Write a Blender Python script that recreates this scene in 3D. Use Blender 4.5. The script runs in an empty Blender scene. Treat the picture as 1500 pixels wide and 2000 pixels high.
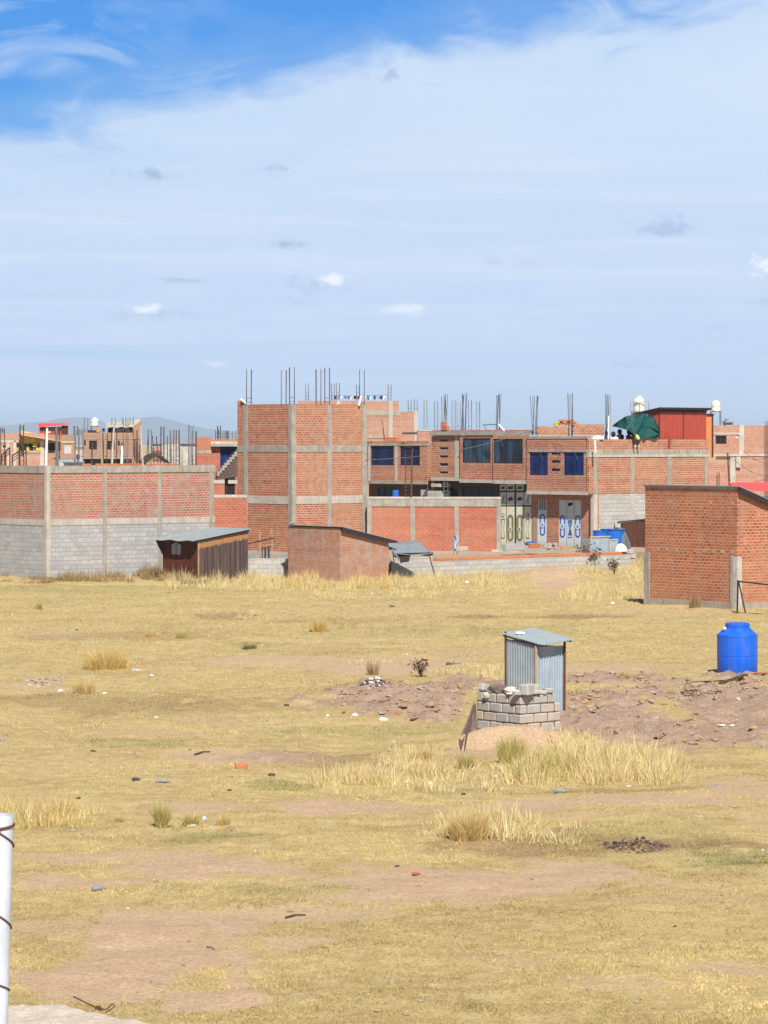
import bpy, bmesh, math, random
import numpy as np
from mathutils import Vector, Matrix
random.seed(7); rng = np.random.default_rng(11)
R = math.radians
FPX, H, HY = 6000.0, 6.2, 865.0        # measured focal length (photo pixels), eye height, horizon row
scene = bpy.context.scene
COL = scene.collection

# ------------------------------------------------------------------ measuring helpers
def GY(py): return H * FPX / (py - HY)
def X_at(px, Y): return (px - 750.0) * Y / FPX
def Z_at(py, Y): return H - (py - HY) * Y / FPX

# ------------------------------------------------------------------ terrain
def _hash(ix, iy, seed):
    n = (ix.astype(np.int64) * 374761393 + iy.astype(np.int64) * 668265263 + seed * 1442695041) & 0x7fffffff
    n = (n ^ (n >> 13)) * 1274126177 & 0x7fffffff
    n = n ^ (n >> 16)
    return (n & 0xffff) / 65535.0
def vnoise(x, y, seed=0):
    x = np.asarray(x, float); y = np.asarray(y, float)
    ix = np.floor(x); iy = np.floor(y); fx = x - ix; fy = y - iy
    fx = fx * fx * (3 - 2 * fx); fy = fy * fy * (3 - 2 * fy)
    a = _hash(ix, iy, seed); b = _hash(ix + 1, iy, seed); c = _hash(ix, iy + 1, seed); d = _hash(ix + 1, iy + 1, seed)
    return (a * (1 - fx) + b * fx) * (1 - fy) + (c * (1 - fx) + d * fx) * fy
def fbm(x, y, seed=0, oct=4):
    s = 0; a = .5; t = 0
    for o in range(oct):
        s = s + a * vnoise(x * 2 ** o, y * 2 ** o, seed + o * 17); t += a; a *= .5
    return s / t
# measured patches: (px, py, half width px, half height px, strength)
DIRT = [(400,1690,150,24,1),(130,1672,160,11,.9),(110,1727,140,13,.9),(930,1725,290,30,1),(1080,1712,120,26,.9),(720,1757,90,9,.8),
 (560,1787,170,11,.8),(350,1868,190,72,1.15),(240,1915,260,46,1.1),(560,1842,140,12,.85),(90,1815,110,12,.7),(430,1948,160,24,1),
 (1430,1900,130,26,.8),(1260,1925,130,15,.6),(1010,1872,150,12,.45),(620,1577,270,11,.95),(1020,1580,85,14,.9),(1290,1566,160,12,.9),
 (1455,1545,80,18,.8),(440,1476,120,12,.9),(720,1302,190,12,.95),(560,1290,130,7,.8),(1180,1312,120,11,.8),(60,1345,70,6,.7),(85,1330,42,10,1),
 (1080,1136,48,18,1.2),(1010,1452,100,22,1.25),(930,1275,200,7,.4),(470,1405,90,9,.35),(1110,1600,60,8,.4),(160,1500,80,8,.3),(1290,1200,110,6,.5),
 (1330,1760,200,10,.35),(1490,1610,60,14,.5),(260,1430,130,8,.35),(850,1190,140,5,.3),(120,1240,110,6,.35),(330,1300,90,6,.3),(1420,1280,60,5,.3)]
GRAVEL = [(1320,1428,260,30,1.2),(1410,1375,130,28,1.1),(1190,1378,120,36,1.1),(1200,1338,120,18,1.0),(800,1372,160,30,1.15),(880,1345,90,22,1.0),
 (1000,1345,90,18,1.0),(1460,1338,70,14,1.1),(560,1475,90,12,.6),(730,1337,36,9,1),(1180,1420,120,30,1.1)]
GREEN = [(430,1628,130,12,.8),(1420,1690,110,18,1),(560,1537,70,12,.9),(680,1425,200,12,.5),(250,1455,120,10,.5),(200,1150,280,8,.5),
 (1280,1625,140,14,.35),(950,1230,260,10,.35),(500,1260,70,6,.6),(870,1545,60,8,.6),(600,1740,200,14,.4),(130,1600,60,14,.5)]
BROWN = [(1150,1655,280,18,.9),(250,1375,230,14,.7),(600,1475,130,12,.7),(300,1245,240,9,.5),(1120,1205,110,5,.9),(930,1203,70,5,.8),(660,1215,130,6,.4),
 (1230,1545,190,6,.8),(1400,1500,120,8,.5),(450,1205,60,6,.8),(260,1640,160,10,.35),(820,1490,200,12,.3),(1300,1175,50,6,.5)]
def pmask(lst, px, py, warp):
    m = np.zeros_like(px)
    for cx, cy, rx, ry, s in lst:
        d = np.sqrt(((px - cx) / rx) ** 2 + ((py - cy) / ry) ** 2)
        m = np.maximum(m, s * np.clip((1.12 - d + warp) * 3.2, 0, 1))
    return np.clip(m, 0, 1)
def masks(x, y):
    x = np.asarray(x, float); y = np.maximum(np.asarray(y, float), 18.0)
    px = 750 + FPX * x / y; py = HY + FPX * H / y
    w = (fbm(x * .9, y * .45, 3) - .5) * 1.7 + (fbm(x * 4, y * 2.2, 5, 4) - .5) * 1.1
    return (pmask(DIRT, px, py, w), pmask(GRAVEL, px, py, w), pmask(GREEN, px, py, w), pmask(BROWN, px, py, w))
MOUNDS = [(1012,1452,1.35,.55,.42),(1075,1134,2.4,3.2,.55),(790,1360,2.6,3.5,.16),(1210,1345,3.0,3.0,.14),(1450,1335,2.0,2.6,.10),(1350,1183,6,5,.10),(85,1330,1.0,1.4,.08)]
def gz(x, y):
    x = np.asarray(x, float); y = np.asarray(y, float)
    z = (fbm(x * .16, y * .16, 41, 3) - .5) * .22 + (fbm(x * .9, y * .9, 43, 3) - .5) * .13 + (fbm(x * 2.6, y * 2.6, 45, 2) - .5) * .05
    for px, py, rx, ry, h in MOUNDS:
        cy = GY(py); cx = X_at(px, cy)
        d2 = ((x - cx) / rx) ** 2 + ((y - cy) / ry) ** 2
        n = fbm(x * 2.2, y * 2.2, 47, 3)
        z = z + h * np.exp(-d2 * 1.2) * (.75 + .5 * n)
    return z
def rough(x, y, g):
    return g * ((fbm(x * 3.0, y * 2.0, 51, 4) - .45) * .40)
def gz1(x, y):
    x = np.array([x]); y = np.array([y])
    return float((gz(x, y) + rough(x, y, masks(x, y)[1]))[0])
def G(px, py):
    Y = GY(py); X = X_at(px, Y)
    for _ in range(3):
        z = gz1(X, Y); Y = (H - z) * FPX / (py - HY); X = X_at(px, Y)
    return Vector((X, Y, gz1(X, Y)))

# ------------------------------------------------------------------ scene graph helpers
def tag(o, label=None, cat=None, group=None, kind=None):
    if label: o['label'] = label
    if cat: o['category'] = cat
    if group: o['group'] = group
    if kind: o['kind'] = kind
    return o
def thing(name, label, cat, loc=(0, 0, 0), group=None):
    o = bpy.data.objects.new(name, None); COL.objects.link(o); o.location = loc; o.empty_display_size = .2
    return tag(o, label, cat, group)

class Fr:
    """local frame of a building: u runs to the right and back, v to the left and back"""
    def __init__(s, px, Y, a):
        s.X0 = X_at(px, Y); s.Y0 = Y; a = R(a)
        s.u = (math.cos(a), math.sin(a)); s.v = (-math.sin(a), math.cos(a))
    def W(s, a, t, z): return (s.X0 + a * s.u[0] + t * s.v[0], s.Y0 + a * s.u[1] + t * s.v[1], z)
    def su(s, px, t=0):
        k = (px - 750) / FPX; x = s.X0 + t * s.v[0]; y = s.Y0 + t * s.v[1]
        return -(x - k * y) / (s.u[0] - k * s.u[1])
    def tv(s, px, a=0):
        k = (px - 750) / FPX; x = s.X0 + a * s.u[0]; y = s.Y0 + a * s.u[1]
        return -(x - k * y) / (s.v[0] - k * s.v[1])
    def z(s, py, a=0, t=0): return Z_at(py, s.Y0 + a * s.u[1] + t * s.v[1])
    def P(s, ax, off, a, d, z): return s.W(a, off + d, z) if ax == 'u' else s.W(off + d, a, z)

class MB:
    def __init__(s): s.v = []; s.f = []; s.uv = []; s.o = (random.random() * 7, random.randrange(9) * 1.0)
    def quad(s, ps, uvs=None):
        n = len(s.v); s.v += [tuple(p) for p in ps]; s.f.append(tuple(range(n, n + len(ps))))
        s.uv.append(uvs or [(0, 0)] * len(ps))
    def box(s, fr, s0, s1, t0, t1, z0, z1):
        if s1 < s0: s0, s1 = s1, s0
        if t1 < t0: t0, t1 = t1, t0
        if z1 < z0: z0, z1 = z1, z0
        W = fr.W; ou, ov = s.o[0], 0
        for t in (t0, t1): s.quad([W(s0,t,z0),W(s1,t,z0),W(s1,t,z1),W(s0,t,z1)], [(s0+ou,z0),(s1+ou,z0),(s1+ou,z1),(s0+ou,z1)])
        for a in (s0, s1): s.quad([W(a,t0,z0),W(a,t1,z0),W(a,t1,z1),W(a,t0,z1)], [(t0+ou+.11,z0),(t1+ou+.11,z0),(t1+ou+.11,z1),(t0+ou+.11,z1)])
        for z in (z0, z1): s.quad([W(s0,t0,z),W(s1,t0,z),W(s1,t1,z),W(s0,t1,z)], [(s0,t0),(s1,t0),(s1,t1),(s0,t1)])
        return s
    def wall(s, fr, ax, off, a0, a1, z0, z1, th, holes=()):
        """a wall with real openings: faces, reveals and rims"""
        if a1 < a0: a0, a1 = a1, a0
        hs = [(min(h[0],h[1]), max(h[0],h[1]), min(h[2],h[3]), max(h[2],h[3])) for h in holes]
        As = sorted({a0, a1, *[min(max(x, a0), a1) for h in hs for x in h[:2]]}); Zs = sorted({z0, z1, *[min(max(x, z0), z1) for h in hs for x in h[2:]]})
        P = lambda a, d, z: fr.P(ax, off, a, d, z); ou = s.o[0]
        solid = {}
        for i in range(len(As) - 1):
            for j in range(len(Zs) - 1):
                ca = (As[i] + As[i+1]) / 2; cz = (Zs[j] + Zs[j+1]) / 2
                solid[i, j] = not any(h[0] < ca < h[1] and h[2] < cz < h[3] for h in hs)
        for (i, j), ok in solid.items():
            if not ok: continue
            p, q, b, c = As[i], As[i+1], Zs[j], Zs[j+1]
            for d in (0, th): s.quad([P(p,d,b),P(q,d,b),P(q,d,c),P(p,d,c)], [(p+ou,b),(q+ou,b),(q+ou,c),(p+ou,c)])
            if not solid.get((i-1, j)): s.quad([P(p,0,b),P(p,th,b),P(p,th,c),P(p,0,c)], [(ou,b),(ou+th,b),(ou+th,c),(ou,c)])
            if not solid.get((i+1, j)): s.quad([P(q,0,b),P(q,th,b),P(q,th,c),P(q,0,c)], [(ou,b),(ou+th,b),(ou+th,c),(ou,c)])
            if not solid.get((i, j-1)): s.quad([P(p,0,b),P(q,0,b),P(q,th,b),P(p,th,b)], [(p,0),(q,0),(q,th),(p,th)])
            if not solid.get((i, j+1)): s.quad([P(p,0,c),P(q,0,c),P(q,th,c),P(p,th,c)], [(p,0),(q,0),(q,th),(p,th)])
        return s
    def poly(s, fr, ax, off, pts, d0, d1):
        """outline (a,z) in a wall's plane pushed out from d0 to d1"""
        P = lambda a, d, z: fr.P(ax, off, a, d, z)
        for d in (d0, d1): s.quad([P(a, d, z) for a, z in pts], list(pts))
        for (a, z), (b, w) in zip(pts, pts[1:] + pts[:1]): s.quad([P(a,d0,z),P(b,d0,w),P(b,d1,w),P(a,d1,z)], [(a,z),(b,w),(b,w),(a,z)])
        return s
    def ring(s, fr, ax, off, ca, cz, ra, rz, w, d0, d1, n=16):
        """flat stadium ring: half width ra, half height rz"""
        def outline(r, h):
            return [(ca + r * math.cos(k / n * 2 * math.pi), cz + (h - r if math.sin(k / n * 2 * math.pi) >= 0 else -(h - r)) + r * math.sin(k / n * 2 * math.pi)) for k in range(n)]
        o = outline(ra, rz); i = outline(ra - w, rz - w)
        for k in range(n):
            j = (k + 1) % n
            for d in (d0, d1): s.quad([fr.P(ax, off, o[k][0], d, o[k][1]), fr.P(ax, off, o[j][0], d, o[j][1]), fr.P(ax, off, i[j][0], d, i[j][1]), fr.P(ax, off, i[k][0], d, i[k][1])])
            for q in (o, i): s.quad([fr.P(ax, off, q[k][0], d0, q[k][1]), fr.P(ax, off, q[j][0], d0, q[j][1]), fr.P(ax, off, q[j][0], d1, q[j][1]), fr.P(ax, off, q[k][0], d1, q[k][1])])
        return s
    def prism(s, pts, z0, z1):
        n = len(pts)
        zt = z1 if isinstance(z1, (list, tuple)) else [z1] * n
        s.quad([(x, y, z0) for x, y in pts], list(pts)); s.quad([(x, y, z) for (x, y), z in zip(pts, zt)], list(pts))
        L = 0
        for k in range(n):
            (x, y), (p, q) = pts[k], pts[(k+1) % n]; l = math.hypot(p-x, q-y)
            s.quad([(x,y,z0),(p,q,z0),(p,q,zt[(k+1)%n]),(x,y,zt[k])], [(L,z0),(L+l,z0),(L+l,zt[(k+1)%n]),(L,zt[k])]); L += l
        return s
    def tube(s, pts, r, n=6, caps=True, r1=None):
        pts = [Vector(p) for p in pts]; rings = []
        for k, p in enumerate(pts):
            d = (pts[min(k+1, len(pts)-1)] - pts[max(k-1, 0)]).normalized()
            a = d.cross(Vector((0, 0, 1)) if abs(d.z) < .9 else Vector((1, 0, 0))).normalized(); b = d.cross(a)
            rr = r if r1 is None else r + (r1 - r) * k / (len(pts) - 1)
            rings.append([p + (a * math.cos(2*math.pi*i/n) + b * math.sin(2*math.pi*i/n)) * rr for i in range(n)])
        L = 0
        for k in range(len(pts) - 1):
            l = (pts[k+1] - pts[k]).length
            for i in range(n):
                j = (i + 1) % n
                s.quad([rings[k][i], rings[k][j], rings[k+1][j], rings[k+1][i]], [(i/n*.2, L), ((i+1)/n*.2, L), ((i+1)/n*.2, L+l), (i/n*.2, L+l)])
            L += l
        if caps: s.quad(rings[0]); s.quad(rings[-1])
        return s
    def lathe(s, c, prof, n=32):
        for k in range(len(prof) - 1):
            (r0, z0), (r1, z1) = prof[k], prof[k+1]
            for i in range(n):
                a, b = 2*math.pi*i/n, 2*math.pi*(i+1)/n
                ps = [(c[0]+r0*math.cos(a), c[1]+r0*math.sin(a), c[2]+z0), (c[0]+r0*math.cos(b), c[1]+r0*math.sin(b), c[2]+z0),
                      (c[0]+r1*math.cos(b), c[1]+r1*math.sin(b), c[2]+z1), (c[0]+r1*math.cos(a), c[1]+r1*math.sin(a), c[2]+z1)]
                if r0 < 1e-5: ps = [ps[0], ps[2], ps[3]]
                elif r1 < 1e-5: ps = ps[:3]
                s.quad(ps)
        return s
    def sheet(s, fn, nu, nv, th=None):
        """a grid surface fn(a,b)->point for a,b in 0..1, doubled to a thickness th along z"""
        g = [[Vector(fn(i/nu, j/nv)) for j in range(nv+1)] for i in range(nu+1)]
        for off in ((0,) if not th else (0, -th)):
            o = Vector((0, 0, off))
            for i in range(nu):
                for j in range(nv):
                    s.quad([g[i][j]+o, g[i+1][j]+o, g[i+1][j+1]+o, g[i][j+1]+o], [(i/nu,j/nv),((i+1)/nu,j/nv),((i+1)/nu,(j+1)/nv),(i/nu,(j+1)/nv)])
        if th:
            o = Vector((0, 0, -th)); rim = [g[i][0] for i in range(nu+1)] + [g[nu][j] for j in range(1, nv+1)] + [g[i][nv] for i in range(nu-1, -1, -1)] + [g[0][j] for j in range(nv-1, 0, -1)]
            for p, q in zip(rim, rim[1:] + rim[:1]): s.quad([p, q, q+o, p+o])
        return s
    def rock(s, c, r, sq=(1, 1, .7), seed=0, jit=.25):
        rr = random.Random(seed); bm = bmesh.new(); bmesh.ops.create_icosphere(bm, subdivisions=2, radius=1)
        for v in bm.verts:
            k = r * (1 + (rr.random() - .5) * 2 * jit); v.co = Vector((v.co.x*k*sq[0], v.co.y*k*sq[1], v.co.z*k*sq[2])) + Vector(c)
        n = len(s.v); bm.verts.index_update(); s.v += [tuple(v.co) for v in bm.verts]
        for f in bm.faces: s.f.append(tuple(n + v.index for v in f.verts)); s.uv.append([(v.co.x, v.co.z) for v in f.verts])
        bm.free(); return s
    def block(s, c, dims, rz=0, tilt=(0, 0), bev=.012, jit=.0, seed=0):
        """one bevelled block or brick"""
        rr = random.Random(seed); bm = bmesh.new(); bmesh.ops.create_cube(bm, size=1)
        for v in bm.verts: v.co = Vector((v.co.x*dims[0]*(1+(rr.random()-.5)*jit), v.co.y*dims[1]*(1+(rr.random()-.5)*jit), v.co.z*dims[2]*(1+(rr.random()-.5)*jit)))
        bmesh.ops.bevel(bm, geom=bm.edges[:], offset=min(bev, min(dims)*.2), segments=1, affect='EDGES')
        m = Matrix.Translation(c) @ Matrix.Rotation(rz, 4, 'Z') @ Matrix.Rotation(tilt[0], 4, 'X') @ Matrix.Rotation(tilt[1], 4, 'Y')
        bm.transform(m); n = len(s.v); bm.verts.index_update(); s.v += [tuple(v.co) for v in bm.verts]
        for f in bm.faces: s.f.append(tuple(n + v.index for v in f.verts)); s.uv.append([(v.co.x+v.co.y, v.co.z) for v in f.verts])
        bm.free(); return s
    def build(s, name, mat, parent=None, smooth=False, kind=None):
        L = Vector(parent_world(parent)) if parent else Vector((0, 0, 0))
        me = bpy.data.meshes.new(name)
        me.from_pydata([(x-L.x, y-L.y, z-L.z) for x, y, z in s.v], [], s.f)
        ul = me.uv_layers.new(name='UVMap')
        ul.data.foreach_set('uv', np.array([c for f in s.uv for q in f for c in q], dtype=np.float32))
        me.materials.append(mat)
        bm = bmesh.new(); bm.from_mesh(me); bmesh.ops.remove_doubles(bm, verts=bm.verts, dist=1e-5) if smooth else None
        bmesh.ops.recalc_face_normals(bm, faces=bm.faces); bm.to_mesh(me); bm.free()
        if smooth:
            me.polygons.foreach_set('use_smooth', [True] * len(me.polygons))
            try: me.set_sharp_from_angle(angle=R(35))
            except Exception: pass
        o = bpy.data.objects.new(name, me); COL.objects.link(o)
        if parent: o.parent = parent
        if kind: o['kind'] = kind
        return o
def parent_world(p):
    l = Vector((0, 0, 0))
    while p: l += p.location; p = p.parent
    return l
def np_mesh(name, verts, faces, mat, cols=None, parent=None, smooth=False):
    me = bpy.data.meshes.new(name); n = len(verts); m, k = faces.shape
    L = Vector(parent_world(parent)) if parent else Vector((0, 0, 0))
    me.vertices.add(n); me.vertices.foreach_set('co', (verts - np.array(L)).astype(np.float32).ravel())
    me.loops.add(m * k); me.loops.foreach_set('vertex_index', faces.astype(np.int32).ravel())
    me.polygons.add(m); me.polygons.foreach_set('loop_start', np.arange(0, m * k, k, dtype=np.int32))
    if cols is not None:
        for an, c in cols.items():
            if c.ndim == 1:
                at = me.attributes.new(an, 'FLOAT', 'POINT'); at.data.foreach_set('value', c.astype(np.float32))
            else:
                at = me.attributes.new(an, 'FLOAT_COLOR', 'POINT'); at.data.foreach_set('color', np.c_[c, np.ones(len(c))].astype(np.float32).ravel())
    me.update(calc_edges=True); me.validate()
    if smooth: me.polygons.foreach_set('use_smooth', [True] * len(me.polygons))
    me.materials.append(mat)
    o = bpy.data.objects.new(name, me); COL.objects.link(o)
    if parent: o.parent = parent
    return o

# ------------------------------------------------------------------ materials
class NT:
    def __init__(s, mat): s.t = mat.node_tree; s.n = s.t.nodes; s.l = s.t.links
    def new(s, typ, **kw):
        n = s.n.new(typ)
        for k, v in kw.items():
            if k in n.inputs: n.inputs[k].default_value = v
            else: setattr(n, k, v)
        return n
    def link(s, a, b): s.l.new(a, b)
    def math(s, op, a, b=None, clamp=False):
        n = s.n.new('ShaderNodeMath'); n.operation = op; n.use_clamp = clamp
        for i, x in enumerate((a, b)):
            if x is None: continue
            if isinstance(x, (int, float)): n.inputs[i].default_value = x
            else: s.l.new(x, n.inputs[i])
        return n.outputs[0]
    def mix(s, f, a, b, mode='MIX'):
        n = s.n.new('ShaderNodeMix'); n.data_type = 'RGBA'; n.blend_type = mode
        for i, x in ((0, f), (6, a), (7, b)):
            if isinstance(x, (int, float)): n.inputs[i].default_value = x
            elif isinstance(x, (tuple, list)): n.inputs[i].default_value = (*x[:3], 1)
            else: s.l.new(x, n.inputs[i])
        return n.outputs[2]
    def ramp(s, f, stops):
        n = s.n.new('ShaderNodeValToRGB'); e = n.color_ramp.elements
        while len(e) < len(stops): e.new(.5)
        for k, (p, c) in enumerate(stops):
            e[k].position = p; e[k].color = (*c, 1) if isinstance(c, (tuple, list)) else (c, c, c, 1)
        s.l.new(f, n.inputs[0]); return n.outputs[0]
    def noise(s, vec, scale, detail=4, rough=.55, dist=0):
        n = s.new('ShaderNodeTexNoise', Scale=scale, Detail=detail, Roughness=rough, Distortion=dist)
        if vec is not None: s.l.new(vec, n.inputs['Vector'])
        return n.outputs[0]
    def mapping(s, vec, sc):
        n = s.n.new('ShaderNodeMapping'); n.inputs['Scale'].default_value = sc; s.l.new(vec, n.inputs['Vector']); return n.outputs[0]
def newmat(name):
    m = bpy.data.materials.new(name); m.use_nodes = True; nt = NT(m); b = nt.n['Principled BSDF']
    return m, nt, b
def bump(nt, b, h, dist=.01, st=.6):
    n = nt.new('ShaderNodeBump', Strength=st, Distance=dist); nt.link(h, n.inputs['Height']); nt.link(n.outputs[0], b.inputs['Normal'])
def brick_mat(name, c1, c2, mortar, bw=.235, bh=.115, mw=.03, smear=.35, smear_col=None, dirt=.25, soft=False, rough=.9, tint=.35):
    m, nt, b = newmat(name); uv = nt.new('ShaderNodeTexCoord').outputs['UV']; pos = nt.new('ShaderNodeNewGeometry').outputs['Position']
    wob = nt.new('ShaderNodeVectorMath', operation='MULTIPLY_ADD')
    nz = nt.new('ShaderNodeTexNoise', Scale=2.2, Detail=2); nt.link(pos, nz.inputs['Vector'])
    nt.link(nz.outputs['Color'], wob.inputs[0]); wob.inputs[1].default_value = (.03, .03, 0); nt.link(uv, wob.inputs[2])
    t = nt.new('ShaderNodeTexBrick', Scale=1.0); t.offset = .5
    t.inputs['Mortar Size'].default_value = mw * .5; t.inputs['Mortar Smooth'].default_value = .25; t.inputs['Bias'].default_value = -.05
    t.inputs['Brick Width'].default_value = bw; t.inputs['Row Height'].default_value = bh
    nt.link(wob.outputs[0], t.inputs['Vector'])
    t.inputs['Color1'].default_value = (*c1, 1); t.inputs['Color2'].default_value = (*c2, 1); t.inputs['Mortar'].default_value = (*mortar, 1)
    col = t.outputs['Color']
    big = nt.noise(pos, .55, 4, .6); med = nt.noise(pos, 3.5, 4, .65); fine = nt.noise(pos, 22, 3, .6)
    # per-course drift in firing colour
    sep = nt.new('ShaderNodeSeparateXYZ'); nt.link(uv, sep.inputs[0])
    course = nt.new('ShaderNodeTexNoise', noise_dimensions='1D', Scale=3.2, Detail=3); nt.link(sep.outputs[1], course.inputs['W'])
    col = nt.mix(nt.math('MULTIPLY', nt.ramp(course.outputs[0], [(.42, 0), (.62, 1)]), .22), col, tuple(x * .62 for x in c2))
    col = nt.mix(nt.math('MULTIPLY', nt.ramp(big, [(.38, 0), (.66, 1)]), dirt * 1.5), col, tuple(x * .62 for x in c2))
    hue = nt.noise(nt.mapping(pos, (.23, .23, .5)), 1, 3, .6)
    col = nt.mix(nt.math('MULTIPLY', nt.ramp(hue, [(.45, 0), (.62, 1)]), tint), col, (.50, .27, .15))
    drip = nt.noise(nt.mapping(pos, (3.2, 3.2, .35)), 1, 4, .6)
    col = nt.mix(nt.math('MULTIPLY', nt.ramp(drip, [(.54, 0), (.72, 1)]), smear * .9), col, (.36, .315, .275))
    sm = nt.math('MULTIPLY', nt.ramp(nt.math('ADD', nt.math('MULTIPLY', med, .6), nt.math('MULTIPLY', big, .4)), [(.46, 0), (.66, 1)]), smear)
    col = nt.mix(sm, col, smear_col or mortar)
    col = nt.mix(1.0, col, nt.ramp(fine, [(.25, .72), (.75, 1.22)]), 'MULTIPLY')
    nt.link(col, b.inputs['Base Color']); b.inputs['Roughness'].default_value = rough; b.inputs['Specular IOR Level'].default_value = .2
    hgt = nt.math('ADD', nt.math('MULTIPLY', t.outputs['Fac'], -1.0), nt.math('MULTIPLY', fine, .5))
    bump(nt, b, hgt, .012, .7)
    return m
def rough_mat(name, c, c2=None, sc=3, rough=.9, streak=0, bmp=.01, spec=.2, lo=.32, hi=.7):
    m, nt, b = newmat(name); pos = nt.new('ShaderNodeNewGeometry').outputs['Position']
    c2 = c2 or tuple(x * .68 for x in c)
    n1 = nt.noise(pos, sc, 6, .62); n2 = nt.noise(pos, sc * 9, 4, .6)
    col = nt.mix(nt.ramp(n1, [(lo, 0), (hi, 1)]), c, c2)
    col = nt.mix(1.0, col, nt.ramp(n2, [(.25, .76), (.75, 1.2)]), 'MULTIPLY')
    if streak:
        n3 = nt.noise(nt.mapping(pos, (sc * 2.4, sc * 2.4, sc * .16)), 1.0, 4, .6)
        col = nt.mix(nt.math('MULTIPLY', nt.ramp(n3, [(.48, 0), (.68, 1)]), streak), col, tuple(x * .5 for x in c2))
    nt.link(col, b.inputs['Base Color']); b.inputs['Roughness'].default_value = rough; b.inputs['Specular IOR Level'].default_value = spec
    bump(nt, b, nt.math('ADD', n2, n1), bmp, .6)
    return m
def corr_mat(name, c, c2, axis='u', rough=.42, metal=.55, rust=(.16, .07, .03), rusta=.35):
    m, nt, b = newmat(name); pos = nt.new('ShaderNodeNewGeometry').outputs['Position']
    n1 = nt.noise(pos, 2.2, 5, .6); n2 = nt.noise(nt.mapping(pos, (9, 9, .8)), 1, 4, .6)
    col = nt.mix(nt.ramp(n1, [(.35, 0), (.7, 1)]), c, c2)
    col = nt.mix(nt.math('MULTIPLY', nt.ramp(n2, [(.52, 0), (.72, 1)]), rusta), col, rust)
    nt.link(col, b.inputs['Base Color']); b.inputs['Metallic'].default_value = metal
    nt.link(nt.ramp(n1, [(.3, rough - .08), (.7, rough + .15)]), b.inputs['Roughness'])
    return m
def plain(name, c, rough=.6, metal=0, spec=.3, var=.18, sc=6):
    m, nt, b = newmat(name); pos = nt.new('ShaderNodeNewGeometry').outputs['Position']
    n = nt.noise(pos, sc, 5, .6)
    col = nt.mix(1.0, c, nt.ramp(n, [(.25, 1 - var), (.75, 1 + var)]), 'MULTIPLY')
    nt.link(col, b.inputs['Base Color']); b.inputs['Roughness'].default_value = rough; b.inputs['Metallic'].default_value = metal; b.inputs['Specular IOR Level'].default_value = spec
    return m
def glass_mat(name, c, rough=.08, refl=.5, c2=None):
    m, nt, b = newmat(name); pos = nt.new('ShaderNodeNewGeometry').outputs['Position']
    n = nt.noise(nt.mapping(pos, (1.6, 1.6, .5)), 1, 3, .5, .8)
    nt.link(nt.mix(nt.ramp(n, [(.4, 0), (.6, 1)]), c, c2 or tuple(x * .45 for x in c)), b.inputs['Base Color'])
    b.inputs['Roughness'].default_value = rough; b.inputs['Specular IOR Level'].default_value = refl
    bump(nt, b, nt.noise(pos, 1.3, 2, .5), .02, .35)
    return m
M = {}
M['brick'] = brick_mat('brick_red', (.50,.17,.088), (.34,.098,.05), (.60,.44,.34))
M['brick_b'] = brick_mat('brick_tall_house', (.51,.168,.083), (.33,.09,.046), (.60,.44,.33), smear=.4)
M['brick_h'] = brick_mat('brick_hut', (.52,.165,.076), (.32,.085,.04), (.60,.38,.26), bw=.235, bh=.113, smear=.3)
M['brick_k'] = brick_mat('brick_old', (.50,.20,.125), (.32,.115,.075), (.54,.43,.36), bw=.21, bh=.085, mw=.022, smear=.55, smear_col=(.46,.39,.34))
M['brick_red'] = brick_mat('brick_deep_red', (.50,.145,.088), (.40,.105,.062), (.52,.27,.19), smear=.22, dirt=.2)
M['brick_a'] = brick_mat('brick_compound', (.50,.155,.09), (.37,.105,.06), (.56,.47,.41), smear=.7, smear_col=(.40,.36,.32))
M['brick_far'] = brick_mat('brick_far', (.54,.25,.175), (.44,.18,.125), (.56,.42,.34), bw=.24, bh=.105, smear=.3, dirt=.18)
M['brick_brown'] = brick_mat('brick_brown', (.40,.22,.15), (.32,.16,.11), (.44,.34,.27), bw=.24, bh=.1, smear=.3)
M['block'] = brick_mat('block_grey', (.50,.495,.495), (.37,.37,.375), (.33,.32,.31), bw=.405, bh=.205, mw=.026, smear=.4, smear_col=(.43,.42,.41), dirt=.1, tint=0)
M['block_pale'] = brick_mat('block_pale', (.56,.545,.52), (.42,.41,.40), (.36,.34,.31), bw=.405, bh=.205, mw=.026, smear=.2, smear_col=(.5,.48,.45), dirt=.1, tint=0)
M['cap_brick'] = brick_mat('cap_brick', (.62,.19,.075), (.52,.15,.06), (.55,.30,.19), bw=.3, bh=.16, smear=.1, dirt=.1)
M['concrete'] = rough_mat('concrete', (.43,.385,.33), (.29,.26,.225), 2.4, streak=.4)
M['concrete_lt'] = rough_mat('concrete_light', (.55,.50,.44), (.41,.37,.32), 2.0, streak=.3)
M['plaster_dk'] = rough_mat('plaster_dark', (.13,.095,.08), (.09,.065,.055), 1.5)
M['plaster'] = rough_mat('plaster', (.38,.30,.25), (.28,.21,.17), 2)
M['navy'] = glass_mat('glass_navy', (.012,.022,.085), .18, .25)
M['navy2'] = glass_mat('glass_blue', (.016,.04,.17), .2, .3, (.008,.018,.09))
M['dark'] = plain('dark_interior', (.018,.014,.014), .9)
M['teal'] = glass_mat('glass_reflect_tones', (.02,.075,.15), .08, .45, (.006,.012,.026))  # two tones in wavy patches paint distorted reflections into the glass
M['rebar'] = plain('rebar', (.10,.065,.055), .7, .3)
M['rebar_far'] = plain('rebar_grey', (.17,.16,.17), .7, .2)
M['wood'] = rough_mat('wood_pale', (.48,.36,.23), (.33,.23,.14), 4)
M['wood_dk'] = rough_mat('wood_dark', (.10,.07,.055), (.06,.045,.035), 4)
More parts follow.
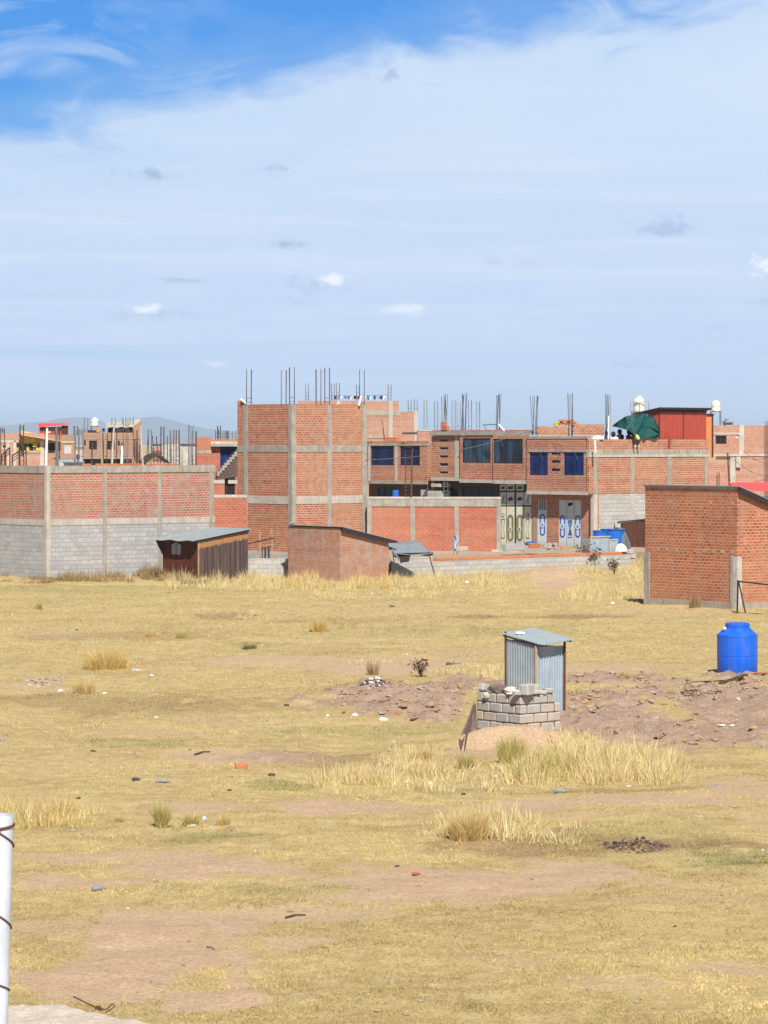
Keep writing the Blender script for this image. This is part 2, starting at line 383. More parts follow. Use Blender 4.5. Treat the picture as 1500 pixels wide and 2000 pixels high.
M['zinc'] = corr_mat('zinc', (.36,.41,.45), (.25,.29,.33), rusta=.12, metal=.35, rough=.5)
M['zinc_roof'] = corr_mat('zinc_roof', (.40,.455,.48), (.31,.365,.395), rusta=.10, metal=.25, rough=.5)
M['zinc_blue'] = corr_mat('zinc_blue', (.38,.46,.53), (.27,.34,.41), rusta=.22, metal=.2, rough=.5)
M['rust'] = rough_mat('rust_sheet', (.115,.042,.026), (.07,.028,.02), 2, streak=.4)
M['redsheet'] = corr_mat('red_sheet', (.42,.062,.035), (.33,.045,.03), rough=.5, metal=.05, rust=(.2,.03,.02), rusta=.4)
M['redroof'] = plain('red_roof', (.80,.10,.085), .5, var=.12)
M['orangesheet'] = plain('orange_sheet', (.60,.22,.08), .6)
M['darkedge'] = plain('dark_edge', (.028,.024,.03), .7)
M['bluep'] = plain('blue_plastic', (.003,.11,.68), .42, spec=.4, var=.06)
def dusty(m, c, amt):
    nt = NT(m); b = nt.n['Principled BSDF']; l = b.inputs['Base Color'].links[0]; src = l.from_socket; pos = nt.new('ShaderNodeNewGeometry').outputs['Position']
    n1 = nt.noise(nt.mapping(pos, (5, 5, 1.2)), 1, 5, .65); n2 = nt.noise(pos, 30, 3, .6)
    f = nt.math('MULTIPLY', nt.math('ADD', nt.ramp(n1, [(.42, 0), (.72, 1)]), nt.math('MULTIPLY', nt.ramp(n2, [(.60, 0), (.70, 1)]), .4)), amt)
    nt.link(nt.mix(f, src, c), b.inputs['Base Color'])
dusty(M['bluep'], (.22,.25,.30), .22)
M['bluep2'] = plain('blue_plastic_dull', (.015,.12,.50), .45, var=.15)
M['tankw'] = plain('tank_cream', (.74,.68,.58), .5, var=.07)
M['white'] = plain('white_paint', (.78,.77,.74), .5, var=.06)
M['pvc'] = plain('pvc_pipe', (.56,.61,.68), .34, spec=.5, var=.14, sc=7)
M['steel'] = plain('steel', (.28,.29,.31), .5, .4)
M['black'] = plain('black_metal', (.03,.028,.028), .6)
M['gate'] = plain('gate_cream', (.66,.64,.52), .5, var=.1)
M['gate_pale'] = plain('gate_pale', (.62,.63,.58), .5, var=.1)
M['olive'] = plain('gate_olive', (.20,.20,.12), .5)
M['olivedk'] = plain('gate_frame', (.045,.05,.04), .5)
M['doorw'] = plain('door_white', (.60,.64,.66), .5, var=.08)
M['dblue'] = plain('door_blue', (.02,.10,.42), .5)
M['lblue'] = plain('door_light_blue', (.10,.30,.62), .5)
M['mustard'] = plain('mustard', (.52,.40,.03), .6)
M['yellowroof'] = plain('yellow_roof', (.68,.50,.24), .7)
M['rustwire'] = plain('rust_wire', (.12,.045,.028), .8)
M['stone'] = rough_mat('stone', (.40,.36,.33), (.26,.22,.20), 9)
M['soil'] = rough_mat('soil_dark', (.13,.085,.065), (.08,.05,.04), 14)
M['ash'] = rough_mat('ash', (.045,.04,.042), (.14,.13,.13), 22)
M['litter_w'] = plain('litter_white', (.70,.70,.71), .5, var=.08)
M['litter_b'] = plain('litter_blue', (.45,.55,.72), .4)
M['litter_g'] = plain('bottle_grey', (.25,.27,.29), .25, spec=.6)
M['litter_r'] = plain('litter_red', (.36,.08,.05), .5)
M['lime'] = plain('lime_cloth', (.50,.58,.20), .8)
M['bl_b0'] = rough_mat('block_slab', (.42,.42,.42), (.33,.33,.33), 5)
M['terrace'] = rough_mat('terrace_earth', (.42,.34,.25), (.32,.25,.18), 1.2)
M['rag'] = rough_mat('rag', (.22,.16,.13), (.13,.09,.08), 9, streak=.5)
M['greytarp'] = rough_mat('grey_tarp', (.16,.165,.20), (.09,.09,.11), 5)
M['tarp'] = plain('green_tarp', (.016,.085,.080), .30, spec=.5, var=.3, sc=3)
M['skin'] = plain('skin', (.28,.15,.09), .6)
for k, c in dict(maroon=(.06,.012,.015), blackc=(.012,.012,.014), whitec=(.75,.76,.8), palebl=(.45,.52,.75), olivec=(.22,.17,.05), darkc=(.03,.022,.025)).items():
    M[k] = plain('cloth_' + k, c, .85)
def plank_mat():
    m, nt, b = newmat('weathered_planks'); uv = nt.new('ShaderNodeTexCoord').outputs['UV']; pos = nt.new('ShaderNodeNewGeometry').outputs['Position']
    sep = nt.new('ShaderNodeSeparateXYZ'); nt.link(uv, sep.inputs[0])
    w = nt.new('ShaderNodeTexNoise', noise_dimensions='1D', Scale=7.0, Detail=1); nt.link(sep.outputs[0], w.inputs['W'])
    st = nt.noise(nt.mapping(uv, (14, .7, 1)), 1, 4, .6)
    old = nt.mix(nt.ramp(w.outputs[0], [(.35, 0), (.65, 1)]), (.06,.036,.033), (.115,.075,.066))
    old = nt.mix(1.0, old, nt.ramp(st, [(.3, .6), (.7, 1.35)]), 'MULTIPLY')
    new = nt.mix(st, (.42,.22,.09), (.30,.14,.06))
    f = nt.math('ADD', sep.outputs[1], nt.math('MULTIPLY', nt.noise(nt.mapping(uv, (9, .3, 1)), 1, 3, .6), -.42))
    nt.link(nt.mix(nt.ramp(f, [(-.0, 0), (.07, 1)]), old, new), b.inputs['Base Color']); b.inputs['Roughness'].default_value = .85
    return m
M['planks'] = plank_mat()
M['redwood'] = brick_mat('red_boards', (.14,.038,.022), (.10,.028,.018), (.05,.02,.015), bw=1.4, bh=.11, mw=.012, smear=.1, tint=0)
def grass_mat():
    m, nt, b = newmat('dry_grass'); a = nt.new('ShaderNodeAttribute'); a.attribute_name = 'col'
    nt.link(a.outputs['Color'], b.inputs['Base Color']); b.inputs['Roughness'].default_value = .8; b.inputs['Specular IOR Level'].default_value = .15
    # thin leaves let some light through
    t = nt.new('ShaderNodeBsdfTranslucent'); nt.link(a.outputs['Color'], t.inputs['Color'])
    mx = nt.new('ShaderNodeMixShader'); mx.inputs[0].default_value = .35
    nt.link(b.outputs[0], mx.inputs[1]); nt.link(t.outputs[0], mx.inputs[2]); nt.link(mx.outputs[0], nt.n['Material Output'].inputs['Surface'])
    return m
M['grass'] = grass_mat()
def ground_mat():
    m, nt, b = newmat('ground'); pos = nt.new('ShaderNodeNewGeometry').outputs['Position']
    def at(n): a = nt.new('ShaderNodeAttribute'); a.attribute_name = n; return a.outputs['Fac']
    n1 = nt.noise(pos, .35, 6, .6); n2 = nt.noise(pos, 2.6, 6, .65); n3 = nt.noise(pos, 17, 5, .7)
    str_ = nt.mix(nt.ramp(n1, [(.35, 0), (.66, 1)]), (.50,.375,.175), (.40,.295,.135))
    str_ = nt.mix(nt.ramp(n2, [(.42, 0), (.7, 1)]), str_, (.57,.45,.23))
    str_ = nt.mix(nt.math('MULTIPLY', at('brown'), .75), str_, (.30,.20,.10))
    str_ = nt.mix(nt.math('MULTIPLY', at('green'), .6), str_, (.25,.25,.09))
    dirt = nt.mix(nt.ramp(n2, [(.35, 0), (.7, 1)]), (.54,.385,.255), (.46,.32,.205))
    grav = nt.mix(nt.ramp(n2, [(.35, 0), (.68, 1)]), (.42,.295,.215), (.32,.22,.16))
    grav = nt.mix(nt.ramp(n3, [(.58, 0), (.7, 1)]), grav, (.46,.36,.30))
    c = nt.mix(at('dirt'), str_, dirt); c = nt.mix(at('gravel'), c, grav)
    c = nt.mix(1.0, c, nt.ramp(n3, [(.25, .60), (.75, 1.28)]), 'MULTIPLY')
    nt.link(c, b.inputs['Base Color']); b.inputs['Roughness'].default_value = .95; b.inputs['Specular IOR Level'].default_value = .1
    bump(nt, b, nt.math('ADD', nt.math('MULTIPLY', n3, .6), n2), .05, .8)
    return m
M['ground'] = ground_mat()

# ------------------------------------------------------------------ ground sheet and grass
xs = np.concatenate([[-20000,-8000,-3000,-1200,-500,-200,-90,-50,-30], np.arange(-23, 23.01, .16), [30,50,90,200,500,1200,3000,8000,20000]])
ys = np.concatenate([[-300,-60,0,15], np.arange(24, 175.01, .17), [190,220,270,350,500,800,1400,2500,5000,9000,14000,22000]])
XX, YY = np.meshgrid(xs, ys, indexing='ij')
md, mg, mgr, mbr = masks(XX, YY)
core = ((np.abs(XX) <= 23) & (YY >= 24) & (YY <= 175)).astype(float)
ZZ = (gz(XX, YY) + rough(XX, YY, mg)) * core
md, mg, mgr, mbr = md * core, mg * core, mgr * core, mbr * core
nx, ny = len(xs), len(ys)
idx = np.arange(nx * ny).reshape(nx, ny)
faces = np.stack([idx[:-1, :-1].ravel(), idx[1:, :-1].ravel(), idx[1:, 1:].ravel(), idx[:-1, 1:].ravel()], 1)
gnd = np_mesh('ground', np.stack([XX.ravel(), YY.ravel(), ZZ.ravel()], 1), faces, M['ground'],
              dict(dirt=md.ravel(), gravel=mg.ravel(), green=mgr.ravel(), brown=mbr.ravel()), smooth=True)
tag(gnd, kind='structure')

def blades(x, y, z, L, w, lean, cols, heading=None, segs=2):
    """ribbon blades rooted at x,y,z; returns verts, faces, colours"""
    n = len(x); h = rng.uniform(0, 2*np.pi, n) if heading is None else heading
    face = rng.uniform(0, 2*np.pi, n)
    dx, dy = np.cos(h), np.sin(h); wx, wy = np.cos(face) * w / 2, np.sin(face) * w / 2
    vs = []; 
    for k in range(segs + 1):
        f = k / segs; bend = f * f
        ox = dx * lean * L * (.35 * f + .65 * bend); oy = dy * lean * L * (.35 * f + .65 * bend)
        oz = L * f * np.sqrt(np.clip(1 - (lean * (.35 + .65 * f)) ** 2, .05, 1))
        tw = (1 - f) ** .7 if k < segs else .06
        vs.append(np.stack([x + ox - wx * tw, y + oy - wy * tw, z + oz], 1)); vs.append(np.stack([x + ox + wx * tw, y + oy + wy * tw, z + oz], 1))
    V = np.stack(vs, 1).reshape(-1, 3); nv = 2 * (segs + 1); b = (np.arange(n) * nv)[:, None]
    F = np.concatenate([b + np.array([[2*k, 2*k+1, 2*k+3, 2*k+2]]) for k in range(segs)], 0)
    return V, F, np.repeat(cols, nv, 0)
def pal(n, stops, jit=.18):
    stops = np.array(stops); t = rng.uniform(0, len(stops) - 1.001, n); i = t.astype(int); f = (t - i)[:, None]
    return np.clip((stops[i] * (1 - f) + stops[i + 1] * f) * (1 + rng.uniform(-jit, jit, (n, 1))), .01, .9)
STRAW = [(.54,.40,.15), (.70,.53,.22), (.78,.64,.34), (.68,.52,.22)]
PALE = [(.60,.46,.20), (.74,.60,.31), (.84,.74,.46), (.72,.58,.28)]
GOLD = [(.62,.43,.15), (.72,.54,.21), (.78,.63,.30)]
OLIVE = [(.33,.29,.08), (.52,.44,.15), (.68,.58,.25), (.74,.62,.30)]
BROWNG = [(.27,.18,.08), (.38,.27,.13), (.50,.38,.19)]
GREENG = [(.12,.14,.045), (.20,.20,.07), (.30,.27,.10)]
# short pasture: more blades where the photo resolves them
n = 560000
py = rng.uniform(1118, 2030, n); px = rng.uniform(-60, 1560, n)
y = GY(py); x = X_at(px, y)
a, b_, c_, d_ = masks(x, y)
clump = fbm(x * 1.6, y * 1.1, 71, 3)
keep = rng.uniform(0, 1, n) < np.clip((1 - 1.1 * np.maximum(a, b_)) * (.25 + 1.5 * (clump - .25)), .015, 1)
x, y, a, b_, c_, d_, clump = (q[keep] for q in (x, y, a, b_, c_, d_, clump)); n = len(x)
cols = pal(n, [(.49,.37,.155), (.68,.53,.235), (.80,.67,.34), (.60,.46,.185)], .34)
cols = np.where((rng.uniform(0, 1, n) < c_ * .8)[:, None], pal(n, GREENG), cols)
cols = np.where((rng.uniform(0, 1, n) < d_ * .7)[:, None], pal(n, BROWNG), cols)
pale = fbm(x * .25, y * .12, 77, 3)
stk = fbm(x * .22, y * .30, 79, 4); ripple_shade = fbm(x * 1.3, y * .5, 81, 3) * .7 + fbm(x * 4.5, y * 1.6, 83, 3) * .9 - .3  # finer noise paints shadow streaks between grass ripples into the blades
cols = cols * (.90 + .26 * pale)[:, None] * (1 - np.clip((stk - .49) * 2.6, 0, .32))[:, None] * (.72 + .56 * np.clip(ripple_shade, 0, 1))[:, None]
cols = cols * (1 - np.array([0, .03, .08]) * np.clip((stk - .42) * 3, 0, 1)[:, None])
V, F, Cc = blades(x, y, gz(x, y) + rough(x, y, b_) - .005, rng.uniform(.035, .08, n) * (.55 + .8 * clump) * np.clip(y / 75, .8, 1.5), rng.uniform(.006, .013, n) * np.clip(y / 60, .85, 1.7), rng.uniform(.55, .985, n), cols, segs=1)
tag(np_mesh('pasture_grass', V, F, M['grass'], dict(col=Cc)), 'short dry straw coloured grass covering the open field', 'grass', kind='stuff')

def tuft_data(cx, cy, n, rad, L, pals, lean=(.1, .6), w=(.006, .012), flat=1.0, cz=None):
    r = rad * np.sqrt(rng.uniform(0, 1, n)); th = rng.uniform(0, 2*np.pi, n)
    x = cx + r * np.cos(th); y = cy + r * np.sin(th) * flat
    ln = np.clip(rng.uniform(*lean, n) * (.45 + .8 * r / rad), 0, .95)
    head = th + rng.normal(0, .6, n)
    z = (gz(x, y) if cz is None else np.full(n, cz)) - .02
    return blades(x, y, z, L * rng.uniform(.5, 1.08, n) * (1 - .35 * (r / rad) ** 2), rng.uniform(*w, n), ln, pal(n, pals), head)
def merge(ds):
    o = 0; V, F, Cs = [], [], []
    for v, f, c in ds: V.append(v); F.append(f + o); Cs.append(c); o += len(v)
    return np.concatenate(V), np.concatenate(F), np.concatenate(Cs)
def tussock(name, px, py, wpx, hpx, pals, label, n=260, lean=(.15, .75), cat='grass tussock'):
    p = G(px, py); m = FPX / p.y
    v, f, c = tuft_data(p.x, p.y, n, wpx / m * .5 * .6, hpx / m * 1.1, pals, lean, w=(.007 + .00004 * p.y, .013 + .00006 * p.y))
    th = thing(name, label, cat, p); np_mesh('blades', v, f, M['grass'], dict(col=c), th); return th
def tussock1(*a, **k):
    t = tussock(*a, **k); ch = t.children[0]; nm = t.name; lab, cat = t['label'], t['category']
    loc = t.location.copy(); ch.parent = None; ch.location = loc; bpy.data.objects.remove(t); ch.name = nm; tag(ch, lab, cat); return ch
T = tussock1
T('grass_tussock', 76, 1190, 16, 20, OLIVE, 'small lone olive grass tussock below the grey compound wall at far left')
T('grass_tussock', 296, 1243, 34, 20, STRAW, 'pale straw tussock just left of a darker olive tussock in the mid field')
T('grass_tussock', 355, 1247, 30, 26, OLIVE, 'darker olive tussock right beside a pale straw tussock in the mid field')
T('grass_tussock', 622, 1234, 52, 34, GOLD, 'round golden tussock standing alone in the field below the small brick hut', n=420)
T('grass_tussock', 205, 1306, 130, 46, GOLD, 'widest golden orange grass clump at left of the field', n=1100)
T('grass_tussock', 165, 1355, 66, 34, STRAW, 'spiky straw tussock between two white scraps at left of the field', n=500)
T('grass_tussock', 487, 1268, 46, 14, GREENG, 'low greenish tuft flat on the mid field right of the olive tussock')
T('grass_tussock', 315, 1617, 34, 62, OLIVE, 'tall upright olive tussock with long stalks beside white litter in the foreground', n=420, lean=(.05, .5))
T('grass_tussock', 372, 1612, 48, 30, OLIVE, 'short olive tussock directly behind the torn white bag in the foreground', n=320)
T('grass_tussock', 437, 1610, 36, 26, STRAW, 'small straw tussock right of the litter in the foreground')
T('grass_tussock', 233, 1605, 26, 16, OLIVE, 'tiny olive tuft between the two foreground tussock groups at left', n=150)
T('grass_tussock', 910, 1500, 50, 36, OLIVE, 'olive green tussock left of the sandy mound by the broken block enclosure', n=380)
T('grass_tussock', 1000, 1490, 80, 62, OLIVE, 'big dark olive tussock growing up the front of the sandy mound', n=900, lean=(.05, .5))
T('grass_tussock', 915, 1640, 110, 72, STRAW, 'large pale arching tussock in the foreground centre', n=900, lean=(.1, .8))
T('grass_tussock', 822, 1488, 90, 34, STRAW, 'loose straw tussock at the back of the pale grass band', n=600)
T('dry_weed', 1357, 1186, 34, 28, BROWNG, 'dark dry weeds at the foot of the big brick hut', n=200, lean=(.02, .35), cat='weed')
T('dry_weed', 728, 1318, 36, 40, BROWNG, 'reddish brown dry weed left of a small dark bush in the mid field', n=120, lean=(.05, .5), cat='weed')
T('grass_tussock', 1218, 1325, 30, 20, STRAW, 'pale tuft on the broken earth right of the tin outhouse', n=200)

def band(name, label, regs, kind='stuff'):
    ds = []
    for (x0, x1, y0, y1, count, hpx, pals, lean) in regs:
        for _ in range(count):
            qx, qy = rng.uniform(x0, x1), rng.uniform(y0, y1); Y = GY(qy); m = FPX / Y; k_ = float(fbm(qx / 38.0, qy / 14.0, 131, 3))
            if rng.uniform() > np.clip((k_ - .34) * 4.5, .06, 1): continue
            ds.append(tuft_data(X_at(qx, Y), Y, int(rng.uniform(22, 60)), rng.uniform(.12, .5), hpx / m * rng.uniform(.4, 1.15) * np.clip(.45 + 1.3 * (k_ - .3) * 1.6, .4, 1.25), pals, lean, w=(.009 + .00006 * Y, .014 + .0001 * Y)))
    v, f, c = merge(ds); return tag(np_mesh(name, v, f, M['grass'], dict(col=c)), label, 'grass', kind=kind)
LN = (.05, .7)
band('tall_dry_grass', 'tall pale straw grass along the foot of the walls and huts', [
  (330, 480, 1118, 1152, 168, 29, PALE, LN), (470, 780, 1128, 1152, 288, 27, PALE, LN), (560, 780, 1134, 1152, 96, 32, GOLD, LN), (765, 900, 1128, 1150, 144, 27, PALE, LN),
  (900, 1040, 1122, 1144, 144, 23, PALE, LN), (1120, 1262, 1118, 1172, 312, 27, PALE, LN), (1215, 1262, 1104, 1118, 33, 25, PALE, LN), (1120, 1180, 1118, 1128, 19, 18, OLIVE, LN), (1205, 1262, 1092, 1110, 38, 18, OLIVE, LN),
  (0, 40, 1128, 1140, 19, 18, PALE, LN), (830, 1000, 1140, 1160, 60, 13, PALE, LN), (600, 860, 1148, 1172, 96, 11, PALE, (.2, .8)), (1100, 1250, 1150, 1176, 96, 18, PALE, LN)])
band('field_grass_patches', 'scattered loose straw grass patches in the field', [
  (400, 520, 1196, 1212, 26, 12, PALE, (.2, .8)), (930, 985, 1300, 1328, 26, 28, PALE, LN), (700, 800, 1275, 1300, 16, 12, PALE, (.2, .8)), (0, 40, 1228, 1245, 8, 14, PALE, LN),
  (210, 330, 1295, 1312, 16, 14, GOLD, (.2, .8)), (640, 760, 1330, 1365, 20, 10, BROWNG, (.2, .9)), (820, 900, 1338, 1360, 20, 12, BROWNG, (.2, .9)), (1100, 1260, 1320, 1345, 24, 12, BROWNG, (.2, .9)),
  (650, 720, 1226, 1240, 8, 10, PALE, LN), (860, 940, 1300, 1322, 12, 14, PALE, LN)])
band('pale_grass_band', 'band of knee high pale grass in front of the sandy mound and enclosure', [
  (615, 890, 1505, 1550, 105, 48, PALE, (.08, .8)), (900, 1000, 1500, 1545, 12, 34, PALE, (.08, .8)), (1000, 1320, 1468, 1535, 170, 60, PALE, LN), (1010, 1120, 1500, 1532, 30, 62, OLIVE, LN),
  (1180, 1320, 1452, 1500, 40, 52, PALE, LN), (740, 880, 1462, 1500, 40, 34, PALE, LN), (1080, 1190, 1448, 1475, 14, 26, PALE, LN)])
band('foreground_grass_clumps', 'tall straw grass clumps at the left edge and centre of the foreground', [
  (-40, 185, 1588, 1612, 66, 58, PALE, LN), (-40, 185, 1590, 1615, 36, 54, GOLD, LN), (-20, 180, 1600, 1616, 27, 36, OLIVE, LN), (870, 1010, 1608, 1645, 39, 56, PALE, (.1, .7)), (1000, 1130, 1612, 1650, 51, 40, PALE, (.2, .85)),
  (850, 900, 1605, 1640, 15, 34, PALE, (.2, .85)), (1040, 1180, 1640, 1670, 18, 18, OLIVE, (.3, .9))])
band('weeds_by_wall', 'brown and green weeds growing along the foot of the grey block wall', [
  (112, 335, 1112, 1135, 330, 26, BROWNG, LN), (200, 290, 1116, 1126, 190, 26, GREENG, LN), (285, 345, 1115, 1135, 110, 38, BROWNG, LN), (40, 112, 1126, 1138, 60, 14, BROWNG, LN),
  (0, 30, 1124, 1134, 44, 26, BROWNG, LN), (340, 480, 1126, 1140, 130, 24, BROWNG, LN), (480, 560, 1124, 1136, 14, 12, OLIVE, LN)])
# dry bushes: stems and leaf clumps
def bush(px, py, wpx, hpx, label, leaf=(.10,.075,.05), n=260):
    p = G(px, py); m = FPX / p.y; w, h = wpx / m, hpx / m
    th = thing('dry_bush', label, 'bush', p); mb = MB(); tips = []
    for k in range(14):
        a = random.uniform(0, 6.28); e = random.uniform(.2, 1); q = p + Vector((math.cos(a)*w*.5*e, math.sin(a)*w*.5*e, h * random.uniform(.6, 1)))
        mid = p.lerp(q, .5) + Vector((random.uniform(-.05,.05), random.uniform(-.05,.05), .06)); mb.tube([p, mid, q], .012, 5, r1=.004); tips += [mid, q, mid.lerp(q, .5)]
    mb.build('stem', M['wood_dk'], th)
    c = np.array([tips[i] for i in rng.integers(0, len(tips), n)]) + rng.normal(0, .09 * h / .5, (n, 3)) * .8
    c[:, 2] = np.maximum(c[:, 2], p.z + .03)
    s = rng.uniform(.02, .05, n) * (h / .6 + .4); d = rng.normal(0, 1, (n, 3)); d /= np.linalg.norm(d, axis=1)[:, None]; e = rng.normal(0, 1, (n, 3))
    V = np.stack([c - d * s[:, None], c + e * s[:, None] * .4, c + d * s[:, None], c - e * s[:, None] * .4], 1).reshape(-1, 3)
    F = np.arange(n * 4).reshape(n, 4)
    cc = np.repeat(np.clip(np.array(leaf) * rng.uniform(.5, 2.0, (n, 1)), 0, 1), 4, 0)
    np_mesh('leaves', V, F, M['grass'], dict(col=cc), th)
bush(822, 1322, 44, 36, 'small dark dry bush beside the dug earth in the mid field', (.19,.13,.08), 170)
bush(1147, 1112, 44, 40, 'tallest dry grey bush on the dirt mound by the low block wall', (.16,.12,.075), 420)
bush(1104, 1112, 22, 14, 'low dusty bush on top of the dirt mound', (.2,.16,.10), 160)
bush(1200, 1122, 20, 30, 'thin dry bush in tall grass left of the big brick hut', (.20,.14,.08), 200)

# ------------------------------------------------------------------ building helpers
def cage(parent, x, y, z0, h, w=.22, n=4, splay=0.0, r=.013, mat='rebar', ties=4, jit=.0, rot=.75, name='rebar_column'):
    """column starter bars: a bundle of upright rods with ties"""
    mb = MB(); base = []
    for k in range(n):
        a = rot + k * 2 * math.pi / n; bx, by = x + math.cos(a) * w * .7, y + math.sin(a) * w * .7
        hh = h * (1 + random.uniform(-jit, jit * .4)); tx = bx + random.uniform(-splay, splay); ty = by + random.uniform(-splay, splay)
        mb.tube([(bx, by, z0), ((bx+tx)/2 + random.uniform(-splay, splay)*.2, (by+ty)/2, z0 + hh * .5), (tx, ty, z0 + hh)], r, 4); base.append((bx, by))
    for t in range(ties):
        z = z0 + .12 + t * .2
        mb.tube([(bx, by, z) for bx, by in base + base[:1]], r * .7, 4)
    return mb.build(name, M[mat], parent)
def post_v(th, fr, ax, off, p, w, z0, z1, mat='concrete', proud=.03, deep=.18, name='column'):
    mb = MB()
    if ax == 'u': mb.box(fr, p - w/2, p + w/2, off - proud, off + deep, z0, z1)
    else: mb.box(fr, off - proud, off + deep, p - w/2, p + w/2, z0, z1)
    return mb.build(name, M[mat], th)
def beam_v(th, fr, ax, off, a0, a1, z0, z1, mat='concrete', proud=.02, deep=.17, name='beam'):
    mb = MB()
    if ax == 'u': mb.box(fr, a0, a1, off - proud, off + deep, z0, z1)
    else: mb.box(fr, off - proud, off + deep, a0, a1, z0, z1)
    return mb.build(name, M[mat], th)
def wall_part(th, fr, ax, off, a0, a1, z0, z1, mat, holes=(), thick=.15, name='wall'):
    return MB().wall(fr, ax, off, a0, a1, z0, z1, thick, holes).build(name, M[mat], th)
def window(th, fr, ax, off, h, mat='navy', depth=.09, frame='darkedge', fw=.05, mull=1, name='window'):
    """frame set into an opening, pane behind it"""
    a0, a1, z0, z1 = min(h[:2]), max(h[:2]), min(h[2:]), max(h[2:])
    mb = MB(); mb.wall(fr, ax, off + depth - .02, a0, a1, z0, z1, .05, [(a0+fw, a1-fw, z0+fw, z1-fw)])
    for k in range(1, mull):
        c = a0 + (a1 - a0) * k / mull
        mb.poly(fr, ax, off + depth - .015, [(c-fw*.4, z0+fw), (c+fw*.4, z0+fw), (c+fw*.4, z1-fw), (c-fw*.4, z1-fw)], 0, .03)
    f = mb.build(name, M[frame], th)
    MB().poly(fr, ax, off + depth, [(a0+fw*.5, z0+fw*.5), (a1-fw*.5, z0+fw*.5), (a1-fw*.5, z1-fw*.5), (a0+fw*.5, z1-fw*.5)], 0.006, .016).build('pane', M[mat], f)
    return f
def rect_v(fr, s, px0, px1, py0, py1):
    t0, t1 = fr.tv(px0, s), fr.tv(px1, s); tm = (t0 + t1) / 2
    return (t0, t1, fr.z(py1, s, tm), fr.z(py0, s, tm))
def rect_u(fr, t, px0, px1, py0, py1):
    a0, a1 = fr.su(px0, t), fr.su(px1, t); am = (a0 + a1) / 2
    return (a0, a1, fr.z(py1, am, t), fr.z(py0, am, t))
def corr(fr, s0, s1, t0, t1, zf, along='t', pitch=.076, amp=.012, th=.006):
    """corrugated sheet over a rectangle; zf(s,t) gives its mean height; ridges run along the named axis"""
    mb = MB(); n = max(8, int(abs((s1 - s0) if along == 't' else (t1 - t0)) / pitch * 6))
    def fn(a, b):
        s = s0 + (s1 - s0) * a; t = t0 + (t1 - t0) * b; w = (a * (s1 - s0)) if along == 't' else (b * (t1 - t0))
        return fr.W(s, t, zf(s, t) + amp * math.sin(2 * math.pi * w / pitch))
    return mb.sheet(fn, n if along == 't' else 3, 3 if along == 't' else n, th)
def corr_v(fr, ax, off, a0, a1, zb, zt, pitch=.076, amp=.012, th=.008):
    """upright corrugated sheet, zb/zt functions of a"""
    mb = MB(); n = max(8, int(abs(a1 - a0) / pitch * 6)); prev = None
    for k in range(n + 1):
        a = a0 + (a1 - a0) * k / n; d = amp * math.sin(2 * math.pi * (a - a0) / pitch)
        cur = [fr.P(ax, off, a, d, zb(a)), fr.P(ax, off, a, d, zt(a)), fr.P(ax, off, a, d + th, zt(a)), fr.P(ax, off, a, d + th, zb(a))]
        if prev:
            for i in range(4): mb.quad([prev[i], prev[(i+1)%4], cur[(i+1)%4], cur[i]])
        prev = cur
    return mb

# ================================================================== A: grey block compound wall at the left
A = Fr(92, 140, 40)
tA = thing('compound_house', 'long low building with grey block base and stained brick upper wall at left', 'building', A.W(0, 0, 0))
uA = A.su(418); vA = 6.0
zt = A.z(924); zc = A.z(910); zm0, zm1 = A.z(1027), A.z(1015)
for ax, L in (('u', uA), ('v', vA)):
    wall_part(tA, A, ax, 0, .14, L, -.3, zm0, 'block'); wall_part(tA, A, ax, 0, .14, L, zm1, zt, 'brick_a')
    beam_v(tA, A, ax, 0, .14, L + .05, zm0, zm1, 'concrete_lt'); beam_v(tA, A, ax, 0, -.02, L + .06, zt, zc, 'concrete', .035)
MB().box(A, -.06, .14, -.06, .14, -.3, zc + .012).build('column', M['concrete_lt'], tA)
for q in (204, 312, 412): post_v(tA, A, 'u', 0, A.su(q), .22, -.3, zc + .01, 'concrete')
for q in (-12,): post_v(tA, A, 'v', 0, A.tv(q), .22, -.3, zc + .01)
MB().box(A, .2, uA - .02, .2, vA, zc - .18, zc - .03).build('roof', M['concrete'], tA)
wall_part(tA, A, 'v', uA - .15, .16, vA, -.3, zt, 'brick_a')
# loose brick row along the roof edge
mb = MB()
s = A.su(170)
while s < uA - 2.0:
    if random.random() < .82: MB().block(A.W(s, .25 + random.uniform(-.03, .03), zc + .045), (.23, .12, .085), R(40) + random.uniform(-.2, .2), seed=int(s*100)).build('brick', M['cap_brick'], tA)
    s += .26
# starter bars standing out of its columns
for q, y0, t, n, spl in ((43, 830, 1.2, 2, .03), (113, 838, 2.0, 2, .03), (150, 838, 1.0, 4, .06), (158, 838, 2.4, 2, .02), (246, 818, 1.2, 3, .02), (265, 838, 1.6, 3, .03), (291, 838, 2.0, 3, .1), (305, 852, 1.2, 2, .1),
                  (317, 832, 1.8, 4, .02), (331, 852, 2.4, 2, .05), (336, 838, 1.0, 4, .05), (347, 838, 1.6, 4, .04), (372, 831, 1.2, 4, .06), (381, 840, 2.0, 3, .03), (223, 840, 2.2, 2, .05), (205, 845, 2.4, 2, .04), (5, 836, 1.0, 2, .02)):
    s = A.su(q, t)
    if s < .4: s = .4 + .4 * t; t = A.tv(q, s)
    p = A.W(s, t, zc - .1); ztop = A.z(y0, s, t)
    cage(tA, p[0], p[1], p[2], ztop - p[2], .16, n, spl, .017 if n > 2 else .022, 'rebar' if q % 2 else 'rebar_far', 3, .04)
